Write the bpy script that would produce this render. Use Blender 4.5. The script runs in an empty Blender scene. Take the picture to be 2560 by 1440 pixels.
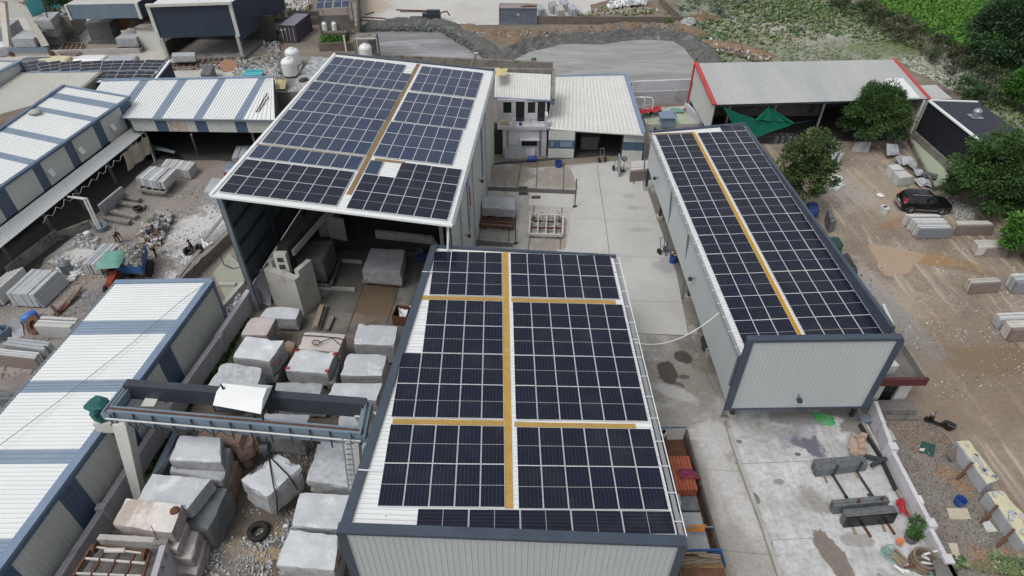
import bpy,bmesh,math,random
from mathutils import Vector,Matrix
from mathutils import noise as mnoise
R=math.radians
random.seed(7)
S=bpy.context.scene
COL=S.collection
# ------------------------------------------------------------------ camera
CAMH=34.0;FPX=1591.4;TH=R(39.96)
cam=bpy.data.cameras.new('camera');camo=bpy.data.objects.new('camera',cam);COL.objects.link(camo)
cam.sensor_width=36;cam.lens=36*FPX/2560;cam.clip_start=.5;cam.clip_end=3000
camo.location=(0,0,CAMH);camo.rotation_euler=(R(90)-TH,0,0)
S.camera=camo
# ------------------------------------------------------------------ sky, sun, exposure
w=bpy.data.worlds.new('World');S.world=w;w.use_nodes=True
nt=w.node_tree;nt.nodes.clear()
sky=nt.nodes.new('ShaderNodeTexSky');sky.sky_type='NISHITA';sky.sun_disc=False
sky.sun_elevation=R(60);sky.sun_rotation=R(228);sky.air_density=1.0;sky.dust_density=3.0;sky.ozone_density=1.0
hs=nt.nodes.new('ShaderNodeHueSaturation');hs.inputs['Saturation'].default_value=.22;hs.inputs['Value'].default_value=1.0
bg=nt.nodes.new('ShaderNodeBackground');bg.inputs['Strength'].default_value=.15
wo=nt.nodes.new('ShaderNodeOutputWorld')
nt.links.new(sky.outputs[0],hs.inputs['Color']);nt.links.new(hs.outputs[0],bg.inputs[0]);nt.links.new(bg.outputs[0],wo.inputs[0])
sl=bpy.data.lights.new('sun','SUN');sl.energy=1.15;sl.angle=R(22);sl.color=(1,.975,.94)
so=bpy.data.objects.new('sun',sl);COL.objects.link(so)
_sd=Vector((math.sin(R(228))*math.cos(R(60)),math.cos(R(228))*math.cos(R(60)),math.sin(R(60))))  # towards the sun: behind the camera, to the left
so.rotation_euler=_sd.to_track_quat('Z','Y').to_euler();so.location=_sd*200
S.view_settings.view_transform='Standard';S.view_settings.look='None';S.view_settings.gamma=1
S.view_settings.exposure=0.0;S.view_settings.use_curve_mapping=False
S.cycles.max_bounces=6;S.cycles.use_denoising=True

# ------------------------------------------------------------------ pixel -> place (survey of the photograph)
CT,ST=math.cos(TH),math.sin(TH)
def ray(px,py):
 a=(px-1280)/FPX;b=-(py-720)/FPX
 return Vector((a,CT+b*ST,-ST+b*CT))
def at(px,py,z=0.0):
 d=ray(px,py);t=(z-CAMH)/d.z
 return Vector((d.x*t,d.y*t,z))
def ats(pts,z=0.0):return [at(p[0],p[1],z) for p in pts]
def at_h(px,py,P):  # height above the ground at the plan position of P where the picture row is py
 b=-(py-720)/FPX
 return CAMH+(b*P.y*CT-P.y*ST)/(CT+b*ST)
class Plane:
 def __init__(s,z0,sx,ref,yaw):
  s.z0=z0;s.sx=sx;s.ref=ref;y=R(yaw);s.c=math.cos(y);s.s=math.sin(y)
  s.U=Vector((s.c,s.s,sx)).normalized();s.V=Vector((-s.s,s.c,0));s.N=s.U.cross(s.V)
 def P(s,u,v,off=0.0):
  return Vector((s.ref[0]+s.c*u-s.s*v,s.ref[1]+s.s*u+s.c*v,s.z0+s.sx*u))+s.N*off
 def uv(s,px,py,off=0.0):
  z=s.z0
  for i in range(25):
   p=at(px,py,z+off);dx,dy=p.x-s.ref[0],p.y-s.ref[1]
   u=s.c*dx+s.s*dy;v=-s.s*dx+s.c*dy;z=s.z0+s.sx*u
  return u,v
 def at(s,px,py,off=0.0):
  u,v=s.uv(px,py,off);return s.P(u,v,off)
FG=Plane(7.773,-.0457,(0,40),.97);RT=Plane(7.046,.0377,(15,50),1.17);LF=Plane(10.421,-.0854,(-8,65),-4.91)

# ------------------------------------------------------------------ object helpers
WL={}
def reg(o,parent,loc):
 COL.objects.link(o)
 if parent is not None:
  o.parent=parent
 WL[o.name]=loc
 return o
def tag(o,label,cat=None,group=None,kind=None):
 if label:o['label']=label
 if cat:o['category']=cat
 if group:o['group']=group
 if kind:o['kind']=kind
 return o
def thing(name,label,cat,loc,group=None,kind=None):
 o=bpy.data.objects.new(name,None);o.empty_display_size=.3
 loc=Vector(loc);o.location=loc
 reg(o,None,loc);return tag(o,label,cat,group,kind)
def wloc(o):return WL[o.name] if o is not None else Vector((0,0,0))

class MB:
 def __init__(s):s.v=[];s.f=[];s.m=[]
 def add(s,vs,fs,mi=0):
  n=len(s.v);s.v.extend([tuple(p) for p in vs])
  for f in fs:s.f.append(tuple(i+n for i in f));s.m.append(mi)
  return s
 def hexa(s,b,t,mi=0):  # bottom 4 and top 4 points, same winding (counter-clockwise seen from above)
  return s.add(list(b)+list(t),[(3,2,1,0),(4,5,6,7),(0,1,5,4),(1,2,6,5),(2,3,7,6),(3,0,4,7)],mi)
 def box(s,c,d,rz=0.0,mi=0):
  c=Vector(c);ca,sa=math.cos(rz),math.sin(rz);x,y,z=d[0]/2,d[1]/2,d[2]/2
  q=[Vector((ca*a-sa*b,sa*a+ca*b,0)) for a,b in ((-x,-y),(x,-y),(x,y),(-x,y))]
  return s.hexa([c+p+Vector((0,0,-z)) for p in q],[c+p+Vector((0,0,z)) for p in q],mi)
 def prism(s,poly,z0,z1,mi=0):
  n=len(poly)
  A=sum(poly[i][0]*poly[(i+1)%n][1]-poly[(i+1)%n][0]*poly[i][1] for i in range(n))
  if A<0:poly=poly[::-1]
  lo=[(p[0],p[1],z0) for p in poly];hi=[(p[0],p[1],z1) for p in poly]
  fs=[tuple(range(n-1,-1,-1)),tuple(range(n,2*n))]+[(i,(i+1)%n,n+(i+1)%n,n+i) for i in range(n)]
  return s.add(lo+hi,fs,mi)
 def bar(s,p0,p1,w,h,mi=0,up=(0,0,1)):
  p0=Vector(p0);p1=Vector(p1);d=(p1-p0).normalized();up=Vector(up)
  if abs(d.dot(up))>.95:up=Vector((0,1,0))
  x=d.cross(up).normalized();y=x.cross(d).normalized()
  q=[x*(-w/2)+y*(-h/2),x*(w/2)+y*(-h/2),x*(w/2)+y*(h/2),x*(-w/2)+y*(h/2)]
  return s.add([p0+a for a in q]+[p1+a for a in q],[(0,1,2,3),(7,6,5,4),(1,0,4,5),(2,1,5,6),(3,2,6,7),(0,3,7,4)],mi)
 def tube(s,pts,r,n=6,mi=0,cap=True):
  pts=[Vector(p) for p in pts];rr=r if isinstance(r,(list,tuple)) else [r]*len(pts)
  base=len(s.v);prev=None
  for i,p in enumerate(pts):
   d=(pts[min(i+1,len(pts)-1)]-pts[max(i-1,0)])
   d=d.normalized() if d.length>1e-6 else Vector((0,0,1))
   u=Vector((0,0,1)) if abs(d.z)<.9 else Vector((1,0,0))
   x=d.cross(u).normalized() if prev is None else (prev-d*prev.dot(d)).normalized()
   prev=x;y=d.cross(x)
   for k in range(n):
    a=2*math.pi*k/n
    s.v.append(tuple(p+(x*math.cos(a)+y*math.sin(a))*rr[i]))
  for i in range(len(pts)-1):
   for k in range(n):
    a=base+i*n+k;b=base+i*n+(k+1)%n
    s.f.append((a,b,b+n,a+n));s.m.append(mi)
  if cap:
   s.f.append(tuple(base+k for k in range(n-1,-1,-1)));s.m.append(mi)
   e=base+(len(pts)-1)*n;s.f.append(tuple(e+k for k in range(n)));s.m.append(mi)
  return s
 def lathe(s,c,prof,n=16,mi=0,axis=None):  # prof: list of (r, h)
  c=Vector(c);M=Vector(axis).to_track_quat('Z','Y').to_matrix() if axis is not None else Matrix.Identity(3)
  base=len(s.v)
  for r,h in prof:
   for k in range(n):
    a=2*math.pi*k/n
    s.v.append(tuple(c+M@Vector((r*math.cos(a),r*math.sin(a),h))))
  for i in range(len(prof)-1):
   for k in range(n):
    a=base+i*n+k;b=base+i*n+(k+1)%n
    s.f.append((a,b,b+n,a+n));s.m.append(mi)
  s.f.append(tuple(base+k for k in range(n-1,-1,-1)));s.m.append(mi)
  e=base+(len(prof)-1)*n;s.f.append(tuple(e+k for k in range(n)));s.m.append(mi)
  return s
 def quad(s,a,b,c,d,mi=0):return s.add([a,b,c,d],[(0,1,2,3)],mi)
 def ribs(s,a,b,c,d,pitch=.25,h=.04,mi=0,out=None,w=.28):
  # profiled sheet: ribs run from edge a-b to edge d-c
  a,b,c,d=Vector(a),Vector(b),Vector(c),Vector(d)
  n=(b-a).cross(d-a).normalized()
  o=Vector(out) if out is not None else Vector((0,0,1))
  if n.dot(o)<0:n=-n
  L=((b-a).length+(c-d).length)/2;k=max(1,int(round(L/pitch)))
  ts=[]
  for i in range(k):
   for f,z in ((0,0),(.9-w,0),(1-w,h),(.9,h)):
    ts.append(((i+f)/k,z))
  ts.append((1,0))
  base=len(s.v)
  for t,z in ts:
   s.v.append(tuple(a.lerp(b,t)+n*z));s.v.append(tuple(d.lerp(c,t)+n*z))
  for i in range(len(ts)-1):
   q=base+2*i
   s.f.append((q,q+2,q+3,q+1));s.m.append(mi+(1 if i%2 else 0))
  return s
 def build(s,name,mats,parent=None,smooth=False,loc=None):
  L=wloc(parent) if parent is not None else (Vector(loc) if loc is not None else None)
  if L is None:
   xs=[p[0] for p in s.v];ys=[p[1] for p in s.v];zs=[p[2] for p in s.v]
   L=Vector(((min(xs)+max(xs))/2,(min(ys)+max(ys))/2,min(zs)))
  me=bpy.data.meshes.new(name)
  me.from_pydata([(p[0]-L.x,p[1]-L.y,p[2]-L.z) for p in s.v],[],s.f)
  mats=mats if isinstance(mats,(list,tuple)) else [mats]
  for m in mats:me.materials.append(m)
  if len(mats)>1:me.polygons.foreach_set('material_index',s.m)
  if smooth:me.polygons.foreach_set('use_smooth',[True]*len(me.polygons))
  me.update()
  o=bpy.data.objects.new(name,me)
  if parent is None:o.location=L
  return reg(o,parent,L)

def recalc(o):
 bm=bmesh.new();bm.from_mesh(o.data);bmesh.ops.recalc_face_normals(bm,faces=bm.faces);bm.to_mesh(o.data);bm.free()

# ------------------------------------------------------------------ materials
def newmat(name):
 m=bpy.data.materials.new(name);m.use_nodes=True
 n=m.node_tree;n.nodes.clear()
 o=n.nodes.new('ShaderNodeOutputMaterial');b=n.nodes.new('ShaderNodeBsdfPrincipled')
 n.links.new(b.outputs[0],o.inputs[0])
 return m,n,b
def c4(c):return (c[0],c[1],c[2],1)
class NT:  # tiny node-graph writer
 def __init__(s,n):s.n=n
 def new(s,t,**k):
  x=s.n.nodes.new(t)
  for a,b in k.items():setattr(x,a,b)
  return x
 def L(s,a,b):s.n.links.new(a,b)
 def math(s,op,a,b=None,clamp=False):
  x=s.new('ShaderNodeMath',operation=op);x.use_clamp=clamp
  for i,q in enumerate((a,b)):
   if q is None:continue
   if isinstance(q,(int,float)):x.inputs[i].default_value=q
   else:s.L(q,x.inputs[i])
  return x.outputs[0]
 def noise(s,vec,scale,detail=4,rough=.55,dist=0):
  x=s.new('ShaderNodeTexNoise');x.inputs['Scale'].default_value=scale;x.inputs['Detail'].default_value=detail
  x.inputs['Roughness'].default_value=rough;x.inputs['Distortion'].default_value=dist
  if vec is not None:s.L(vec,x.inputs['Vector'])
  return x.outputs['Fac']
 def ramp(s,fac,stops):
  x=s.new('ShaderNodeValToRGB');e=x.color_ramp.elements
  while len(e)<len(stops):e.new(.5)
  for i,(p,c) in enumerate(stops):e[i].position=p;e[i].color=c4(c) if not isinstance(c,float) else (c,c,c,1)
  s.L(fac,x.inputs[0]);return x.outputs[0]
 def mix(s,fac,a,b,mode='MIX'):
  x=s.new('ShaderNodeMix',data_type='RGBA',blend_type=mode)
  for i,q in ((0,fac),(6,a),(7,b)):
   if isinstance(q,(int,float)):x.inputs[i].default_value=q
   elif isinstance(q,tuple):x.inputs[i].default_value=c4(q)
   else:s.L(q,x.inputs[i])
  return x.outputs[2]
 def step(s,v,lo,hi):
  x=s.new('ShaderNodeMapRange',interpolation_type='SMOOTHSTEP')
  x.inputs[1].default_value=lo;x.inputs[2].default_value=hi;s.L(v,x.inputs[0]);return x.outputs[0]
 def bump(s,h,bsdf,strength=.3,dist=.02):
  x=s.new('ShaderNodeBump');x.inputs['Strength'].default_value=strength;x.inputs['Distance'].default_value=dist
  s.L(h,x.inputs['Height']);s.L(x.outputs[0],bsdf.inputs['Normal'])
def mat(name,c1,c2=None,scale=2.0,rough=.7,metal=0.0,bump=0.0,rnd=0.0,grit=0.0,stain=None,st=.62,spec=.4,stretch=None,fine=12.0):
 m,n,b=newmat(name);g=NT(n)
 c2=c2 or tuple(x*.82 for x in c1)
 tc=g.new('ShaderNodeTexCoord');vec=tc.outputs['Object']
 geo=g.new('ShaderNodeNewGeometry');vec=geo.outputs['Position']
 if stretch:
  mp=g.new('ShaderNodeMapping');mp.inputs['Scale'].default_value=stretch;g.L(vec,mp.inputs[0]);vec=mp.outputs[0]
 f=g.noise(vec,scale,5,.6)
 col=g.ramp(f,[(.32,c1),(.68,c2)])
 if grit:
  f2=g.noise(vec,scale*fine,3,.7)
  col=g.mix(g.step(f2,.35,.7),col,g.mix(grit,col,(0,0,0)))
 if stain:
  f3=g.noise(vec,scale*.6,6,.7,.6)
  col=g.mix(g.step(f3,st-.06,st+.08),col,stain)
 if rnd:
  oi=g.new('ShaderNodeObjectInfo')
  v=g.math('ADD',g.math('MULTIPLY',oi.outputs['Random'],2*rnd),1-rnd)
  mul=g.new('ShaderNodeVectorMath',operation='SCALE');g.L(col,mul.inputs[0]);g.L(v,mul.inputs['Scale']);col=mul.outputs[0]
 g.L(col,b.inputs['Base Color'])
 b.inputs['Roughness'].default_value=rough;b.inputs['Metallic'].default_value=metal;b.inputs['Specular IOR Level'].default_value=spec
 if bump:
  g.bump(g.noise(vec,scale*6,5,.65),b,bump,.03)
 return m
def flat(name,c,rough=.5,metal=0.0,spec=.4):
 m,n,b=newmat(name);b.inputs['Base Color'].default_value=c4(c);b.inputs['Roughness'].default_value=rough
 b.inputs['Metallic'].default_value=metal;b.inputs['Specular IOR Level'].default_value=spec;return m

M={};CREASE={}
M['white_sheet']=mat('white_roof_sheet',(.78,.795,.79),(.73,.745,.74),.25,.45,stain=(.6,.6,.58),st=.72)
M['white_dirty']=mat('weathered_white_sheet',(.72,.72,.69),(.64,.635,.6),.5,.55,grit=.1,stain=(.45,.42,.37),st=.7,fine=9)
M['cream_sheet']=mat('cream_roof_sheet',(.64,.64,.59),(.56,.56,.515),.35,.55,stain=(.4,.39,.35),st=.68)
M['grey_sheet']=mat('galvanised_roof_sheet',(.47,.475,.455),(.36,.375,.38),.3,.45,stretch=(1,.12,1))
M['blue_sheet']=mat('blue_grey_sheet',(.25,.315,.4),(.215,.275,.355),.5,.45)
M['blue_wall']=mat('blue_wall_sheet',(.105,.155,.235),(.085,.13,.2),.5,.5,grit=.1)
M['blue_trim']=mat('blue_trim',(.2,.27,.37),(.17,.23,.32),.8,.4,stain=(.3,.33,.36),st=.7)
M['dark_trim']=mat('dark_trim',(.062,.08,.11),(.05,.065,.09),1.0,.4,stain=(.12,.13,.15),st=.74)
M['navy_sheet']=mat('navy_sheet',(.055,.075,.11),(.04,.055,.085),.5,.5,grit=.15)
M['black_sheet']=mat('black_sheet',(.02,.022,.03),(.014,.016,.022),.5,.5)
M['charcoal_roof']=mat('charcoal_roof',(.055,.06,.08),(.042,.047,.065),.4,.5)
M['light_wall']=mat('light_wall_sheet',(.5,.535,.54),(.47,.505,.51),.35,.5,grit=.04,stretch=(1,1,.3))
M['grey_wall']=mat('grey_wall_sheet',(.62,.64,.61),(.55,.57,.54),.4,.55,grit=.06,stain=(.42,.4,.36),st=.7,stretch=(1,1,.3))
M['unlit_wall']=mat('unlit_wall_sheet',(.11,.135,.145),(.085,.105,.115),.4,.6,grit=.2,stretch=(1,1,.3))  # interior wall colour darkened to stand for unlit sheds
M['red_trim']=mat('red_trim',(.5,.06,.06),(.42,.05,.05),1,.5)
M['steel']=mat('grey_steel',(.2,.23,.26),(.16,.185,.21),1,.45,.2)
M['steel_blue']=mat('painted_steel_blue_grey',(.2,.26,.32),(.165,.22,.28),1,.45,grit=.15,stain=(.2,.2,.2),st=.7)
M['steel_dark']=mat('dark_steel',(.05,.06,.075),(.038,.045,.058),1,.5,.1)
M['galv']=mat('galvanised_pipe',(.4,.42,.44),(.33,.35,.37),1,.35,.5)
M['rust']=mat('rusty_steel',(.17,.075,.04),(.09,.045,.03),2,.8,grit=.4,bump=.3)
M['rust_light']=mat('rust_and_white_paint',(.56,.53,.48),(.46,.43,.38),2,.7,stain=(.3,.17,.09),st=.66)
M['white_paint']=mat('white_painted_steel',(.66,.66,.62),(.56,.56,.52),1.2,.5,grit=.15,stain=(.4,.36,.28),st=.7)
M['white_plaster']=mat('white_plaster',(.64,.63,.66),(.54,.53,.56),.7,.85,grit=.18,stain=(.36,.34,.33),st=.66)
M['lilac_plaster']=mat('grey_white_plaster',(.5,.49,.52),(.42,.41,.44),.6,.85,grit=.2,stain=(.26,.25,.25),st=.64)
M['old_plaster']=mat('stained_concrete_wall',(.3,.28,.25),(.2,.185,.165),.8,.9,grit=.35,stain=(.07,.065,.055),st=.58,bump=.3)
M['brown_wall']=mat('brown_block_wall',(.2,.17,.14),(.14,.12,.1),.6,.9,grit=.3,stain=(.08,.07,.06),st=.62,bump=.25)
M['conc']=mat('cast_concrete',(.5,.49,.46),(.4,.39,.36),.8,.85,grit=.2,stain=(.24,.21,.16),st=.62,bump=.15)
M['conc_dark']=mat('dark_concrete',(.2,.19,.18),(.14,.135,.13),.8,.9,grit=.3,stain=(.08,.075,.07),st=.6)
M['yellow']=mat('yellow_grating',(.66,.44,.12),(.58,.37,.08),1.5,.55,grit=.25,fine=20)
M['yellow_deep']=mat('orange_yellow_grating',(.66,.38,.03),(.6,.33,.03),1.5,.5,grit=.15,fine=20)
M['yellow_pale']=mat('faded_yellow_grating',(.62,.42,.13),(.55,.36,.12),1.5,.55,grit=.3,fine=20)
M['ochre']=mat('weathered_brown_walkway',(.3,.2,.09),(.23,.15,.07),1.5,.7,grit=.25)
M['frame']=flat('aluminium_frame',(.72,.73,.74),.4,.0)
M['shaded_split_side']=mat('shaded_split_granite_face',(.45,.46,.47),(.33,.34,.345),1.6,.85,grit=.35,bump=.6,rnd=.1,stain=(.24,.235,.23),st=.62,fine=9,stretch=(1,1,.45))  # rougher split sides, also darkened to paint in their shade
M['shaded_split_pink']=mat('shaded_split_pink_granite_face',(.42,.375,.36),(.31,.27,.255),1.6,.85,grit=.35,bump=.6,stain=(.22,.19,.18),st=.62,fine=9)  # pink split sides, with side shade put into the colour
for k_,c_ in (('white_sheet',(.52,.54,.535)),('white_dirty',(.45,.445,.42)),('cream_sheet',(.44,.435,.39)),('grey_sheet',(.36,.37,.36)),('blue_sheet',(.15,.2,.27)),('blue_wall',(.06,.09,.14)),('grey_wall',(.46,.475,.45)),('light_wall',(.43,.46,.465)),('navy_sheet',(.03,.04,.06)),('charcoal_roof',(.03,.033,.045)),('unlit_wall',(.07,.085,.095))):
 CREASE[M[k_].name]=flat(k_+'_shaded_dusty_rib_side',c_,.6)  # rib slopes darkened to paint in rib shading along with crease dirt
M['granite']=mat('light_grey_granite',(.62,.65,.68),(.5,.53,.56),1.1,.75,grit=.2,bump=.35,rnd=.07,stain=(.68,.69,.7),st=.6,fine=22)
M['granite_mid']=mat('mid_grey_granite',(.46,.48,.5),(.35,.37,.39),1.3,.75,grit=.25,bump=.35,rnd=.1,stain=(.48,.49,.5),st=.62,fine=16)
M['granite_speck']=mat('mottled_grey_granite',(.4,.43,.46),(.62,.64,.66),3.0,.75,grit=.3,bump=.3,fine=8)
M['granite_dark']=mat('dark_grey_granite',(.17,.18,.19),(.11,.12,.125),1.2,.75,grit=.35,bump=.4,rnd=.1)
M['granite_pink']=mat('pale_pink_granite',(.6,.55,.53),(.5,.455,.435),1.1,.75,grit=.16,bump=.25,rnd=.06,fine=16)
M['granite_white']=mat('white_quartz_block',(.74,.71,.67),(.62,.57,.54),1.0,.75,grit=.12,bump=.3,stain=(.45,.38,.33),st=.56)
M['granite_brown']=mat('brown_granite',(.36,.26,.2),(.26,.185,.145),1.2,.8,grit=.25,bump=.4,rnd=.08)
M['slab_grey']=mat('grey_granite_slab',(.47,.49,.51),(.37,.39,.41),2,.55,grit=.18,rnd=.16,fine=14)
M['slab_pale']=mat('pale_granite_slab',(.62,.63,.62),(.52,.525,.51),2,.55,grit=.15,rnd=.12,fine=14)
M['slab_beige']=mat('beige_granite_slab',(.58,.55,.51),(.48,.45,.41),2,.55,grit=.15,rnd=.1,fine=14)
M['slab_brown']=mat('polished_brown_slab',(.25,.205,.175),(.2,.16,.14),5,.35,grit=.2)
M['slab_rough']=mat('dark_rough_slab',(.2,.21,.22),(.12,.128,.135),3,.6,grit=.4,rnd=.15,bump=.4,fine=6)
M['slab_blue']=mat('blue_grey_speckled_slab',(.2,.22,.25),(.3,.32,.35),14,.45,grit=.3,fine=3)
M['slab_black']=flat('polished_black_slab',(.012,.012,.013),.25)
M['wood']=mat('weathered_timber',(.34,.27,.2),(.22,.175,.13),2,.85,grit=.3,rnd=.12)
M['wood_grey']=mat('grey_dusty_timber',(.33,.31,.28),(.2,.19,.175),2,.85,grit=.3,rnd=.15)
M['tyre']=flat('black_rubber',(.022,.022,.022),.8)
M['plastic_white']=mat('white_plastic_tank',(.74,.75,.74),(.68,.69,.69),1,.4)
M['blue_plastic']=mat('blue_plastic_drum',(.03,.08,.3),(.025,.065,.24),2,.4)
M['blue_bright']=mat('bright_blue_plastic',(.05,.2,.6),(.04,.15,.5),2,.4)
M['pvc']=flat('white_pvc_pipe',(.7,.71,.7),.4)
M['cable']=flat('black_cable',(.02,.02,.022),.6)
M['white_cable']=flat('white_conduit',(.72,.73,.74),.5)
M['green_net']=mat('green_shade_net',(.0,.16,.1),(.0,.13,.085),2,.8,grit=.2)
M['green_tarp']=mat('dark_green_tarpaulin',(.03,.09,.075),(.022,.065,.055),2,.6,grit=.2)
M['teal_cloth']=mat('pale_teal_canopy',(.16,.36,.3),(.13,.3,.25),2,.7,grit=.12)
M['grey_tarp']=mat('dark_grey_plastic_cover',(.045,.055,.055),(.03,.036,.037),2,.4,grit=.2)
M['tan_cloth']=mat('dusty_pink_tarpaulin',(.46,.34,.27),(.36,.26,.21),2,.85,grit=.3)
M['cream_cloth']=mat('cream_canvas',(.55,.49,.38),(.47,.41,.31),1.5,.85,grit=.12)
M['cream_cover']=mat('pale_cream_cover_sheet',(.62,.58,.4),(.54,.5,.34),1.5,.8,grit=.12)
M['red_cloth']=mat('red_cloth',(.45,.04,.05),(.35,.03,.04),2,.85,grit=.2)
M['maroon']=mat('maroon_painted_band',(.13,.035,.035),(.1,.028,.03),1,.6,grit=.2)
M['orange_stack']=mat('orange_red_metal_sections',(.42,.12,.06),(.33,.085,.045),2,.6,grit=.25,rnd=.08)
M['dark_in_shade']=mat('interior_shade_and_dark_beam',(.065,.063,.06),(.045,.044,.042),1,.9,grit=.2)  # near-black painted as shade under roofs and in openings; also the saw beam
M['glass_dark']=flat('dark_window_glass',(.015,.018,.022),.12,0,.5)
M['car_black']=flat('black_car_paint',(.008,.008,.009),.12,0,.6)
M['chrome']=flat('bright_metal',(.6,.6,.62),.25,.8)
M['red_lamp']=flat('red_lamp_plastic',(.45,.01,.015),.25)
M['cont_blue']=mat('faded_blue_container',(.2,.23,.28),(.14,.165,.21),.8,.7,grit=.25,stain=(.16,.11,.09),st=.6)
M['cont_top']=mat('faded_pink_container_top',(.38,.3,.3),(.3,.25,.26),.8,.8,grit=.25,stain=(.14,.09,.07),st=.62)
M['cont_dark']=mat('dark_maroon_container',(.1,.09,.115),(.08,.07,.09),.8,.65,grit=.25,stain=(.12,.06,.05),st=.66)
M['cont_dtop']=mat('purple_grey_container_roof',(.2,.21,.26),(.17,.17,.21),.8,.5,stain=(.3,.24,.18),st=.66)
M['skin']=flat('brown_skin',(.16,.08,.05),.6)
M['hair']=flat('black_hair',(.01,.009,.008),.7)
M['shirt_white']=flat('white_shirt',(.6,.6,.6),.85)
M['shirt_navy']=flat('navy_shirt',(.02,.025,.04),.85)
M['shirt_maroon']=flat('dark_maroon_shirt',(.07,.03,.03),.85)
M['trousers']=flat('dark_trousers',(.018,.018,.022),.85)
M['trousers_tan']=flat('grey_brown_trousers',(.13,.11,.09),.85)
M['truck_blue']=mat('blue_truck_paint',(.04,.12,.3),(.03,.09,.24),1,.5,grit=.2,stain=(.15,.09,.05),st=.68)
M['tractor_red']=mat('red_tractor_paint',(.32,.06,.03),(.25,.045,.025),2,.5,grit=.25)
M['teal_paint']=mat('turquoise_sheet',(.1,.45,.48),(.08,.38,.42),1,.5)
M['orange_text']=flat('orange_paint',(.55,.22,.06),.7)
M['tan_mark']=flat('tan_paint',(.5,.36,.22),.7)
M['red_paint']=flat('red_marking_paint',(.4,.03,.03),.8)
M['sign_blue']=flat('slate_blue_lettering',(.13,.17,.23),.7)
M['hose_green']=flat('green_hose',(.08,.5,.13),.5)
M['hose_teal']=flat('grey_green_hose',(.2,.36,.32),.5)
M['plastic_yellow']=mat('yellowed_sheet',(.6,.52,.28),(.5,.42,.22),2,.7)
def glass_panel(name,c1,c2,line,nx,ny,lw,mid,W,L,rough=.16):
 m,n,b=newmat(name);g=NT(n)
 tc=g.new('ShaderNodeTexCoord');sp=g.new('ShaderNodeSeparateXYZ');g.L(tc.outputs['Object'],sp.inputs[0])
 def cellline(o,size,k,wd):
  f=g.math('FRACT',g.math('MULTIPLY',g.math('ADD',g.math('DIVIDE',o,size),.5),float(k)))
  d=g.math('ABSOLUTE',g.math('SUBTRACT',f,.5))
  return g.math('GREATER_THAN',d,.5-wd)
 lx=cellline(sp.outputs[0],W-.05,nx,lw);ly=cellline(sp.outputs[1],L-.05,ny,lw*.55)
 oi=g.new('ShaderNodeObjectInfo')
 base=g.mix(oi.outputs['Random'],c1,c2)
 geo=g.new('ShaderNodeNewGeometry');nz=g.noise(geo.outputs['Position'],.8,3)
 base=g.mix(g.math('MULTIPLY',nz,.5),base,c2)
 col=g.mix(g.math('MULTIPLY',lx,.85),base,line);col=g.mix(g.math('MULTIPLY',ly,.4),col,line)
 if mid:
  md=g.math('LESS_THAN',g.math('ABSOLUTE',sp.outputs[1]),.014)
  col=g.mix(md,col,(.34,.33,.33))
 g.L(col,b.inputs['Base Color'])
 b.inputs['Roughness'].default_value=rough;b.inputs['Specular IOR Level'].default_value=.42
 dust=g.noise(geo.outputs['Position'],.5,6,.65);col=g.mix(g.math('MULTIPLY',g.step(dust,.45,.8),.05),col,(.3,.28,.26));g.L(col,b.inputs['Base Color'])
 dn=g.noise(geo.outputs['Position'],3,4);g.L(g.math('ADD',g.math('MULTIPLY',dn,.2),rough-.06),b.inputs['Roughness'])
 return m
M['pv_dark']=glass_panel('dark_solar_glass',(.004,.009,.028),(.007,.009,.02),(.075,.072,.085),6,12,.028,True,1.134,2.278)
M['pv_blue']=glass_panel('blue_solar_glass',(.013,.03,.085),(.02,.036,.075),(.2,.21,.24),6,12,.035,False,.995,1.975,.2)
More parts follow.
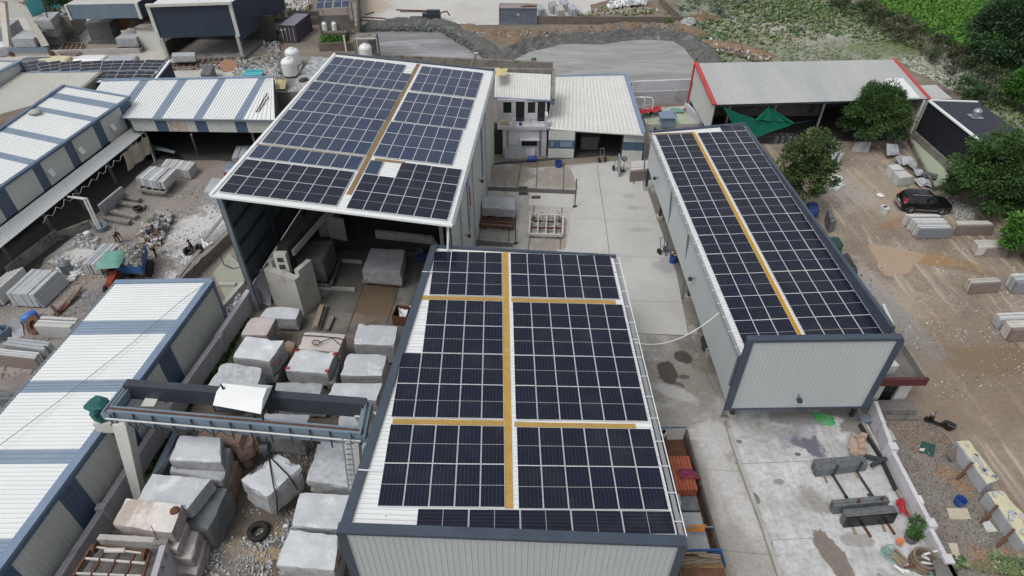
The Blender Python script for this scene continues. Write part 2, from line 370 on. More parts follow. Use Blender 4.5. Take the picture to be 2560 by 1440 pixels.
# ------------------------------------------------------------------ the ground and its zones
def zone_mat(name,stops,blobs=(),rough=.85,scale=.18,grit=.25,gscale=5.0,bump=.35,streak=None):
 m,n,b=newmat(name);g=NT(n)
 geo=g.new('ShaderNodeNewGeometry');pos=geo.outputs['Position']
 n1=g.noise(pos,scale,6,.62);n2=g.noise(pos,1.3,5,.65);n3=g.noise(pos,gscale,4,.7)
 col=g.ramp(n1,stops)
 col=g.mix(g.math('MULTIPLY',g.step(n2,.4,.75),.35),col,stops[0][1])
 if streak:
  mp=g.new('ShaderNodeMapping');mp.inputs['Rotation'].default_value=(0,0,R(streak[0]));mp.inputs['Scale'].default_value=(1.4,.12,1);g.L(pos,mp.inputs[0])
  col=g.mix(g.math('MULTIPLY',g.step(g.noise(mp.outputs[0],1.0,5,.65),.5,.68),streak[2]),col,streak[1])
 ro=None
 off=g.math('SUBTRACT',n2,.5);off1=g.math('SUBTRACT',g.noise(pos,.45,4,.6),.5)
 for bl in blobs:
  (px,py),(rx,ry),rot,c,soft,amp,st=bl[:7]
  P=at(px,py)
  mp=g.new('ShaderNodeMapping',vector_type='TEXTURE');mp.inputs['Location'].default_value=(P.x,P.y,0)
  mp.inputs['Rotation'].default_value=(0,0,R(rot));mp.inputs['Scale'].default_value=(rx,ry,1e6)
  g.L(pos,mp.inputs[0])
  ln=g.new('ShaderNodeVectorMath',operation='LENGTH');g.L(mp.outputs[0],ln.inputs[0])
  d=g.math('ADD',g.math('ADD',ln.outputs['Value'],g.math('MULTIPLY',off,amp)),g.math('MULTIPLY',off1,amp*1.6))
  k=g.math('SUBTRACT',1.0,g.step(d,1-soft,1.0))
  k=g.math('MULTIPLY',k,st)
  col=g.mix(k,col,c)
  if len(bl)>7:
   r0=ro if ro is not None else rough
   x=g.new('ShaderNodeMix',data_type='FLOAT');g.L(k,x.inputs[0])
   if isinstance(r0,float):x.inputs[2].default_value=r0
   else:g.L(r0,x.inputs[2])
   x.inputs[3].default_value=bl[7];ro=x.outputs[0]
 if grit:col=g.mix(g.math('MULTIPLY',g.step(n3,.42,.68),grit),col,(.02,.018,.016))
 vs=g.new('ShaderNodeTexVoronoi',feature='F1');vs.inputs['Scale'].default_value=3.2;g.L(pos,vs.inputs['Vector'])
 col=g.mix(g.math('MULTIPLY',g.math('LESS_THAN',vs.outputs['Distance'],.07),.35),col,(.6,.58,.55))
 g.L(col,b.inputs['Base Color']);b.inputs['Specular IOR Level'].default_value=.3
 if ro is None:b.inputs['Roughness'].default_value=rough
 else:g.L(ro,b.inputs['Roughness'])
 if bump:g.bump(g.math('ADD',n2,g.math('MULTIPLY',n3,.5)),b,bump,.06)
 return m

def sheet(name,pts,z,m,amp=.25,seg=1.2,kind='structure',seed=0):
 rnd=random.Random(seed+len(name));out=[]
 for i,p in enumerate(pts):
  q=pts[(i+1)%len(pts)];L=(q-p).length;k=max(1,min(60,int(L/seg)))
  nrm=Vector((-(q-p).y,(q-p).x,0)).normalized()
  for j in range(k):
   t=j/k;o=0 if j==0 else (mnoise.noise(Vector((p.x+(q.x-p.x)*t,p.y+(q.y-p.y)*t,seed))*.7)+mnoise.noise(Vector((p.x+(q.x-p.x)*t,p.y+(q.y-p.y)*t,seed))*2.1)*.5)*amp
   out.append(p.lerp(q,t)+nrm*o)
 mb=MB();A=sum(out[i].x*out[(i+1)%len(out)].y-out[(i+1)%len(out)].x*out[i].y for i in range(len(out)))
 if A<0:out=out[::-1]
 mb.add([(p.x,p.y,z) for p in out],[tuple(range(len(out)))])
 o=mb.build(name,m);o['kind']=kind
 return o

DIRT=(.27,.215,.165);DUST=(.62,.62,.62);WET=(.085,.075,.065)
m_ground=zone_mat('ground_dirt',[(.3,(.16,.135,.11)),(.55,(.23,.195,.16)),(.75,(.3,.26,.21))])
mb=MB();mb.add([(-900,-300,0),(900,-300,0),(900,1800,0),(-900,1800,0)],[(0,1,2,3)])
o=mb.build('ground',m_ground);o['kind']='structure'

# scrubland and crop field
m_scrub=zone_mat('scrub_soil',[(.3,(.22,.23,.17)),(.5,(.31,.31,.26)),(.7,(.17,.2,.12))],[
 ((1890,60),(14,6),20,(.42,.4,.37),.5,.8,.8),((1950,90),(9,4),0,(.36,.33,.29),.6,.9,.7),
 ((2210,60),(10,16),25,(.12,.17,.06),.6,1.0,.8),((2350,180),(12,8),30,(.44,.44,.4),.5,1.0,.8),
 ((2150,75),(9,7),0,(.44,.44,.41),.6,1.2,.7),((2420,220),(10,4),-30,(.42,.41,.36),.5,1.2,.7),
 ((1990,30),(12,8),0,(.1,.15,.05),.6,1.0,.8),((2250,120),(12,5),0,(.14,.18,.07),.6,1.0,.8)],gscale=1.6)
SCRUB=ats([(1690,-60),(2040,-60),(2160,25),(2560,235),(2700,330),(2560,420),(2440,260),(2240,150),(1740,160),(1700,90)])
sheet('scrubland',SCRUB,.004,m_scrub,.8)
m_crop=zone_mat('crop_soil',[(.35,(.05,.13,.015)),(.6,(.09,.2,.03))],gscale=1.2)
CROP=ats([(2080,-60),(2700,-60),(3000,330),(2640,260),(2420,140),(2200,30)])
sheet('crop_field',CROP,.008,m_crop,.5)

# concrete yards far off
m_far=zone_mat('pale_concrete',[(.35,(.47,.455,.43)),(.6,(.55,.54,.52)),(.8,(.4,.38,.34))],[
 ((920,15),(5,8),0,(.4,.31,.22),.5,.8,.7),((1400,20),(6,3),0,(.3,.3,.29),.7,1,.3)],.8,.1,.1,2,.1)
sheet('far_concrete_yard',ats([(898,-40),(1690,-40),(1600,22),(1480,12),(1475,38),(1340,48),(1240,62),(1110,64),(1090,60),(905,62)]),.004,m_far,.2)
m_nw=zone_mat('dusty_concrete',[(.3,(.42,.4,.37)),(.55,(.52,.5,.47)),(.8,(.33,.31,.28))],[
 ((500,105),(14,3),0,(.34,.33,.31),.5,.7,.8),((660,150),(5,5),0,(.2,.18,.15),.5,1,.9),((700,170),(6,3),0,(.3,.28,.25),.4,1,.8),
 ((560,90),(9,4),0,(.36,.36,.35),.5,.5,.8),((230,120),(12,4),0,(.27,.24,.2),.5,.8,.9)],.85,.15,.2,3,.2)
sheet('quarry_yard',ats([(-260,20),(200,10),(640,60),(700,130),(690,200),(200,215),(-260,200)]),.004,m_nw,.3)

# slurry ponds
def pond_mat(name,a,b_,c,rough):
 m,n,b=newmat(name);g=NT(n);geo=g.new('ShaderNodeNewGeometry')
 mp=g.new('ShaderNodeMapping');mp.inputs['Scale'].default_value=(.06,.22,1);mp.inputs['Rotation'].default_value=(0,0,R(14));g.L(geo.outputs['Position'],mp.inputs[0])
 f=g.noise(mp.outputs[0],1.4,6,.6,1.4)
 col=g.ramp(f,[(.3,a),(.5,b_),(.66,c)])
 g.L(col,b.inputs['Base Color']);b.inputs['Roughness'].default_value=rough;b.inputs['Specular IOR Level'].default_value=.35
 g.bump(g.noise(geo.outputs['Position'],1.2,5,.7),b,.15,.05)
 return m
m_p1=pond_mat('grey_slurry',(.15,.158,.155),(.21,.216,.212),(.34,.34,.36),.45)
m_p2=pond_mat('greenish_slurry',(.2,.205,.19),(.285,.29,.27),(.36,.36,.365),.4)
sheet('slurry_pond',ats([(900,85),(960,66),(1080,64),(1140,85),(1200,130),(1225,180),(1100,200),(890,170)]),.012,m_p1,.5)
sheet('slurry_pond',ats([(1255,175),(1290,130),(1350,108),(1500,104),(1640,92),(1715,108),(1745,150),(1745,240),(1600,270),(1240,250)]),.012,m_p2,.5)
m_green_water=zone_mat('green_settling_water',[(.3,(.36,.41,.31)),(.7,(.42,.47,.36))],rough=.25,grit=.02,bump=.03)

# berms of dug earth between and round the ponds
def berm(name,px,wd,ht,m,seed=0,kind='structure'):
 pts=ats(px);path=[]
 for i in range(len(pts)-1):
  k=max(2,int((pts[i+1]-pts[i]).length/.7))
  path+=[pts[i].lerp(pts[i+1],j/k) for j in range(k)]
 path.append(pts[-1]);mb=MB();NS=15;vs=[];fs=[]
 for i,p in enumerate(path):
  d=(path[min(i+1,len(path)-1)]-path[max(i-1,0)]).normalized();nrm=Vector((-d.y,d.x,0))
  e=min(1,i/4,(len(path)-1-i)/4)
  for k in range(NS):
   t=k/(NS-1)*2-1;q=p+nrm*t*wd*(1+.35*mnoise.noise(Vector((i*.13,seed,t))))
   pr=max(0,math.cos(t*math.pi/2))**1.2
   h=ht*pr*e*(.75+.5*mnoise.noise(q*.35)+.45*mnoise.noise(q*1.1)+.3*mnoise.noise(q*2.7))-.05*(1-pr)
   vs.append((q.x,q.y,max(h,-.05)+.016))
 for i in range(len(path)-1):
  for k in range(NS-1):
   a=i*NS+k;fs.append((a,a+1,a+NS+1,a+NS))
 mb.add(vs,fs);o=mb.build(name,m,smooth=False);o['kind']=kind
 return o
m_sl=mat('dark_slurry_clods',(.16,.16,.155),(.1,.1,.098),1.2,.9,grit=.45,bump=.5,stain=(.22,.22,.21),st=.6)
m_earth=mat('brown_dug_earth',(.26,.185,.125),(.18,.13,.092),.6,.95,grit=.35,bump=.5,stain=(.2,.19,.17),st=.56)
m_red=mat('orange_earth_heap',(.33,.22,.14),(.23,.15,.1),.9,.95,grit=.35,bump=.5)
berm('embankment',[(893,78),(960,62),(1075,58),(1130,72),(1190,105),(1240,150),(1262,190)],2.2,1.0,m_sl,1)
berm('embankment',[(1245,150),(1300,120),(1380,102),(1500,98),(1600,86),(1700,95),(1750,118),(1775,170)],2.2,1.2,m_sl,2)
berm('embankment',[(1130,66),(1200,84),(1290,92),(1420,84),(1560,72),(1690,68),(1760,92)],2.6,.9,m_earth,3)
berm('embankment',[(1762,100),(1800,118),(1860,130),(1930,152)],2.6,.9,m_red,4)
berm('embankment',[(1720,48),(1760,44),(1805,50)],1.8,.9,m_red,5)
sheet('puddle',ats([(2168,612),(2205,614),(2240,622),(2275,628),(2322,640),(2300,652),(2282,664),(2268,684),(2240,690),(2215,690),(2200,676),(2196,655),(2180,632)]),.012,mat('brown_puddle_water',(.4,.295,.205),(.37,.27,.185),.4,.12,spec=.5),.5,.6)

# east yard (dirt) and gravel lot
m_east=zone_mat('brown_yard_dirt',[(.3,(.185,.145,.115)),(.5,(.27,.22,.175)),(.7,(.38,.32,.26))],[
 ((2200,470),(6,10),30,(.4,.33,.24),.6,1.0,.55),((2290,430),(4,1.6),20,(.19,.145,.1),.4,.9,.9,.5),
 ((2300,800),(5,9),25,(.42,.35,.27),.6,1.3,.5),((2420,920),(10,8),0,(.215,.165,.12),.5,.7,.75,.6),
 ((2480,900),(5,2),0,(.2,.14,.08),.4,.8,.7,.4),((2240,560),(3.4,1.1),20,(.3,.16,.09),.7,1,.6),
 ((2380,660),(5,1.4),-25,(.25,.155,.085),.6,.9,.7),((2110,470),(3,5),10,(.37,.35,.33),.6,1,.6),
 ((2170,720),(2.2,8),14,(.33,.31,.3),.6,1,.6),((2240,800),(2,6),14,(.25,.245,.24),.6,1,.6),((2050,380),(6,5),0,(.2,.165,.135),.5,.8,.8),
 ((2330,650),(2.6,1.0),-12,(.34,.22,.12),.3,.8,.95,.3)],
 grit=.2,gscale=4,streak=(35,(.5,.42,.33),.8))
sheet('dirt_yard',ats([(1890,300),(2290,340),(2370,400),(2560,520),(2900,700),(3100,1500),(2385,1500),(2160,1020),(2200,830),(1880,310)]),.004,m_east,.1)
m_gravel=zone_mat('grey_gravel',[(.3,(.17,.15,.125)),(.5,(.235,.21,.18)),(.75,(.32,.29,.255))],[
 ((2290,1090),(2.6,2),0,(.25,.19,.14),.6,1,.8),((2370,1190),(2,1),-50,(.33,.19,.1),.6,1,.7),((2500,1400),(2.4,1.1),0,(.35,.2,.11),.6,1,.7),
 ((2510,1425),(2,.8),0,(.13,.15,.06),.5,1,.7)],grit=.4,gscale=9,bump=.6)
sheet('gravel_lot',ats([(2200,1010),(2330,1050),(2400,1130),(2560,1330),(2600,1500),(2400,1500),(2230,1120),(2165,1012)]),.008,m_gravel,.5)

# central concrete court, the loading floor and the lower slab yard
m_court=zone_mat('stained_concrete',[(.3,(.29,.275,.25)),(.5,(.42,.405,.38)),(.7,(.52,.51,.49))],[
 ((1270,440),(3.4,2.6),0,(.25,.215,.17),.5,1.3,.75),((1400,440),(3,3),0,(.27,.235,.19),.5,1.4,.7),((1255,590),(2.3,2),0,(.2,.19,.175),.5,1.2,.6),
 ((1380,610),(2.6,1.4),0,(.28,.25,.21),.5,1.3,.7),((1650,560),(1.3,9),5,(.17,.16,.145),.3,.6,.9,.6),((1735,740),(1.8,6),6,(.2,.185,.165),.4,.8,.85,.6),
 ((1700,930),(5,4.6),10,(.24,.225,.2),.5,1.3,.85,.5),((1780,870),(3,3),10,(.17,.155,.135),.5,1.1,.8,.5),((1730,1040),(3,3),0,(.28,.265,.24),.5,1.2,.7),
 ((1668,928),(.8,1.25),0,(.085,.077,.066),.16,.8,1,.2),((1708,894),(.7,.75),0,(.085,.077,.066),.16,.8,1,.2),((1712,942),(.46,.3),0,(.125,.112,.1),.16,.8,1,.2),((1700,965),(.3,.34),0,(.13,.115,.1),.2,.8,1,.2),
 ((1690,985),(1.9,.7),-30,(.5,.49,.48),.5,1.2,.7),((1735,690),(.5,1.3),0,(.1,.095,.1),.7,1.6,.8),
 ((1820,1200),(1.1,6),12,(.56,.555,.55),.6,1.2,.75),((1790,1090),(1.6,2),0,(.55,.545,.535),.5,1.3,.75),((1850,1380),(1.2,2.4),14,(.34,.32,.29),.5,1.3,.7),((1740,1180),(.7,3.5),10,(.3,.285,.26),.5,1.2,.7)],
 rough=.8,scale=.22,grit=.18,gscale=4,bump=.12,streak=(-4,(.3,.285,.26),.55))
sheet('concrete_court',ats([(1195,395),(1330,420),(1560,400),(1625,400),(1660,560),(1760,760),(1850,1040),(1960,1500),(1000,1500),(1040,900),(1090,620),(1180,610)]),.008,m_court,.04)
m_apron=zone_mat('new_pale_concrete',[(.3,(.44,.43,.41)),(.55,(.5,.492,.47)),(.8,(.54,.53,.51))],[
 ((1590,520),(1.2,.5),0,(.3,.29,.27),.6,1.4,.6),((1600,575),(1.5,.4),0,(.33,.32,.3),.6,1.4,.6),((1575,490),(1,.6),0,(.33,.32,.3),.6,1.4,.6),((1660,660),(1.1,1.4),0,(.3,.29,.3),.7,1.6,.6)],
 rough=.8,scale=.3,grit=.06,gscale=3,bump=.06)
sheet('concrete_apron',ats([(1425,418),(1490,408),(1560,402),(1606,436),(1640,540),(1690,680),(1722,838),(1582,832),(1530,760),(1410,640),(1432,520),(1446,470)]),.012,m_apron,.05)
m_lower=zone_mat('white_dusted_concrete',[(.28,(.34,.33,.315)),(.45,(.5,.5,.495)),(.66,(.64,.645,.66))],[
 ((1985,1045),(3,.9),0,(.25,.24,.225),.5,1.2,.75),((2100,1030),(1.6,.9),0,(.2,.185,.17),.4,1.0,.9,.4),((2130,1075),(1,1.3),0,(.2,.19,.17),.35,1.1,.9),((2010,1090),(2.4,1.5),20,(.3,.3,.34),.6,2.2,.8),((2030,1105),(1.6,1.0),20,(.11,.11,.15),.6,3.2,.8),((1940,1075),(2,.7),0,(.32,.315,.3),.6,1.6,.7),
 ((2030,1250),(1.4,1.0),-25,(.28,.265,.25),.5,1.4,.75),((1950,1205),(.5,.3),0,(.24,.225,.2),.3,1.2,.8),((2080,1385),(.75,1.5),12,(.215,.185,.155),.12,.7,1,.55),((2140,1350),(1.1,.5),0,(.3,.285,.265),.3,1,.8),
 ((1848,1104),(.2,.16),0,(.2,.19,.17),.2,.6,1),((1995,1136),(.24,.16),0,(.14,.13,.125),.2,.6,1),((1888,1245),(.28,.5),15,(.22,.205,.18),.15,.6,1),((2090,1185),(1.8,.7),-20,(.4,.35,.345),.6,1.5,.6),((1925,1360),(.2,.25),0,(.24,.2,.17),.2,.8,1),((2120,1095),(1.0,.6),0,(.66,.66,.67),.5,1,.8)],
 rough=.8,scale=.42,grit=.22,gscale=3.4,bump=.1,streak=(8,(.36,.35,.34),.5))
sheet('slab_yard_floor',ats([(1816,1052),(1835,1010),(2140,1005),(2225,1165),(2300,1330),(2345,1400),(2400,1520),(1965,1520),(1935,1400),(1880,1230)]),.016,m_lower,.05)

# block yard, sawing shed floor, left yard
m_byard=zone_mat('dark_stone_chip_dirt',[(.3,(.1,.082,.066)),(.5,(.155,.128,.104)),(.75,(.22,.19,.16))],[
 ((590,1180),(.45,2.2),-20,(.3,.2,.1),.3,.9,.9,.25),((640,1385),(1.5,.55),0,(.35,.25,.145),.16,.7,1,.22),((600,1370),(.9,.6),0,(.3,.2,.1),.3,.8,.9,.25),((700,1330),(1,.4),0,(.27,.2,.12),.4,1,.7,.4),
 ((590,880),(.5,8),-30,(.07,.11,.03),.5,1,.7),((600,1400),(2,2),0,(.3,.285,.26),.8,1.6,.6)],grit=.4,gscale=7,bump=.7)
sheet('block_yard_ground',ats([(612,772),(650,810),(980,860),(1040,760),(1060,860),(960,1100),(880,1500),(100,1500),(365,1180),(470,1010)]),.012,m_byard,.05)
m_saw=zone_mat('wet_shaded_concrete_floor',[(.3,(.085,.08,.072)),(.5,(.14,.135,.125)),(.75,(.22,.21,.2))],[  # wet concrete, darkened further as shade under the shed roof
 ((935,760),(1.7,3.2),-10,(.16,.115,.08),.25,.4,.95,.5),((1020,720),(1,4),-6,(.28,.27,.25),.5,.8,.7),((850,800),(3,1),0,(.24,.225,.2),.5,1,.6)],rough=.6,grit=.2,gscale=4,bump=.15)
sheet('sawing_floor',ats([(640,770),(650,540),(700,480),(1200,400),(1160,620),(1090,640),(1040,790),(985,868),(880,838),(700,835)]),.016,m_saw,.04)
m_left=zone_mat('dusty_stone_yard',[(.3,(.2,.175,.155)),(.5,(.27,.24,.215)),(.75,(.33,.3,.275))],[
 ((505,570),(3.6,5.5),-12,DUST,.6,1.1,.85),((520,600),(1.6,3),-12,(.24,.24,.27),.6,1.8,.6),((470,660),(2.2,1.5),-30,DUST,.6,1.4,.8),((440,690),(1.6,.9),-30,(.62,.62,.63),.6,1.4,.75),((455,665),(.9,.5),0,(.16,.16,.2),.6,1.6,.6),
 ((190,640),(2.2,1.3),35,(.58,.58,.57),.35,.9,.9),((150,620),(3,.9),45,(.46,.46,.45),.4,.9,.7),((440,450),(4,3),0,(.36,.33,.3),.6,1,.6),((250,740),(2.4,1.8),40,(.17,.17,.19),.6,1.2,.7),((190,700),(3.2,1.2),40,(.26,.19,.13),.5,.9,.8),
 ((80,900),(4,2),0,(.37,.35,.33),.6,1,.6),((60,620),(5,2.2),44,(.2,.2,.19),.4,.6,.8),((500,400),(5,2.4),0,(.24,.2,.17),.5,.9,.8),((420,378),(7,1.6),0,(.12,.115,.11),.5,.7,.8)],grit=.25,gscale=5,bump=.45)
sheet('stone_yard',ats([(-500,600),(200,420),(330,330),(700,330),(660,420),(560,500),(600,680),(440,780),(200,1000),(-500,1300)]),.008,m_left,.1)

# cracks, slab joints and ruts with depth of their own are laid as thin strips
def strip(name,px,wd,z,m,kind='structure'):
 pts=ats(px);mb=MB()
 for i in range(len(pts)-1):
  d=(pts[i+1]-pts[i]).normalized();nn=Vector((-d.y,d.x,0))*wd/2
  mb.quad(*[(p.x,p.y,z) for p in (pts[i]-nn,pts[i]+nn,pts[i+1]+nn,pts[i+1]-nn)][::-1])
 o=mb.build(name,m);o['kind']=kind;return o
m_joint=flat('dark_joint',(.13,.12,.11),.9)
strip('slab_joint',[(1492,404),(1500,470),(1510,530),(1522,620),(1530,740)],.05,.018,m_joint)
strip('slab_joint',[(1432,545),(1650,555)],.025,.018,m_joint);strip('slab_joint',[(1520,640),(1700,645)],.025,.018,m_joint)
strip('slab_joint',[(1560,752),(1715,756)],.025,.018,m_joint);strip('slab_joint',[(1610,440),(1640,520),(1690,670),(1722,838),(1790,985)],.04,.018,m_joint)
strip('slab_joint',[(1585,834),(1790,842)],.06,.018,m_joint);strip('slab_joint',[(1838,1160),(2060,1152)],.03,.022,m_joint);strip('slab_joint',[(1890,1352),(2060,1345)],.02,.022,m_joint)
strip('slab_joint',[(1790,1375),(1950,1390)],.02,.018,m_joint);strip('slab_joint',[(1750,1172),(1855,1180)],.02,.018,m_joint)
m_railrust=flat('rusty_rail',(.16,.09,.05),.8)
for k,(a,b_) in enumerate([((1234,412),(1218,462)),((1302,410),(1294,470)),((1344,408),(1340,470)),((1410,405),(1408,478)),((1336,515),(1318,640)),((1405,520),(1400,630)),((1206,560),(1192,618)),((1275,565),(1270,618)),((909,712),(866,834)),((997,716),(966,809))]):
 mb=MB();P,Q=at(*a),at(*b_);mb.bar(P+Vector((0,0,.03)),Q+Vector((0,0,.03)),.08,.06)
 o=mb.build('ground_rail',m_railrust);o['kind']='structure'
# trolley pits as flat sheets with pit shade in their colour; drain channel
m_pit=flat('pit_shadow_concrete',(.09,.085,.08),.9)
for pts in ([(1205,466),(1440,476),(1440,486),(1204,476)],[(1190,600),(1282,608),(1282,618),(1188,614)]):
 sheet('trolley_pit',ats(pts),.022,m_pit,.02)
sheet('pit_cover_slab',ats([(1325,482),(1434,486),(1432,519),(1322,513)]),.022,zone_mat('cover_concrete',[(.3,(.52,.51,.48)),(.7,(.46,.45,.42))],rough=.8,grit=.1),.02)
mb=MB();pts=ats([(1236,410),(1310,404),(1400,396),(1500,388),(1552,385)])
for i in range(len(pts)-1):mb.bar(pts[i]+Vector((0,0,.02)),pts[i+1]+Vector((0,0,.02)),.45,.05)
o=mb.build('drain_cover',flat('dark_drain_grating',(.05,.05,.055),.7));o['kind']='structure'
# low kerb wall between the court and the slab yard
mb=MB();pts=ats([(1814,1058),(1836,1130),(1866,1215),(1905,1320),(1940,1425),(1965,1500)])
for i in range(len(pts)-1):mb.bar(pts[i]+Vector((0,0,.16)),pts[i+1]+Vector((0,0,.16)),.22,.3)
o=mb.build('kerb',M['conc']);o['kind']='structure'

# ------------------------------------------------------------------ scattered small stuff
def inpoly(x,y,P):
 c=False;j=len(P)-1
 for i in range(len(P)):
  if (P[i].y>y)!=(P[j].y>y) and x<(P[j].x-P[i].x)*(y-P[i].y)/(P[j].y-P[i].y)+P[i].x:c= not c
  j=i
 return c
def sampler(P,n,seed,clump=None):
 rnd=random.Random(seed);x0,x1=min(p.x for p in P),max(p.x for p in P);y0,y1=min(p.y for p in P),max(p.y for p in P);out=[];tries=0
 while len(out)<n and tries<n*30:
  tries+=1;x,y=rnd.uniform(x0,x1),rnd.uniform(y0,y1)
  if not inpoly(x,y,P):continue
  if clump is not None and mnoise.noise(Vector((x*clump[0],y*clump[0],seed)))+rnd.gauss(0,.15)<clump[1]:continue
  out.append((x,y))
 return out
def rubble(name,px,n,s0,s1,mats,z=.02,seed=1,pile=0.0,clump=None,flatf=.5,zfun=None):
 P=ats(px) if not isinstance(px[0],Vector) else px
 rnd=random.Random(seed);mb=MB();cx=sum(p.x for p in P)/len(P);cy=sum(p.y for p in P)/len(P);rad=max((p-Vector((cx,cy,p.z))).length for p in P)
 for x,y in sampler(P,n,seed,clump):
  s=rnd.uniform(s0,s1)*(1 if rnd.random()<.85 else 1.6);h=s*rnd.uniform(.25,flatf+.3)
  zz=z+(pile*max(0,1-math.hypot(x-cx,y-cy)/rad)*rnd.uniform(.5,1) if pile else 0)
  if zfun:zz=zfun(x,y)
  a=rnd.uniform(0,6.28);k=rnd.choice((3,4,4,5));M3=Matrix.Rotation(a,3,'Z')@Matrix.Rotation(rnd.gauss(0,.3 if not pile else .6),3,'X')
  lo=[];hi=[]
  for q in range(k):
   t=6.283*q/k+rnd.uniform(-.3,.3);r=s*rnd.uniform(.35,.6)
   p=Vector((r*math.cos(t),r*.75*math.sin(t),0))
   lo.append(M3@p+Vector((x,y,zz)));hi.append(M3@(p*rnd.uniform(.6,.95)+Vector((0,0,h)))+Vector((x,y,zz)))
  mb.add(lo+hi,[tuple(range(k,2*k))]+[(i,(i+1)%k,k+(i+1)%k,k+i) for i in range(k)],rnd.randrange(len(mats)))
 o=mb.build(name,mats);o['kind']='stuff';return o
def tufts(name,px,n,h0,h1,wd,mats,seed=1,clump=None,z=0.0,blades=5):
 P=ats(px) if not isinstance(px[0],Vector) else px
 rnd=random.Random(seed);mb=MB()
 for x,y in sampler(P,n,seed,clump):
  mi=rnd.randrange(len(mats));h=rnd.uniform(h0,h1);sp=wd*rnd.uniform(.6,1.3)
  for b in range(blades):
   a=rnd.uniform(0,6.28);l=sp*rnd.uniform(.3,1);ca,sa=math.cos(a),math.sin(a);ww=sp*rnd.uniform(.14,.3);hh=h*rnd.uniform(.5,1)
   bx,by=x+ca*l*.3,y+sa*l*.3
   mb.add([(bx-sa*ww*.5,by+ca*ww*.5,z),(bx+sa*ww*.5,by-ca*ww*.5,z),(bx+ca*l*.6+sa*ww,by+sa*l*.6-ca*ww,z+hh),(bx+ca*l-sa*ww*.6,by+sa*l+ca*ww*.6,z+hh*rnd.uniform(.5,.95))],[(0,1,2,3)],mi)
 o=mb.build(name,mats);o['kind']='stuff';return o
def leafmat(name,c1,c2):
 m,n,b=newmat(name);g=NT(n);geo=g.new('ShaderNodeNewGeometry')
 col=g.ramp(g.noise(geo.outputs['Position'],1.6,3,.6),[(.35,c1),(.65,c2)])
 rr=g.new('ShaderNodeHueSaturation');g.L(col,rr.inputs['Color']);g.L(g.math('ADD',g.math('MULTIPLY',geo.outputs['Random Per Island'],.7),.65),rr.inputs['Value'])
 g.L(rr.outputs[0],b.inputs['Base Color']);b.inputs['Roughness'].default_value=.6;b.inputs['Specular IOR Level'].default_value=.25
 return m
GR=[leafmat('grass_green',(.09,.16,.06),(.13,.21,.08)),leafmat('grass_olive',(.16,.2,.08),(.22,.26,.11)),leafmat('grass_dry',(.24,.26,.15),(.3,.31,.19)),leafmat('shrub_green',(.06,.12,.06),(.09,.16,.075))]
CR=[leafmat('crop_leaf',(.06,.19,.03),(.1,.25,.045)),leafmat('crop_leaf_yellow',(.12,.24,.035),(.15,.28,.05))]
STONE=[M['granite'],M['granite_mid'],M['conc']]
# ------------------------------------------------------------------ solar panels
def panel_mesh(name,W,L,gm,fw=.016):
 mb=MB();x,y,t=W/2,L/2,.035;f=fw
 mb.add([(-x,-y,0),(x,-y,0),(x,y,0),(-x,y,0),(-x+f,-y+f,0),(x-f,-y+f,0),(x-f,y-f,0),(-x+f,y-f,0),
   (-x,-y,-t),(x,-y,-t),(x,y,-t),(-x,y,-t)],
           [(0,1,5,4),(1,2,6,5),(2,3,7,6),(3,0,4,7),(0,8,9,1),(1,9,10,2),(2,10,11,3),(3,11,8,0),(11,10,9,8)],0)
 z=-.004
 mb.add([(-x+f,-y+f,z),(x-f,-y+f,z),(x-f,y-f,z),(-x+f,y-f,z)],[(0,1,2,3)],1)
 me=bpy.data.meshes.new(name);me.from_pydata(mb.v,[],mb.f);me.materials.append(M['frame']);me.materials.append(gm)
 me.polygons.foreach_set('material_index',mb.m);me.update();return me
PV_BIG=panel_mesh('solar_panel',1.134,2.278,M['pv_dark'])
PV_OLD=panel_mesh('solar_panel',.995,1.975,M['pv_blue'],.016)
_pr=random.Random(5)
def put_panel(parent,me,c,X,Y,Z):
 o=bpy.data.objects.new('solar_panel',me);COL.objects.link(o);o.parent=parent
 tw=Matrix.Rotation(_pr.gauss(0,.0015),3,'Z')
 m3=Matrix((X,Y,Z)).transposed()@tw@Matrix.Rotation(_pr.gauss(0,.005),3,'X')@Matrix.Rotation(_pr.gauss(0,.005),3,'Y')
 m=m3.to_4x4();m.translation=Vector(c)-WL[parent.name]+Vector((0,0,_pr.uniform(-.006,.006)));o.matrix_local=m
 return o
def pv_block(parent,pl,u0,v0,cols,rows,me=None,W=1.154,L=2.298,land=False,skip=()):
 me=me or PV_BIG
 for r in range(rows):
  for c in range(cols):
   if (c,r) in skip:continue
   p=pl.P(u0+(c+.5)*W,v0-(r+.5)*L)
   if land:put_panel(parent,me,p,pl.V,-pl.U,pl.N)
   else:put_panel(parent,me,p,pl.U,pl.V,pl.N)
def rails(mb,pl,u0,u1,vs,off=-.075):
 for v in vs:mb.bar(pl.P(u0,v,off),pl.P(u1,v,off),.045,.05,0,pl.N)
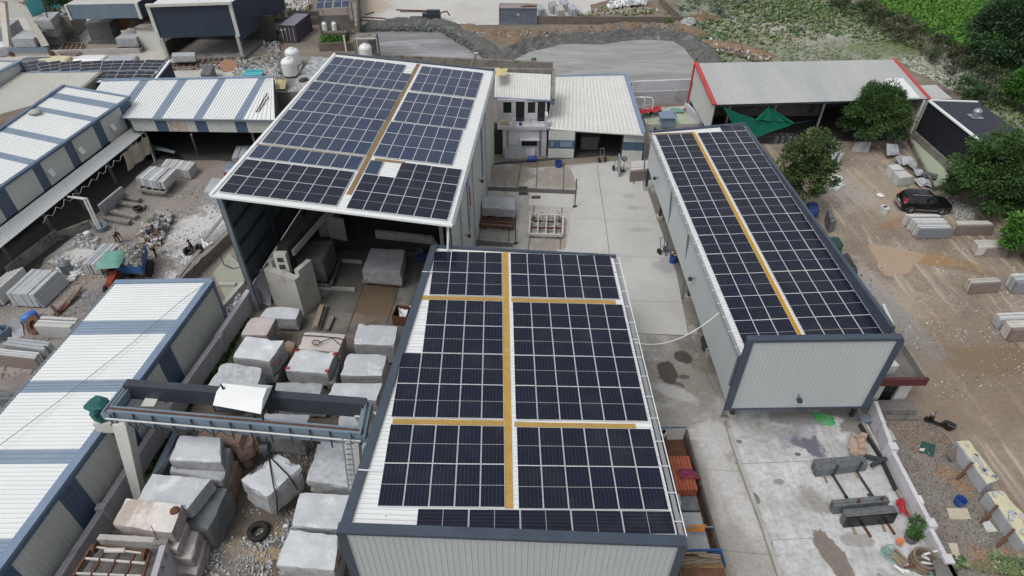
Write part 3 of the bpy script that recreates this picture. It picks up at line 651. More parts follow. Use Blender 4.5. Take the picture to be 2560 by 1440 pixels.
def strip_on(pl,name,u0,u1,v0,v1,parent,m,off=-.055,th=.04,bars=True):
 mb=MB();n=0
 long_v=abs(v1-v0)>abs(u1-u0)
 # a grating: edge bars and cross bars on a thin pan
 mb.hexa([pl.P(u0,v0,off-th),pl.P(u1,v0,off-th),pl.P(u1,v1,off-th),pl.P(u0,v1,off-th)],[pl.P(u0,v0,off-.02),pl.P(u1,v0,off-.02),pl.P(u1,v1,off-.02),pl.P(u0,v1,off-.02)])
 if bars:
  if long_v:
   for k in range(5):u=u0+(u1-u0)*(k+.5)/5;mb.bar(pl.P(u,v0,off),pl.P(u,v1,off),.03,.04,0,pl.N)
   k=int(abs(v1-v0)/.25)
   for i in range(k):v=v0+(v1-v0)*(i+.5)/k;mb.bar(pl.P(u0,v,off-.008),pl.P(u1,v,off-.008),.03,.03,0,pl.N)
  else:
   for k in range(5):v=v0+(v1-v0)*(k+.5)/5;mb.bar(pl.P(u0,v,off),pl.P(u1,v,off),.03,.04,0,pl.N)
   k=int(abs(u1-u0)/.25)
   for i in range(k):u=u0+(u1-u0)*(i+.5)/k;mb.bar(pl.P(u,v0,off-.008),pl.P(u,v1,off-.008),.03,.03,0,pl.N)
 return mb.build(name,m,parent)

def ribpart(name,a,b,c,d,m,parent,pitch=.25,h=.035,out=None,w=.28):
 mb=MB();mb.ribs(a,b,c,d,pitch,h,0,out,w);return mb.build(name,[m,CREASE.get(m.name,m)],parent)
def barpart(name,segs,m,parent,w=.2,h=.2,up=(0,0,1)):
 mb=MB()
 for a,b in segs:mb.bar(a,b,w,h,0,up)
 return mb.build(name,m,parent)
def post(name,p,q,parent,w=.3,m='steel_dark'):mb=MB();mb.bar(p,q,w,w);return mb.build(name,M[m],parent)
def xy(p,z):return Vector((p[0],p[1],z))
def lerp4(a,b,c,d,s,t):return a.lerp(b,s).lerp(d.lerp(c,s),t)

# ------------------------------------------------------------------ 1 the foreground solar shed
a,b,c,d=FG.at(1090,621,-.12),FG.at(872,1310,-.12),FG.at(1695,1344,-.12),FG.at(1533,645,-.12)
fgt=thing('solar_shed','nearest white shed roof with dark panels and yellow walkways beside the block yard','shed',(0,25,0))
ribpart('roof_sheet',a,b,c,d,M['white_sheet'],fgt,.25,.035)
e=Vector((0,0,.05))
o=barpart('roof_edge_trim',[(a+Vector((-.12,.1,.06)),b+Vector((-.12,-.1,.06)))],M['dark_trim'],fgt,.42,.3)
o=barpart('ridge_trim',[(a+Vector((-.3,.12,.05)),d+Vector((.2,.12,.02)))],M['dark_trim'],fgt,.22,.24)
pl0,pl1=Vector((-7.58,14.5,8.22)),Vector((7.62,14.22,7.62))
barpart('parapet_cap',[(pl0,pl1)],M['dark_trim'],fgt,.5,.16)
w0,w1=Vector((-7.45,14.4,0)),Vector((7.5,14.12,0))
ribpart('wall_sheet',w0,w1,xy(w1,7.5),xy(w0,8.12),M['light_wall'],fgt,.28,.018,(0,-1,0))
barpart('corner_trim',[(w0+Vector((.02,-.05,0)),xy(w0,8.12)+Vector((.02,-.05,0))),],M['dark_trim'],fgt,.36,.12)
barpart('corner_trim',[(w1+Vector((-.02,-.05,0)),xy(w1,7.5)+Vector((-.02,-.05,0)))],M['dark_trim'],fgt,.36,.12)
for y in (15.2,20,25,30,34.6):
 t=(y-14.5)/20.5;post('steel_column',(-7.0+1.9*t,y,0),(-7.0+1.9*t,y,7.7),fgt);post('steel_column',(7.1-.3*t,y,0),(7.1-.3*t,y,7.1),fgt)
# gutter and conduit along the right eave
mb=MB();mb.bar(d+Vector((.2,0,-.1)),c+Vector((.2,0,-.1)),.2,.14);mb.build('gutter',M['galv'],fgt)
mb=MB();mb.tube([d+Vector((.38,0,.08)),c+Vector((.38,0,.08))],.03)
for k in range(14):
 t=(k+.5)/14;p=d.lerp(c,t);mb.bar(p+Vector((-.05,0,.07)),p+Vector((.4,0,.08)),.03,.03)
mb.build('conduit',M['white_cable'],fgt)
pv_block(fgt,FG,-.219,-4.96,6,2);pv_block(fgt,FG,-.15,-10.045,6,4);pv_block(fgt,FG,-.124,-19.70,6,2)
pv_block(fgt,FG,-5.377,-4.94,4,2);pv_block(fgt,FG,-5.36,-10.0,4,2);pv_block(fgt,FG,-6.51,-14.62,5,2);pv_block(fgt,FG,-6.486,-19.65,5,2)
pv_block(fgt,FG,-4.66,-24.33,5,1,None,2.305,1.154,True)
mb=MB()
for v0,k,ul in ((-4.95,2,-5.4),(-10.05,4,-6.5),(-19.68,2,-6.5)):
 for r in range(k):
  for f in (.25,.75):rails(mb,FG,ul,-.75,[v0-(r+f)*2.298]);rails(mb,FG,-.25,6.9,[v0-(r+f)*2.298])
mb.build('mounting_rails',M['frame'],fgt)
strip_on(FG,'walkway_grating',-.72,-.36,-4.75,-24.25,fgt,M['yellow'])
strip_on(FG,'cross_walkway',-6.15,-.76,-9.6,-9.93,fgt,M['yellow_pale']);strip_on(FG,'cross_walkway',-.2,6.4,-9.62,-9.95,fgt,M['yellow_pale'])
strip_on(FG,'cross_walkway',-6.4,-.76,-19.27,-19.58,fgt,M['yellow_pale']);strip_on(FG,'cross_walkway',-.2,6.05,-19.36,-19.64,fgt,M['yellow_pale'])
mb=MB()
for px,py in ((963,1290),):
 mb.lathe(FG.at(px,py,-.12),[(.06,0),(.06,.06),(.02,.08)],8)
for p,q in (((895,1174),(958,1178)),((1055,679),(1082,680))):mb.tube([FG.at(*p,.15),FG.at(*q,.0)],.035)
mb.build('conduit',M['white_cable'],fgt)

# ------------------------------------------------------------------ 2 the long narrow solar shed
rtt=thing('solar_shed','long narrow solar shed on posts with a blank pale front wall and an orange walkway','shed',(18,41,0))
RTOP=8.45
a,b,c,d=RT.at(1627,333,-.12),RT.at(1853,890,-.12),RT.P(6.95,-22.7,-.12),RT.P(6.95,5.7,-.12)
ribpart('roof_sheet',a,b,c,d,M['white_sheet'],rtt,.25,.035)
mb=MB();zd,zc=Vector((0,0,.1)),Vector((0,0,.9));q=[d+Vector((.0,.1,0)),c+Vector((.0,-.1,0)),c+Vector((.25,-.1,0)),d+Vector((.25,.1,0))];lo_=Vector((0,0,-.25));mb.hexa([p+lo_ for p in q],[q[0]+zd,q[1]+zc,q[2]+zc,q[3]+zd]);mb.build('roof_edge_trim',M['dark_trim'],rtt)
barpart('ridge_trim',[(a+Vector((-.1,.15,.0)),d+Vector((.2,.15,.05)))],M['dark_trim'],rtt,.25,.3)
f0,f1=at(1868,848,RTOP),at(2255,843,RTOP)
barpart('parapet_cap',[(f0,f1)],M['dark_trim'],rtt,.42,.2)
dy=Vector((0,-.12,0));g0,g1=f0+dy+Vector((.2,0,0)),f1+dy-Vector((.2,0,0))
WB=2.5
ribpart('wall_sheet',xy(g0,WB),xy(g1,WB),xy(g1,RTOP-.1),xy(g0,RTOP-.1),M['light_wall'],rtt,.25,.016,(0,-1,0))
barpart('corner_trim',[(xy(g0,WB-.1)+Vector((-.1,-.06,0)),xy(g0,RTOP-.08)+Vector((-.1,-.06,0)))],M['dark_trim'],rtt,.42,.14)
barpart('corner_trim',[(xy(g1,WB-.1)+Vector((.1,-.06,0)),xy(g1,RTOP-.08)+Vector((.1,-.06,0)))],M['dark_trim'],rtt,.36,.14)
barpart('wall_foot_trim',[(xy(g0,WB-.08),xy(g1,WB-.08))],M['dark_trim'],rtt,.1,.14)
bl,fl=a+Vector((.12,0,-.05)),b+Vector((.12,0.35,-.05))
ribpart('wall_sheet',xy(bl,3.5),xy(fl,2.45),fl,bl,M['light_wall'],rtt,.25,.016,(-1,0,0))
mb=MB();mb.bar(a+Vector((-.1,0,-.02)),b+Vector((-.1,0,-.02)),.22,.16);mb.build('gutter',M['galv'],rtt)
mb=MB();mb.tube([a+Vector((.12,0,.12)),b+Vector((.12,0,.12))],.03)
for k in range(22):
 p=a.lerp(b,(k+.5)/22);mb.bar(p+Vector((-.25,0,.09)),p+Vector((.25,0,.1)),.03,.03)
mb.build('conduit',M['white_cable'],rtt)
# right wall (towards the dirt yard), columns, downpipes
r0,r1=d+Vector((-.1,0,-.1)),c+Vector((-.1,0,-.1))
ribpart('wall_sheet',xy(r0,3.5),xy(r1,2.4),r1,r0,M['light_wall'],rtt,.25,.016,(1,0,0))
for (px,py) in ((1614,474),(1648,548),(1720,748),(1773,886),(1826,1043)):
 P=at(px,py);post('steel_column',P,xy(P,6.8),rtt,.24);mb=MB();mb.box((P.x,P.y,.2),(.55,.55,.4),0);mb.build('column_footing',M['conc'],rtt)
P=at(2127,1040);post('steel_column',P,xy(P,7),rtt,.22)
for v in (-12,-2,4.5):P=RT.P(6.9,v);post('steel_column',xy(P,0),xy(P,7),rtt,.22)
for (px,py),k in (((1608,466),.02),((1664,640),.36),((1704,748),.66)):
 P=at(px,py);T=a.lerp(b,k)+Vector((-.1,0,-.1));T=Vector((T.x,P.y,T.z))
 mb=MB();mb.tube([T,Vector((T.x,P.y,6.3)),P+Vector((0,0,.5)),P],.07,8);mb.build('downpipe',M['steel'],rtt)
P=at(1803,1042);mb=MB();mb.tube([b+Vector((-.1,.1,-.1)),b+Vector((-.1,.1,-2.6)),P+Vector((.25,.2,2.6)),P],.075,8);mb.bar(P+Vector((0,0,.25)),at(1826,1043,.25),.08,.08);mb.build('downpipe',M['steel'],rtt)
pv_block(rtt,RT,-1.638,4.37,3,12);pv_block(rtt,RT,2.262,4.417,4,12)
pv_block(rtt,RT,2.262+2.31,4.417+1.17,1,1,None,2.298,1.154,True)
mb=MB()
for r in range(12):
 for f in (.25,.75):v=4.39-(r+f)*2.298;rails(mb,RT,-1.75,1.83,[v]);rails(mb,RT,2.15,6.95,[v])
mb.build('mounting_rails',M['frame'],rtt)
strip_on(RT,'walkway_grating',1.86,2.1,4.7,-22.6,rtt,M['yellow_deep']);strip_on(RT,'cross_walkway',-2.2,1.84,4.7,4.46,rtt,M['ochre'])
# flood lamps on brackets
def flood(p,n,parent):
 p=Vector(p);n=Vector(n);mb=MB();mb.bar(p,p+n*.3,.04,.04);q=p+n*.34
 mb.box(q+Vector((0,0,-.05)),(.26,.26,.2));mb.tube([p+Vector((0,0,.2)),q+Vector((0,0,.1))],.015,4)
 return mb.build('flood_lamp',M['steel_dark'],parent)
flood(xy(g0.lerp(g1,.48),3.6),(0,-1,0),rtt)
flood(bl.lerp(fl,.17)+Vector((-.05,0,-1.9)),(-1,0,0),rtt);flood(bl.lerp(fl,.66)+Vector((-.05,0,-2.2)),(-1,0,0),rtt)

# ------------------------------------------------------------------ 3 the tall sawing shed with blue and dark panels
lft=thing('solar_shed','tall open fronted sawing shed with blue and dark panels on its white roof','shed',(-11,50,0))
a,b,c,d=LF.at(839,136,-.12),LF.at(530,488,-.12),LF.at(1128,563,-.12),LF.at(1234,178,-.12)
ribpart('roof_sheet',a,b,c,d,M['white_sheet'],lft,.25,.035)
barpart('roof_edge_trim',[(a+Vector((-.05,.1,.04)),b+Vector((-.05,-.1,.04)))],M['white_sheet'],lft,.22,.16)
barpart('eave_trim',[(b+Vector((-.05,-.05,-.02)),c+Vector((.1,-.05,-.02)))],M['white_sheet'],lft,.2,.14)
barpart('ridge_trim',[(a+Vector((-.1,.12,.04)),d+Vector((.1,.12,.04)))],M['dark_trim'],lft,.3,.18)
mb=MB();mb.bar(d+Vector((.12,0,-.08)),c+Vector((.12,0,-.08)),.2,.16);mb.build('gutter',M['galv'],lft)
GB,GF=Vector((-1.95,62.9,0)),Vector((-4.2,36.3,0))
ribpart('wall_sheet',GB,GF,xy(GF,9.6),xy(GB,9.6),M['grey_wall'],lft,.3,.035,(1,-.1,0))
BL_,FL_=Vector((-17.9,63.6,0)),Vector((-20.5,37.8,0))
o=ribpart('wall_sheet',xy(BL_,2.4),xy(FL_,2.4),xy(FL_,10.9),xy(BL_,10.9),M['unlit_wall'],lft,.3,.04,(1,0,0))
for z in (2.5,4.2,5.9,7.6,9.3):mb=MB();mb.bar(xy(BL_,z)+Vector((.14,0,0)),xy(FL_,z)+Vector((.14,0,0)),.14,.16);mb.build('wall_girt',M['steel_dark'],lft)
mb=MB();mb.bar(xy(BL_,1.1),xy(FL_+Vector((.05,.4,0)),1.1),.25,2.2);mb.build('plinth_wall',M['lilac_plaster'],lft)
ribpart('wall_sheet',BL_,GB,xy(GB,9.6),xy(BL_,10.9),M['unlit_wall'],lft,.3,.04,(0,-1,0))
for t in (0.0,.22,.44,.66,.9):
 P=FL_.lerp(BL_,t);post('steel_column',P+Vector((.28,0,0)),xy(P,10.9)+Vector((.28,0,0)),lft,.3,'steel_dark' if t else 'steel')
 Q=GF.lerp(GB,t);post('steel_column',Q+Vector((-.2,0,0)),xy(Q,9.55)+Vector((-.2,0,0)),lft,.28,'steel')
post('steel_column',(-5.2,38.5,0),(-5.2,38.5,9.6),lft,.26,'steel')
for t in (.0,.22,.44,.66,.9):P,Q=FL_.lerp(BL_,t),GF.lerp(GB,t);mb=MB();mb.bar(xy(P,10.75),xy(Q,9.35),.2,.35);mb.build('rafter',M['steel_dark'],lft)
sheet('shed_floor',[Vector((-19.2,46,0)),Vector((-4.5,45,0)),Vector((-2.6,62,0)),Vector((-17.9,63,0))],.022,M['dark_in_shade'],.6)  # dark sheet paints the shade deep under the roof
for t in (.28,.62):P=GF.lerp(GB,t)+Vector((.06,0,0));mb=MB();mb.box((P.x+.02,P.y,6.3),(.06,.9,5.2),-.085);mb.build('translucent_strip',M['blue_trim'],lft)
for t in (.12,.37,.7):P=GF.lerp(GB,t);mb=MB();mb.tube([xy(P,9.4)+Vector((.14,0,0)),P+Vector((.14,0,.1))],.05);mb.build('downpipe',M['galv'],lft)
for t in (.2,.52):flood(xy(GF.lerp(GB,t),4.6),(1,0,0),lft)
mb=MB()
for q,pts in enumerate(([(-.35,.9),(-.35,.2),(.0,.0),(.3,.2)],[(-.35,1.1),(.1,1.5),(.35,1.1),(.05,.8),(-.3,1.15)],[(-.3,2.1),(.3,1.9),(.3,2.6),(-.3,2.5),(-.25,2.1)])):
 P=GF.lerp(GB,.3);mb.tube([Vector((P.x+.12,P.y+y_*.5,7.4-z_*.6+.4*y_)) for y_,z_ in pts],.05,5)
mb.build('red_lettering',M['red_paint'],lft)
uvd=lambda px,py:LF.uv(px,py)
pv_block(lft,LF,-9.55,-23.96,7,2);pv_block(lft,LF,-.80,-24.08,6,2);pv_block(lft,LF,-.80+2.308,-24.08+2.298,4,1)
OW,OL=1.0149,1.9944
u,v=uvd(836.7,141.3)
pv_block(lft,LF,u,v,7,1,PV_OLD,OW,OL);pv_block(lft,LF,u-.02,v-OL,8,2,PV_OLD,OW,OL)
pv_block(lft,LF,-9.33,-9.32,8,3,PV_OLD,OW,OL);pv_block(lft,LF,-9.44,-15.37,8,3,PV_OLD,OW,OL)
pv_block(lft,LF,-.63,-2.855,6,3,PV_OLD,OW,OL);pv_block(lft,LF,-.68,-9.21,6,3,PV_OLD,OW,OL);pv_block(lft,LF,-.81,-15.36,6,3,PV_OLD,OW,OL)
u,v=uvd(645.5,361.2);pv_block(lft,LF,u,v,8,1,PV_OLD,OW,OL)
u,v=uvd(926.5,399.5);pv_block(lft,LF,u,v,1,1,PV_OLD,OW,OL)
strip_on(LF,'walkway_grating',-1.28,-.92,-2.3,-26.9,lft,M['ochre'],bars=False)
u,v=uvd(645,357);strip_on(LF,'cross_walkway',u,-1.35,v,v-.22,lft,M['ochre'],bars=False)
u,v=uvd(938,393);strip_on(LF,'cross_walkway',u,u+2.3,v,v-.3,lft,M['ochre'],bars=False)
mb=MB()
for v0 in (-2.9,-9.25,-15.37):
 for r in range(3):
  for f in (.25,.75):rails(mb,LF,-9.4,-1.35,[v0-(r+f)*OL]);rails(mb,LF,-.7,5.5,[v0-(r+f)*OL])
for r in range(2):
 for f in (.25,.75):rails(mb,LF,-9.6,-1.45,[-23.96-(r+f)*2.298]);rails(mb,LF,-.8,6.15,[-24.08-(r+f)*2.298])
mb.build('mounting_rails',M['frame'],lft)
# the cable that hangs from the shed to the long shed
mb=MB();p,q=FG.at(1588,856,.05),RT.P(-2.35,-20.2,.1);pts=[p.lerp(q,i/16)-Vector((0,0,1.1*(1-(2*i/16-1)**2))) for i in range(17)]
mb.tube(pts,.03,6);tag(mb.build('cable_conduit',M['white_cable'],None,True),'white conduit sagging across the court between the two sheds','cable')
mb=MB();mb.tube([LF.at(1120,545,0),LF.at(1120,556,-.3),FG.at(1118,622,.1),FG.at(1118,628,.0)],.04);mb.tube([LF.at(1122,545,0),FG.at(1121,628,.0)],.03)
tag(mb.build('cable_conduit',M['white_cable'],None,True),'white conduit dropping from the sawing shed corner to the nearest roof','cable')
# ------------------------------------------------------------------ 4 white office with balcony
ofc=thing('office_building','small two storey white office with a balcony and dark doorways beside the sawing shed','building',(1,65,0))
X0,X1,Y0=-1.55,3.75,63.3;ZB,ZE,YU=3.25,5.95,64.6
mb=MB()
mb.box(((X0+.9+.15),Y0+.1,ZB/2),(.3,.2,ZB));
wx=[(-1.0,1.05,0,ZB),(1.05,2.75,0,1.15),(1.05,2.75,1.95,ZB),(2.75,X1,0,ZB)]
for x0,x1,z0,z1 in wx:mb.box(((x0+x1)/2,Y0+.15,(z0+z1)/2),(x1-x0,.3,z1-z0))
mb.box((X1-.1,Y0+3.1,ZB/2),(.2,5.6,ZB))
mb.build('ground_floor_wall',M['white_plaster'],ofc)
mb=MB();mb.box((-1.5,Y0+1.2,1.5),(.9,1.6,3));mb.build('alley_shade',M['dark_in_shade'],ofc)  # dark box added for the shade of the alley, no door
mb=MB();mb.box((0,Y0+6,3),(3.4,.2,6));mb.box((2.9,Y0+6,3),(1.7,.2,6));mb.build('rear_wall',M['white_plaster'],ofc)
mb=MB();mb.box(((X0+X1)/2,Y0+.55,ZB+.1),(X1-X0,1.6,.2));mb.build('balcony_slab',M['white_plaster'],ofc)
mb=MB();mb.box(((X0+X1)/2,Y0-.22,ZB+.26),(X1-X0,.1,.22));mb.box((.2,Y0-.2,ZB+.75),(.35,.16,1.1));mb.box((X1-.1,Y0+.2,ZB+.9),(.3,.9,1.5));mb.build('balcony_parapet',M['white_plaster'],ofc)
mb=MB()
for z in (.75,.95,1.2):mb.bar((.4,Y0-.2,ZB+z),(X1-.2,Y0-.2,ZB+z),.03,.03)
for x in (1.1,2.0,2.9):mb.bar((x,Y0-.2,ZB+.5),(x,Y0-.2,ZB+1.2),.03,.03)
mb.build('balcony_rail',M['steel_dark'],ofc)
mb=MB();ops=[(-1.0,.0,.95,2.3),(.35,1.4,.0,2.35),(1.62,2.55,.95,2.3),(2.68,3.62,0,2.35)]  # window, door, window, door
xs=X0
for x0,x1,z0,z1 in ops:
 mb.box(((xs+x0)/2,YU+.1,(ZB+.2+ZE)/2),(x0-xs,.2,ZE-ZB-.2))
 if z0>0:mb.box(((x0+x1)/2,YU+.1,ZB+.2+z0/2),(x1-x0,.2,z0))
 mb.box(((x0+x1)/2,YU+.1,(ZB+.2+z1+ZE)/2),(x1-x0,.2,ZE-ZB-.2-z1));xs=x1
mb.box(((xs+X1)/2,YU+.1,(ZB+.2+ZE)/2),(X1-xs,.2,ZE-ZB-.2));mb.box((X1-.1,YU+2.6,(ZB+ZE)/2+.1),(.2,4.8,ZE-ZB-.2))
mb.build('upper_wall',M['white_plaster'],ofc)
for x0,x1,z0,z1 in ops:
 n='window' if z0>0 else 'door';mb=MB()
 for xx in (x0+.03,x1-.03):mb.box((xx,YU+.0,ZB+.2+(z0+z1)/2),(.06,.08,z1-z0))
 mb.box(((x0+x1)/2,YU,ZB+.2+z1-.03),(x1-x0,.08,.06));f=mb.build(n,M['white_paint'],ofc)
 mb=MB();mb.box(((x0+x1)/2,YU+.12,ZB+.2+(z0+z1)/2),(x1-x0,.03,z1-z0));mb.build('pane' if z0>0 else 'door_leaf',M['glass_dark'],f)
mb=MB();mb.box((1.9,Y0+.25,1.55),(1.7,.04,.8));f=mb.build('window',M['glass_dark'],ofc)
mb=MB()
for i in range(9):mb.box((1.1+i*.2,Y0+.08,1.55),(.02,.02,.8))
mb.build('window_grille',M['steel_dark'],f)
mb=MB();mb.box((1.9,Y0-.25,2.12),(2.1,.55,.1));mb.build('sunshade',M['white_plaster'],ofc)
a,b=at(1236,243,ZE),at(1376,250,ZE);c,d=at(1378,186,ZE+1.3),at(1238,180,ZE+1.3)
ribpart('roof_sheet',a,b,c,d,M['white_dirty'],ofc,.28,.05)
mb=MB();mb.tube([a+Vector((0,-.1,-.05)),b+Vector((.1,-.1,-.05))],.12,8);mb.build('gutter',M['blue_trim'],ofc)
mb=MB();mb.bar(d+Vector((-6,.5,.1)),c+Vector((.4,.5,.1)),.3,.6);mb.bar(b+Vector((.3,0,-.2)),c+Vector((.3,.5,-.1)),.35,.9);mb.build('parapet_wall',M['old_plaster'],ofc)
mb=MB();mb.tube([Vector((3.0,Y0-.06,0)),Vector((3.0,Y0-.06,3.1))],.05);mb.tube([Vector((3.15,Y0-.06,0)),Vector((3.15,Y0-.06,3.1))],.03);mb.build('drainpipe',M['steel'],ofc)
mb=MB();mb.lathe((.9,Y0+.4,ZB+.2),[(.14,0),(.17,.3),(.17,.32)],10);tag(mb.build('bucket',M['blue_plastic']),'small blue and white bucket standing on the office balcony','bucket')
mb=MB();mb.box((-.9,Y0+.5,ZB+.45),(.9,.4,.5));mb.box((-.5,Y0+.4,ZB+.5),(.3,.3,.6));tag(mb.build('storage_box',M['cream_cloth']),'pale boxes pushed against the office balcony end by the sawing shed','box')
# slabs leaning on the office wall
for i,(x0,x1,h,m) in enumerate(((-.8,-.4,1.15,'slab_grey'),(-.5,1.1,1.3,'slab_grey'),(1.0,1.6,1.25,'granite_mid'),(1.55,2.1,1.1,'slab_grey'),(2.05,2.5,1.05,'slab_pale'))):
 mb=MB();y=Y0-.5-(i%2)*.09
 mb.hexa([(x0,y,0),(x1,y,0),(x1,y+.05,0),(x0,y+.05,0)],[(x0,y+.36,h),(x1,y+.36,h),(x1,y+.41,h),(x0,y+.41,h)])
 tag(mb.build('stone_slab',M[m]),('narrow grey slab leaning on the office wall nearest the sawing shed','widest grey slab leaning on the office wall under the window','mottled slab leaning between the widest slab and the small pale ones','short grey slab leaning on the office wall right of the window','small pale slab leaning on the office wall behind the blue drum')[i],'slab','slabs leaning on the office wall')

# ------------------------------------------------------------------ 5 low workshop with a grey band
wk=thing('workshop_shed','low shed with a weathered white roof and grey banded sliding walls beside the office','shed',(9,65,0))
zf,zb=3.4,4.5
a,b=at(1367,318,zf),at(1608,334,zf-.05);c,d=at(1563,188,zb),at(1386,192,zb)
ribpart('roof_sheet',a,b,c,d,M['white_dirty'],wk,.42,.06)
# rolled eave
mb=MB();mb.tube([a+Vector((0,-.05,-.12)),b+Vector((.05,-.05,-.12))],.16,8);mb.build('eave_roll',M['white_dirty'],wk)
barpart('verge_trim',[(b+Vector((.05,-.1,.06)),c+Vector((.05,.1,.06)))],M['blue_trim'],wk,.5,.12);barpart('verge_trim',[(a.lerp(d,.45)+Vector((-.05,0,.06)),d+Vector((-.05,.1,.06))),(d+Vector((0,.1,.06)),c+Vector((0,.1,.06)))],M['blue_trim'],wk,.3,.12)
fy=a.y+.25
def band(x0,x1,y0,y1):
 for z0,z1,m in ((0,1.15,'grey_wall'),(1.15,2.15,'blue_wall'),(2.15,zf-.15,'grey_wall')):
  ribpart('wall_sheet',(x0,y0,z0),(x1,y1,z0),(x1,y1,z1),(x0,y0,z1),M[m],wk,.3,.035,(0,-1,0))
band(3.95,6.75,62.9,62.75);band(11.95,14.15,62.45,62.3)
for q in ((4.35,.35),(5.85,1.3)):
 mb=MB();mb.box((q[0],62.78,1.68),(q[1],.05,.62),-.05);mb.build('window',M['blue_trim'],wk)
for x,y in ((3.95,63),(6.8,63),(11.9,62.6),(14.2,62.4)):post('steel_column',(x,y,0),(x,y,3.3),wk,.18)
sheet('shed_floor',[Vector((4.1,63.6,0)),Vector((14.1,63.1,0)),Vector((14.1,69,0)),Vector((4.1,69,0))],.02,M['dark_in_shade'],.2)  # floor coloured near-black as the workshop's inner shade
yb=min(c.y,d.y)-.3
mb=MB();mb.box((9.2,yb,1.9),(10.4,.15,3.8));mb.box((4.0,(63+yb)/2,1.7),(.12,yb-63.2,3.4));mb.box((14.2,(63+yb)/2,1.7),(.12,yb-63.2,3.4));mb.build('side_wall',M['unlit_wall'],wk)
mb=MB();mb.box((8.6,65.2,.95),(1.9,1.6,1.5));mb.box((8.9,66.6,1.5),(2.2,1.2,2.4));tag(mb.build('stone_cutter',M['granite_dark']),'dark cutting machine with a stone block inside the banded workshop','machine')

# ------------------------------------------------------------------ 6 pump corner between the workshop and the red-trimmed shed
pw=thing('compound_wall','patchy white compound wall behind the pumps and green tank','wall',(19,69,0))
A_,B_=at(1578,262),at(1722,256)
mb=MB();mb.bar(xy(A_,.85),xy(B_,.85),.25,1.7);mb.build('wall',M['lilac_plaster'],pw)
mb=MB();mb.bar(xy(A_,1.75)+Vector((0,.5,0)),xy(B_,1.75)+Vector((0,.5,0)),.3,2.2);mb.build('upper_wall',M['white_plaster'],pw)
mb=MB();mb.bar(xy(at(1722,270),1.0),xy(at(1778,312),1.0),.25,2.2);mb.bar(xy(at(1712,275),.5),xy(at(1752,318),.5),.3,1.0)
tag(mb.build('compound_wall',M['white_plaster']),'white plastered plinth wall below the end of the red trimmed shed','wall')
tk=thing('settling_tank','open tank of pale green water behind the narrow solar shed','tank',at(1670,305))
mb=MB();P=ats([(1610,300),(1705,290),(1745,320),(1615,322)]);mb.prism(P,.2,.45);mb.build('water',m_green_water,tk)
mb=MB()
for i in range(4):
 p,q=P[i],P[(i+1)%4];mb.bar(xy(p,.3),xy(q,.3),.25,.6)
mb.build('tank_wall',M['conc'],tk)
mb=MB();mb.prism(ats([(1605,282),(1715,276),(1700,290),(1610,296)]),0,.6);tag(mb.build('pump_platform',M['conc']),'pale concrete ledge carrying the pumps below the compound wall','platform')
mb=MB();q=at(1665,318);mb.box((q.x,q.y,.9),(1.6,1.3,1.2))
mb.add([(q.x-1,q.y-.85,1.5),(q.x+1,q.y-.85,1.5),(q.x+1,q.y+.85,1.5),(q.x-1,q.y+.85,1.5),(q.x-.25,q.y,2.1),(q.x+.25,q.y,2.1)],[(0,1,5,4),(1,2,5),(2,3,4,5),(3,0,4)])
tag(mb.build('pump_hutch',M['blue_trim']),'small slate blue hipped hutch standing beside the green tank','hutch')
for i,px in enumerate((1608,1629,1649)):
 P=at(px,284,.6);pt=thing('water_pump',('water pump nearest the workshop with a white riser pipe','middle water pump with a white riser pipe','water pump furthest from the workshop without a riser pipe')[i],'pump',P,'pumps under the red cloth')
 mb=MB();mb.lathe(P+Vector((0,0,.05)),[(.2,0),(.26,.1),(.26,.35),(.1,.45)],10);mb.build('pump_body',M['steel_dark'],pt)
 mb=MB();mb.tube([P+Vector((.0,-.2,.3)),P+Vector((.05,-.6,.2)),P+Vector((-.15,-1.2,-.2)),P+Vector((-.2,-1.5,-.55))],.09,7);mb.build('hose',M['hose_teal'],pt)
 if i<2:
  mb=MB();mb.tube([P+Vector((0,0,.4)),P+Vector((0,.1,1.6)),P+Vector((-.2,.3,1.9)),P+Vector((-1.6,.5,1.9))],.07,7);mb.build('riser_pipe',M['pvc'],pt)
def cloth(name,px,z,m,label,cat,sag=.25,n=10,seed=0,th=.0,wrinkle=.12):
 P=[at(*p,z) for p in px] if not isinstance(px[0],Vector) else px
 mb=MB();vs=[]
 for i in range(n+1):
  for j in range(n+1):
   s,t=i/n,j/n;q=lerp4(P[0],P[1],P[2],P[3],s,t)
   q=q+Vector((0,0,wrinkle*(mnoise.noise(Vector((q.x*2.2,q.y*2.2,seed)))+.5*mnoise.noise(Vector((q.x*5,q.y*5,seed))))-sag*(1-(2*s-1)**2)*(1-(2*t-1)**2)))
   vs.append(q)
 mb.add(vs,[(i*(n+1)+j,i*(n+1)+j+1,(i+1)*(n+1)+j+1,(i+1)*(n+1)+j) for i in range(n) for j in range(n)])
 return tag(mb.build(name,m,smooth=True),label,cat)
cloth('cloth_cover',[(1598,274),(1652,266),(1654,276),(1600,286)],1.25,M['red_cloth'],'red cloth draped over the row of water pumps','cloth',.05,8,1,wrinkle=.3)

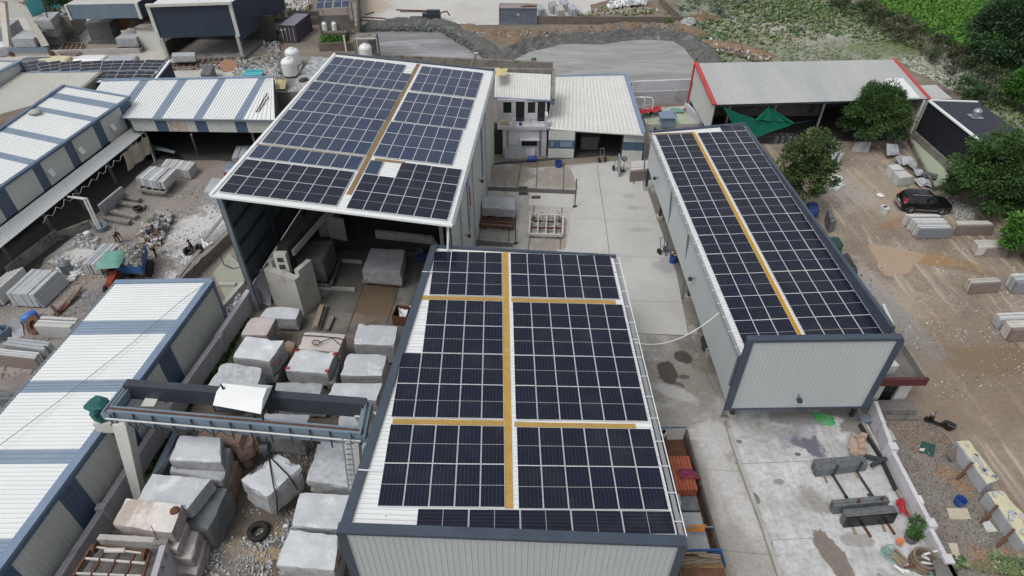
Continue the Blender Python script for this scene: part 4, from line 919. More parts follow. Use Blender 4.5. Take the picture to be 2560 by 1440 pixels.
# ------------------------------------------------------------------ 7 red-trimmed shed
es=thing('storage_shed','wide grey roofed open shed with red edge trims beyond the dirt yard','shed',(34,70,0))
zf,zb=4.9,6.0
a,b=at(1788,262,zf),at(2320,247,zf);c,d=at(2233,149,zb),at(1742,158,zb)
ribpart('roof_sheet',a,b,c,d,M['grey_sheet'],es,.3,.04)
for s0,s1,m in ((.13,.2,'cream_sheet'),(.36,.4,'charcoal_roof')):
 pass
k0,k1=.875,.965
ribpart('roof_sheet',lerp4(a,b,c,d,k0,.02)+Vector((0,0,.05)),lerp4(a,b,c,d,k1,.02)+Vector((0,0,.05)),lerp4(a,b,c,d,k1,.5)+Vector((0,0,.05)),lerp4(a,b,c,d,k0,.5)+Vector((0,0,.05)),M['white_sheet'],es,.3,.04)
barpart('verge_trim',[(a+Vector((-.1,-.1,.05)),d+Vector((-.1,.1,.05)))],M['red_trim'],es,.5,.14);barpart('verge_trim',[(b+Vector((.1,-.1,.05)),c+Vector((.1,.1,.05)))],M['red_trim'],es,.35,.14)
barpart('corner_trim',[(d+Vector((-.2,.1,0)),xy(d,.5)+Vector((-.2,.1,0)))],M['red_trim'],es,.2,.2)
ribpart('wall_sheet',xy(d,1.5),xy(a,1.5),a,d,M['grey_wall'],es,.3,.035,(-1,0,0))
ribpart('wall_sheet',xy(b,2.2),xy(c,2.2),c,b,M['grey_wall'],es,.3,.035,(-1,0,0))
ribpart('wall_sheet',xy(d,0),xy(c,0),c+Vector((0,0,-.1)),d+Vector((0,0,-.1)),M['unlit_wall'],es,.3,.035,(0,-1,0))
for (px,py) in ((2040,324),(2268,350),(1930,300),(1812,322)):P=at(px,py);post('steel_column',P,xy(P,4.8),es,.2,'white_paint')
sheet('shed_floor',[xy(a,0),xy(b,0),xy(c,0),xy(d,0)],.02,M['dark_in_shade'],.5)  # roof shade painted on the floor as a dark sheet
mb=MB();mb.bar(xy(a,4.75)+Vector((0,.2,0)),xy(b,4.75)+Vector((0,.2,0)),.2,.25);mb.bar(xy(lerp4(a,b,c,d,0,.5),5.2),xy(lerp4(a,b,c,d,1,.5),5.2),.2,.25)
mb.build('eave_beam',M['steel_dark'],es)
mb=MB();mb.box((30,73.6,.7),(15,.3,1.4));tag(mb.build('low_wall',M['old_plaster']),'low stained wall at the back of the red trimmed shed','wall')
# green shade net slung in front
P=[at(1808,268,4.6),at(1922,268,4.5),at(1988,308,2.6),at(1885,346,.9),at(1840,325,1.9)]
mb=MB();n=14;vs=[]
E1=[P[0],P[4],P[3],P[2]];E0=[P[0],P[1],P[2]]
def onpath(pts,t):
 L=[(pts[i+1]-pts[i]).length for i in range(len(pts)-1)];d_=t*sum(L)
 for i,l in enumerate(L):
  if d_<=l or i==len(L)-1:return pts[i].lerp(pts[i+1],min(1,d_/l))
  d_-=l
mid=at(1900,302,2.9)
for i in range(n+1):
 for j in range(n+1):
  t,s=i/n,j/n;q=onpath([P[0],mid,P[2]],t).lerp(onpath(E1,t),s)
  vs.append(q+Vector((0,0,-.25*math.sin(math.pi*s)*math.sin(math.pi*t)+.06*math.sin(t*19))))
mb.add(vs,[(i*(n+1)+j,i*(n+1)+j+1,(i+1)*(n+1)+j+1,(i+1)*(n+1)+j) for i in range(n) for j in range(n)])
vs=[]
tri=[at(1886,300,3.1),P[1],at(1986,307,2.65),at(1940,306,2.8)]
for i in range(n+1):
 for j in range(n+1):
  t,s=i/n,j/n;q=lerp4(tri[0],tri[1],tri[2],tri[3],t,s) if False else tri[0].lerp(tri[2],t).lerp(P[1],s)
  vs.append(q+Vector((0,-.1*math.sin(t*22)*(1-s),.12*math.sin(t*26)*(1-s*.5)*s)))
mb.add(vs,[(i*(n+1)+j,i*(n+1)+j+1,(i+1)*(n+1)+j+1,(i+1)*(n+1)+j) for i in range(n) for j in range(n)])
for q,r in ((P[0],P[0]+Vector((-.6,.3,.4))),(P[1],P[1]+Vector((0,.6,.4))),(P[2],at(2035,300,2.2))):mb.tube([q,r],.02,4)
tag(mb.build('shade_net',M['green_net'],None,True),'bright green shade net slung from the eave of the red trimmed shed','net')

# ------------------------------------------------------------------ 8 black shed at the east edge
bs=thing('black_shed','black walled shed with a charcoal ribbed roof and white edge trim','shed',(50,62,0))
a,d=at(2322,252,4.6),at(2445,256,4.6);b=at(2560,440,4.6);c=b+(d-a)
ribpart('roof_sheet',a,b,c,d,M['charcoal_roof'],bs,.28,.04)
barpart('verge_trim',[(a+Vector((-.05,0,.06)),b+Vector((-.05,0,.06)))],M['white_sheet'],bs,.32,.14);barpart('ridge_trim',[(a+Vector((0,.1,.05)),d+Vector((0,.1,.05)))],M['white_sheet'],bs,.22,.1)
ribpart('wall_sheet',xy(a,.9),xy(b,.9),b+Vector((0,0,-.05)),a+Vector((0,0,-.05)),M['black_sheet'],bs,.28,.035,(-1,0,0))
ribpart('wall_sheet',xy(b,.2),xy(c,.2),c,b,M['black_sheet'],bs,.28,.035,(0,-1,0));ribpart('wall_sheet',xy(a,.2),xy(d,.2),d,a,M['black_sheet'],bs,.28,.035,(0,1,0))
ribpart('wall_sheet',xy(d,.2),xy(c,.2),c,d,M['black_sheet'],bs,.28,.035,(1,0,0))
mb=MB();mb.bar(xy(a,.5)+Vector((-.1,0,0)),xy(b,.5)+Vector((-.1,0,0)),.3,1.0);mb.build('plinth_wall',M['old_plaster'],bs)
for i,(px,py) in enumerate(((2438,292),(2548,378))):
 P=at(px,py,4.65);v=thing('roof_vent',('round turbine vent on the black shed roof, complete with its square base','round turbine vent half hidden by the big feathery tree')[i],'vent',P,'turbine vents on the black shed')
 mb=MB();mb.box(P+Vector((0,0,.04)),(1.2,1.2,.06));mb.build('base_plate',M['galv'],v)
 mb=MB();mb.lathe(P,[(.28,0),(.28,.25),(.42,.4),(.45,.6),(.36,.8),(.15,.92)],14);mb.build('turbine_head',M['galv'],v,True)
mb=MB();mb.prism(ats([(2296,214),(2340,212),(2380,246),(2318,250)],2.4),2.3,2.4);mb.prism(ats([(2298,216),(2338,214),(2376,246),(2320,250)],2.4),0,2.3)
tag(mb.build('lean_to',M['grey_sheet']),'flat grey lean-to roof behind the end of the red trimmed shed','shed')
# green settling channel beside the black shed
ch=thing('settling_tank','long channel of pale green water under the black shed wall','tank',at(2340,400))
mb=MB();P=ats([(2268,352),(2296,352),(2395,470),(2330,478)]);mb.prism(P,.02,.22);mb.build('water',m_green_water,ch)
mb=MB();mb.bar(xy(P[0],.3),xy(P[3],.3),.2,.6);mb.bar(xy(P[3],.3),xy(P[2],.3),.2,.6);mb.bar(xy(P[0],.4),xy(P[1],.4),.3,.8);mb.build('tank_wall',M['old_plaster'],ch)
# guard room with a flat roof behind the narrow shed
gr=thing('guard_room','flat roofed white room with a maroon parapet band behind the narrow solar shed','building',(26,30,0))
zr=2.9
A_,B_,C_,D_=at(2322,946,3.3),at(2180,948,3.3),at(2150,742,3.3),at(2184,742,3.3)
fl,fr,br_,bl_=Vector((22.6,B_.y+.0,0)),Vector((A_.x,A_.y,0)),Vector((D_.x+.1,D_.y,0)),Vector((22.6,D_.y,0))
mb=MB();mb.prism([fl,fr,br_,bl_],2.62,2.8);mb.build('roof',M['conc_dark'],gr)
mb=MB();mb.bar(xy(fl,3.02),xy(fr,3.02),.2,.62);mb.build('parapet_band',M['maroon'],gr)
mb=MB();mb.bar(xy(fr,3.05)+Vector((-.1,.1,0)),xy(br_,3.05)+Vector((-.1,0,0)),.2,.58);mb.bar(xy(br_,3.05)+Vector((-.2,-.1,0)),xy(bl_,3.05)+Vector((0,-.1,0)),.2,.58);mb.build('parapet_wall',M['old_plaster'],gr)
fy=fl.y+.9
mb=MB();xs0=22.7;dx0,dx1,x9=at(2195,1020).x-.3,at(2238,1020).x,fr.x-.8
dx0,dx1=24.9,25.9;x9=26.7
mb.box(((xs0+dx0)/2,fy,.45),(dx0-xs0,.2,.9));mb.box(((xs0+dx0)/2,fy,2.2),(dx0-xs0,.2,.84));mb.box((23.0,fy,1.35),(.6,.2,.9));mb.box((24.55,fy,1.35),(.7,.2,.9));mb.box(((dx1+x9)/2,fy,1.3),(x9-dx1,.2,2.6));mb.box(((dx0+dx1)/2,fy,2.42),(dx1-dx0,.2,.4))
mb.bar(Vector((x9,fy,1.3)),Vector((x9+1,D_.y,1.3)),.2,2.6);mb.build('wall',M['cream_sheet'],gr)
mb=MB();mb.box((23.75,fy+.05,1.35),(.9,.04,.9));f=mb.build('window',M['glass_dark'],gr)
mb=MB();mb.box(((dx0+dx1)/2,fy+.08,1.1),(dx1-dx0,.04,2.2));mb.build('door',M['glass_dark'],gr)
for k in range(3):
 mb=MB();mb.box((25.5,fy-.75-k*.35,.27-k*.09+.0),(3.0,.36 if k else .9,.54-k*.18));mb.build('step',M['conc_dark'],gr)
mb=MB();P=at(2215,925,2.8);mb.box(P+Vector((0,0,.35)),(.75,.7,.7),.2);mb.box(P+Vector((0,0,.72)),(.8,.75,.06),.2);tag(mb.build('air_cooler',M['white_paint']),'boxy white air cooler on the guard room roof','cooler')
mb=MB();p,q=at(2196,760,3.0),at(2280,850,3.0);mb.tube([xy(at(2190,752,2.9),2.9),xy(at(2245,838,2.9),2.9)],.06);tag(mb.build('pipe',M['pvc']),'white pipe lying on the guard room roof inside its parapet','pipe')
# ------------------------------------------------------------------ 9 front-left striped shed (roof slopes away from the block yard)
def striped(parent,a,b,c,d,stops,m0,m1,pitch=.3,h=.045,name='roof_sheet',out=None):
 # a-b is the edge along which the stripes alternate; stops: list of (t0, t1, blue?)
 for t0,t1,bl in stops:
  ribpart(name,a.lerp(b,t0),a.lerp(b,t1),d.lerp(c,t1),d.lerp(c,t0),m1 if bl else m0,parent,pitch,h,out)
sh=thing('striped_shed','white roofed shed with wide blue stripes along the block yard boundary wall','shed',(-27,22,0))
zE,zL=4.45,4.0
a,d=at(525,705,zE),at(289,709,zL)
b,c=at(-75,1515,zE),at(-420,1515,zL)
# stripes are read along the eave edge a->b: picture rows -> parameter
def tpar(a,b,py):
 lo,hi=0.0,1.0
 for i in range(40):
  m_=(lo+hi)/2;q=a.lerp(b,m_);dpt=q.y*CT-(q.z-CAMH)*ST;yy=720-FPX*(q.y*ST+(q.z-CAMH)*CT)/dpt
  if yy<py:lo=m_
  else:hi=m_
 return lo
rows=[799,834,949,979,1123,1159,1347,1394]
T=[0]+[tpar(a,b,r) for r in rows]+[1]
striped(sh,a,b,c,d,[(T[i],T[i+1],i%2==1) for i in range(len(T)-1)],M['white_sheet'],M['blue_sheet'],.27)
barpart('verge_trim',[(a+Vector((.0,.1,.06)),b+Vector((.0,0,.06)))],M['blue_trim'],sh,.5,.14)
barpart('ridge_trim',[(a+Vector((.1,.12,.06)),d+Vector((-.1,.12,.06)))],M['blue_trim'],sh,.4,.12)
mb=MB();mb.bar(d+Vector((-.12,0,-.05)),c+Vector((-.12,0,-.05)),.16,.14);mb.build('gutter',M['steel'],sh)
barpart('eave_trim',[(a+Vector((.27,.1,-.12)),b+Vector((.27,0,-.12)))],M['blue_wall'],sh,.06,.3)
w0,w1=a+Vector((.12,-.1,0)),b+Vector((.12,0,0))
wr=[0]+[tpar(a,b,r) for r in (852,893,1010,1060,1180,1236,1400,1470)]+[1]
for i in range(len(wr)-1):
 p,q=w0.lerp(w1,wr[i]),w0.lerp(w1,wr[i+1]);ribpart('wall_sheet',xy(p,.5),xy(q,.5),xy(q,zE),xy(p,zE),M['blue_wall'] if i%2==1 else M['grey_wall'],sh,.27,.03,(1,0,0))
ribpart('wall_sheet',xy(d,.3),xy(a,.3),a,d,M['grey_wall'],sh,.27,.03,(0,1,0));ribpart('wall_sheet',xy(d,.3),xy(c,.3),c,d,M['grey_wall'],sh,.27,.03,(-1,0,0))
barpart('corner_trim',[(xy(a,.3)+Vector((.15,.02,0)),a+Vector((.15,.02,-.05)))],M['blue_trim'],sh,.2,.2)
mb=MB();pts=[at(-20,1130,4.5),at(140,1010,4.4),at(330,860,4.5),at(455,752,4.6),at(520,706,4.7)]
mb.tube([p+Vector((0,0,.05)) for p in pts],.02,5);tag(mb.build('overhead_cable',M['steel'],None),'thin cable stretched across the striped roof beside the block yard','cable')

# ------------------------------------------------------------------ 10 boundary wall between striped shed and block yard
bw=thing('boundary_wall','long greyish white plastered wall between the striped shed and the block yard','wall',(-22,25,0))
line=[Vector((-20.75,38.3,0)),Vector((-21.35,33.2,0)),Vector((-22.5,25.5,0)),Vector((-23.1,19.5,0)),Vector((-23.6,14.5,0)),Vector((-24.3,8,0))]
hs_=[1.75,1.65,1.55,1.45,1.4]
for i in range(5):
 mb=MB();mb.bar(xy(line[i],hs_[i]/2),xy(line[i+1],hs_[i]/2),.38,hs_[i]);mb.build('wall_length',M['lilac_plaster'],bw)
 mb=MB();p=line[i+1];mb.box((p.x+.02,p.y,.85),(.52,.4,1.7));mb.build('pier',M['lilac_plaster'],bw)
# settling channel and low walls between the left yard and the sawing shed
chn=thing('settling_tank','narrow channel of murky water between the stone yard and the sawing shed','tank',at(580,690))
mb=MB();P=ats([(535,690),(575,640),(625,690),(575,770)]);mb.prism(P,.02,.3);mb.build('water',zone_mat('murky_water',[(.3,(.31,.32,.26)),(.7,(.36,.36,.3))],rough=.25,grit=.03,bump=.03),chn)
mb=MB();mb.bar(at(440,720,.55),at(575,590,.55),.5,1.1);mb.build('tank_wall',M['old_plaster'],chn)
mb=MB();mb.bar(at(540,795,.5),at(610,715,.5),.35,.9);mb.bar(at(548,712,.4),at(590,712,.4),.3,.3);mb.build('tank_wall',M['conc'],chn)
for i,(pts,lab) in enumerate(((((500,610),(560,540)),'upper length of the pale plank lying on the channel wall'),(((445,690),(500,625)),'lower length of the pale plank lying on the channel wall'))):
 mb=MB();mb.bar(at(*pts[0],1.15),at(*pts[1],1.15),.3,.08);tag(mb.build('timber_plank',M['wood_grey']),lab,'plank')

# ------------------------------------------------------------------ 11 long striped shed with awning (north west)
la=thing('striped_shed','tall blue striped shed with an awning over the stone yard and a round vent','shed',(-42,52,0))
zE=6.2;zR=7.3
a=at(322,244,zE);b=at(-260,650,zE);d=at(159,216,zR);c=at(-400,600,zR)
rows=[252.5,284,311,348,378,404,440,470,510,545]
def eave_t(px_row):  # stripe edges on the eave, read from picture rows
 return tpar(a,b,px_row)
rows=[268,301,351,372,402,435,462,520,556]
T=[0]+[eave_t(r) for r in (260,273,295,305,350,362,402,414,462,475)]+[1]
striped(la,a,b,c,d,[(T[i],T[i+1],i%2==1) for i in range(len(T)-1)],M['white_sheet'],M['blue_sheet'],.3)
barpart('eave_trim',[(a+Vector((.05,.1,.0)),b+Vector((.05,0,.0)))],M['blue_wall'],la,.35,.22)
barpart('ridge_trim',[(d+Vector((0,.1,.08)),c+Vector((0,0,.08)))],M['blue_wall'],la,.35,.14);barpart('verge_trim',[(a+Vector((0,.05,.06)),d+Vector((0,.05,.06)))],M['blue_trim'],la,.3,.1)
w0,w1=a+Vector((-.05,-.1,0)),b+Vector((-.05,0,0))
wr=[0]+[tpar(a,b,r) for r in (262,298,322,358,392,430,470,520)]+[1]
wr=[0]+[tpar(a,b,r) for r in (261,295,308,345,358,400,414,462,483)]+[1]
for i in range(len(wr)-1):
 p,q=w0.lerp(w1,wr[i]),w0.lerp(w1,wr[i+1]);ribpart('wall_sheet',xy(p,3.6),xy(q,3.6),xy(q,zE),xy(p,zE),M['grey_wall'] if i%2==1 else M['blue_wall'],la,.27,.03,(1,0,0))
ribpart('wall_sheet',xy(a,3.0),xy(d,3.0),d,a,M['grey_wall'],la,.27,.03,(0,1,0))
for r in (283,340,394):
 p=w0.lerp(w1,tpar(a,b,r));mb=MB();mb.hexa([p+Vector((.3,-.3,-1.8)),p+Vector((.36,-.3,-1.78)),p+Vector((.36,.3,-1.78)),p+Vector((.3,.3,-1.8))],[p+Vector((.04,-.3,-1.2)),p+Vector((.1,-.3,-1.18)),p+Vector((.1,.3,-1.18)),p+Vector((.04,.3,-1.2))]);mb.build('ventilation_flap',M['white_sheet'],la)
aw=[at(331,318,3.65),at(-250,758,3.65),at(-250,820,3.0),at(373,322,3.0)]
ribpart('awning_sheet',aw[0],aw[1],aw[2],aw[3],M['white_sheet'],la,.3,.04)
for t in (.05,.2,.36,.5,.66):P=aw[3].lerp(aw[2],t);post('awning_post',xy(P,0)+Vector((-1,0,0)),xy(P,3.0)+Vector((-1,0,0)),la,.2,'conc_dark')
sheet('shed_floor',[xy(aw[3],0)+Vector((.3,0,0)),xy(aw[2],0)+Vector((1.2,0,0)),xy(aw[2],0)+Vector((-9,0,0)),xy(aw[3],0)+Vector((-9,0,0))],.022,M['dark_in_shade'],.5)  # dark sheet painted as the awning's shade
mb=MB();q0,q1=w0+Vector((-4,0,0)),w1+Vector((-4,0,0));mb.bar(xy(q0,1.9),xy(q1,1.9),.3,3.8);mb.build('inner_wall',M['dark_in_shade'],la)
vt=at(92,292,6.85);mb=MB();mb.box(vt+Vector((0,0,.06)),(1.7,1.5,.08),.1);mb.build('vent_base',M['plastic_yellow'],la)
mb=MB();mb.lathe(vt+Vector((0,0,.08)),[(.42,0),(.42,.3),(.56,.34),(.56,.48),(.3,.62),(.12,.64)],16);mb.build('roof_vent',M['conc'],la,True)
mb=MB();P0,P1,P2,P3=at(306,384,2.9),at(368,340,2.95),at(375,384,1.2),at(321,427,.8)
vs=[];n=10
for i in range(n+1):
 for j in range(n+1):
  q=lerp4(P0,P1,P2,P3,i/n,j/n);vs.append(q+Vector((.12*math.sin(i*1.3),.1*math.sin(i*1.9+j*.4),0)))
mb.add(vs,[(i*(n+1)+j,i*(n+1)+j+1,(i+1)*(n+1)+j+1,(i+1)*(n+1)+j) for i in range(n) for j in range(n)])
tag(mb.build('curtain',M['cream_cloth'],None,True),'cream canvas curtain hanging from the end of the awning','curtain')
mb=MB();pts=[]
for i in range(41):p=aw[3].lerp(aw[2],.05+.5*i/40);pts.append(p+Vector((.1,0,-.1-.55*abs(math.sin(i*math.pi/3.2)))))
mb.tube(pts,.025,5);tag(mb.build('festoon_cable',M['white_cable'],None,True),'pale cable looping in festoons under the awning edge','cable')
mb=MB();mb.tube([at(170,492,2.8),at(210,498,2.8),at(246,574,0)],.11,8);mb.tube([at(182,492,2.8),at(217,496,2.8),at(252,573,0)],.09,8)
tag(mb.build('pipe_arch',M['white_paint'],None),'white bent pipe frame standing in front of the awning','pipe arch')
mb=MB();mb.tube([at(366,340,2.4),at(388,408,0)],.07,7);tag(mb.build('prop_pole',M['white_paint']),'thin white pole propping the cream curtain','pole')
# sunken ramp wall under the awning
mb=MB();mb.bar(at(20,680,.5),at(145,585,.5),.25,1.0);mb.bar(at(120,600,.4),at(225,560,.4),.3,.8);tag(mb.build('ramp_wall',M['old_plaster']),'low stained ramp wall in the shade of the awning','wall')

# ------------------------------------------------------------------ 12 rear striped shed with emblem
rb=thing('striped_shed','open fronted striped shed with a tan emblem on its fascia behind the stone yard','shed',(-32,66,0))
a,b=at(322,296,5.0),at(688,301,5.0);d,c=at(255,203,6.0),at(683,194,6.0)
def xpar(a,b,px):
 lo,hi=0,1
 for i in range(40):
  m_=(lo+hi)/2;q=a.lerp(b,m_);x=1280+FPX*q.x/(q.y*CT-(q.z-CAMH)*ST)
  if x<px:lo=m_
  else:hi=m_
 return lo
for e0,e1,r0,r1,m_ in ((190,280,256,352,0),(280,304,352,373,1),(304,380,373,446,0),(380,404,446,469,1),(404,482,469,547,0),(482,505,547,566,1),(505,585,566,647,0),(585,607,647,665,1),(607,688,665,683,0)):
 yr=lambda x:203-9*(x-255)/428
 ribpart('roof_sheet',at(e0,296+5*(e0-322)/366,5),at(e1,296+5*(e1-322)/366,5),at(r1,yr(r1),6),at(r0,yr(r0),6),M['blue_sheet' if m_ else 'white_sheet'],rb,.3,.05)
barpart('ridge_trim',[(d+Vector((0,.1,.06)),c+Vector((0,.1,.06)))],M['blue_trim'],rb,.4,.12);barpart('eave_trim',[(a+Vector((0,-.1,-.02)),b+Vector((0,-.1,-.02)))],M['steel'],rb,.2,.16)
wr=[0]+[xpar(a,b,x) for x in (382,412,483,512,583,612)]+[1]
for i in range(len(wr)-1):
 p,q=a.lerp(b,wr[i])+Vector((0,.1,-.1)),a.lerp(b,wr[i+1])+Vector((0,.1,-.1));ribpart('fascia_sheet',xy(p,3.55),xy(q,3.55),q,p,M['blue_wall'] if i%2==1 else M['grey_wall'],rb,.27,.035,(0,-1,0))
for t in (.05,.8,.99):P=a.lerp(b,t)+Vector((0,.6,0));post('steel_column',xy(P,0),xy(P,4.8),rb,.18,'steel')
mb=MB();mb.tube([at(478,336,3.55),at(495,386,0)],.1,8);mb.build('steel_column',M['steel'],rb)
sheet('shed_floor',[xy(a,0)+Vector((0,.4,0)),xy(b,0)+Vector((0,.4,0)),xy(c,0),xy(d,0)],.022,M['dark_in_shade'],.5)  # dark sheet stands in for shade under this roof
ribpart('wall_sheet',xy(d,0),xy(c,0),c,d,M['unlit_wall'],rb,.3,.035,(0,-1,0));ribpart('wall_sheet',xy(d,0),xy(a,0),a,d,M['unlit_wall'],rb,.3,.035,(1,0,0));ribpart('wall_sheet',xy(c,0),xy(b,0),b,c,M['unlit_wall'],rb,.3,.035,(-1,0,0))
# tan auspicious emblem painted on the fascia
P=a.lerp(b,xpar(a,b,437))+Vector((0,.04,-.82));mb=MB();s=.27
def eb(x0,z0,x1,z1):mb.box((P.x+(x0+x1)/2*s,P.y,P.z+(z0+z1)/2*s),(abs(x1-x0)*s+.09,.03,abs(z1-z0)*s+.09),-.01)
for q in ((-2,0,2,0),(0,-2,0,2),(0,2,2,2),(2,0,2,-2),(0,-2,-2,-2),(-2,0,-2,2)):eb(*q)
for q in ((-1,1),(1,1),(1,-1),(-1,-1)):eb(q[0],q[1],q[0],q[1])
eb(-3,-2,-3,2);eb(3,-2,3,2)
mb.build('painted_emblem',M['tan_mark'],rb)
for i,(p,q) in enumerate(((((668,232),(640,280))),((672,240),(646,279)),((664,224),(655,246)))):
 mb=MB();mb.tube([at(*p,5.7),at(*q,5.25)],.05,5);tag(mb.build('steel_pipe',M['rust']),('longest rusty pipe lying on the rear striped roof','second rusty pipe lying on the rear striped roof','shortest rusty pipe lying near the top of the rear striped roof')[i],'pipe')
# old cream roofs at the far left
old=thing('cream_shed','old cream ribbed roof with a stained gable wall left of the rear striped shed','shed',(-50,70,0))
b,c,d=at(200,230,5.6),at(250,180,6.4),at(52,183,6.4)
a=at(-160,330,5.6)
ribpart('roof_sheet',d,c,b,a,M['cream_sheet'],old,.3,.04)
barpart('ridge_trim',[(d+Vector((0,.1,.05)),c+Vector((0,.1,.05)))],M['blue_trim'],old,.3,.1)
mb=MB();mb.bar(xy(at(203,231,5.6),3.2),xy(at(258,177,6.5),3.85),.45,5.4);mb.build('gable_wall',M['old_plaster'],old)
w2=thing('white_shed','corner of a white roof with blue trim at the far left edge','shed',(-58,75,0))
a,b=at(48,154,7.4),at(-200,280,7.4);c,d=at(-300,200,8),at(-120,150,8)
ribpart('roof_sheet',a,b,c,d,M['cream_sheet'],w2,.3,.04);barpart('verge_trim',[(a+Vector((.1,.1,.05)),b+Vector((.1,0,.05)))],M['blue_trim'],w2,.5,.16);barpart('ridge_trim',[(a,d)],M['blue_trim'],w2,.3,.16)
ribpart('wall_sheet',xy(a,5.6),xy(b,5.2),b,a,M['grey_wall'],w2,.3,.03,(1,0,0));barpart('corner_trim',[(xy(a,5.4),a)],M['blue_wall'],w2,.3,.3)

# ------------------------------------------------------------------ 13 distant solar roof (landscape panels)
ns=thing('solar_shed','distant low solar roof with wide panels behind the cream roof, dark end wall','shed',(-46,85,0))
zt,zb_=6.9,6.1
TL,TR=at(40,156,zt),at(418,149,zt);BL2,BR2=at(70,203,zb_),at(370,200,zb_)
BL,BR=TL.lerp(BL2,.5),TR.lerp(BR2,.5)
def pv_quad(parent,TL,TR,BR,BL,cols,rows,me,mw,ml,land=True):
 for r in range(rows):
  for c in range(cols):
   s0,s1,t0,t1=c/cols,(c+1)/cols,r/rows,(r+1)/rows
   p=lerp4(TL,TR,BR,BL,(s0+s1)/2,(t0+t1)/2)
   X=lerp4(TL,TR,BR,BL,s1,(t0+t1)/2)-lerp4(TL,TR,BR,BL,s0,(t0+t1)/2);Y=lerp4(TL,TR,BR,BL,(s0+s1)/2,t0)-lerp4(TL,TR,BR,BL,(s0+s1)/2,t1)
   N=X.cross(Y).normalized();xl,yl=X.length*.985,Y.length*.97
   o=bpy.data.objects.new('solar_panel',me);COL.objects.link(o);o.parent=parent
   if land:m3=Matrix((Y.normalized()*(yl/mw),-X.normalized()*(xl/ml),N)).transposed()
   else:m3=Matrix((X.normalized()*(xl/mw),Y.normalized()*(yl/ml),N)).transposed()
   m=m3.to_4x4();m.translation=p-WL[parent.name];o.matrix_local=m
pv_quad(ns,TL,TR,BR,BL,7,3,PV_BIG,1.134,2.278)
Q1,Q2=TL.lerp(BL2,.56),TR.lerp(BR2,.56);Q4,Q3=TL.lerp(BL2,.9),TR.lerp(BR2,.9);pv_quad(ns,Q1.lerp(Q2,.57),Q2,Q3,Q4.lerp(Q3,.57),3,2,PV_BIG,1.134,2.278)
off=Vector((0,0,-.22))
ribpart('roof_sheet',TL+off,TR+off,BR2+off,BL2+off,M['white_sheet'],ns,.3,.04)
barpart('verge_trim',[(TR+Vector((.3,0,-.1)),BR2+Vector((.6,0,-.15)))],M['white_sheet'],ns,.25,.15)
p,q=TR+Vector((.3,0,-.3)),BR2+Vector((.6,0,-.3));ribpart('wall_sheet',xy(p,.5),xy(q,.5),q,p,M['navy_sheet'],ns,.3,.035,(1,0,0));ribpart('wall_sheet',xy(BL2,.5),xy(q,.5),q,BL2+off,M['navy_sheet'],ns,.3,.035,(0,-1,0));ribpart('wall_sheet',xy(TL,.5),xy(p,.5),p,TL+off,M['navy_sheet'],ns,.3,.035,(0,1,0))

# ------------------------------------------------------------------ 14 navy hall and neighbours in the quarry yard
nh=thing('stone_hall','tall navy clad hall with an open ground floor in the quarry yard','shed',(-47,105,0))
gl,gR=Vector((-54.6,96.6,0)),Vector((-41.0,97.4,0))
a,b=at(372,16,7.6),at(575,9,7.6);bb=b+Vector((2.2,16,0));aa=a+Vector((2.2,16,0))
lo=3.3
ribpart('wall_sheet',xy(a,lo),xy(b,lo),b,a,M['navy_sheet'],nh,.35,.04,(0,-1,0));ribpart('wall_sheet',xy(b,lo-.9),xy(bb,lo-.9),bb,b,M['navy_sheet'],nh,.35,.04,(1,0,0))
barpart('corner_trim',[(xy(a,lo-.1)+Vector((-.1,-.1,0)),a+Vector((-.1,-.1,0)))],M['white_paint'],nh,.45,.2);barpart('corner_trim',[(xy(b,lo-.1)+Vector((0,-.1,0)),b+Vector((0,-.1,0)))],M['white_paint'],nh,.45,.3)
barpart('eave_trim',[(a+Vector((-.3,-.15,.15)),b+Vector((.3,-.15,.15)))],M['white_paint'],nh,.5,.35)
ribpart('roof_sheet',a,b,bb+Vector((0,0,1.2)),aa+Vector((0,0,1.2)),M['white_sheet'],nh,.35,.04)
for t in (0.02,.98):P=a.lerp(b,t);post('column',xy(P,0),xy(P,3.4),nh,.4,'conc');P=aa.lerp(bb,t);post('column',xy(P,0),xy(P,7),nh,.4,'conc')
mb=MB();mb.box(((aa.x+bb.x)/2-.8,aa.y-8,2),(14,.3,4));mb.bar(xy(a,1.2)+Vector((-.2,1,0)),xy(aa,1.2)+Vector((-.2,0,0)),.3,2.4);mb.build('rear_wall',M['dark_in_shade'],nh)  # dark wall added partway in to darken the open ground floor
mb=MB();mb.prism([xy(a,0)+Vector((-.3,-.8,0)),xy(b,0)+Vector((.3,-.8,0)),xy(bb,0),xy(aa,0)],.02,.5);mb.build('floor_slab',M['conc_dark'],nh)  # dark floor colour carries the hall's interior shade
mb=MB();mb.tube([at(565,4,7.7),at(600,112,.4)],.1,6);mb.tube([at(580,60,3.6),at(606,110,.4)],.07,6);tag(mb.build('downpipe',M['pvc']),'white pipe sloping down the navy hall corner','pipe')
cb=thing('cabin','small cream cabin with a white framed window beside the navy hall','cabin',(-54,96,0))
c0=at(357,124);c1=at(408,126);h=3.0
mb=MB();mb.prism([Vector((c0.x,c0.y,0)),Vector((c1.x,c1.y,0)),Vector((c1.x+.4,c1.y+3,0)),Vector((c0.x+.4,c0.y+3,0))],0,h);mb.build('wall',M['cream_sheet'],cb)
mb=MB();mb.prism([Vector((c0.x-.15,c0.y-.15,0)),Vector((c1.x+.15,c1.y-.15,0)),Vector((c1.x+.5,c1.y+3.1,0)),Vector((c0.x+.3,c0.y+3.1,0))],h,h+.22);mb.build('roof',M['old_plaster'],cb)
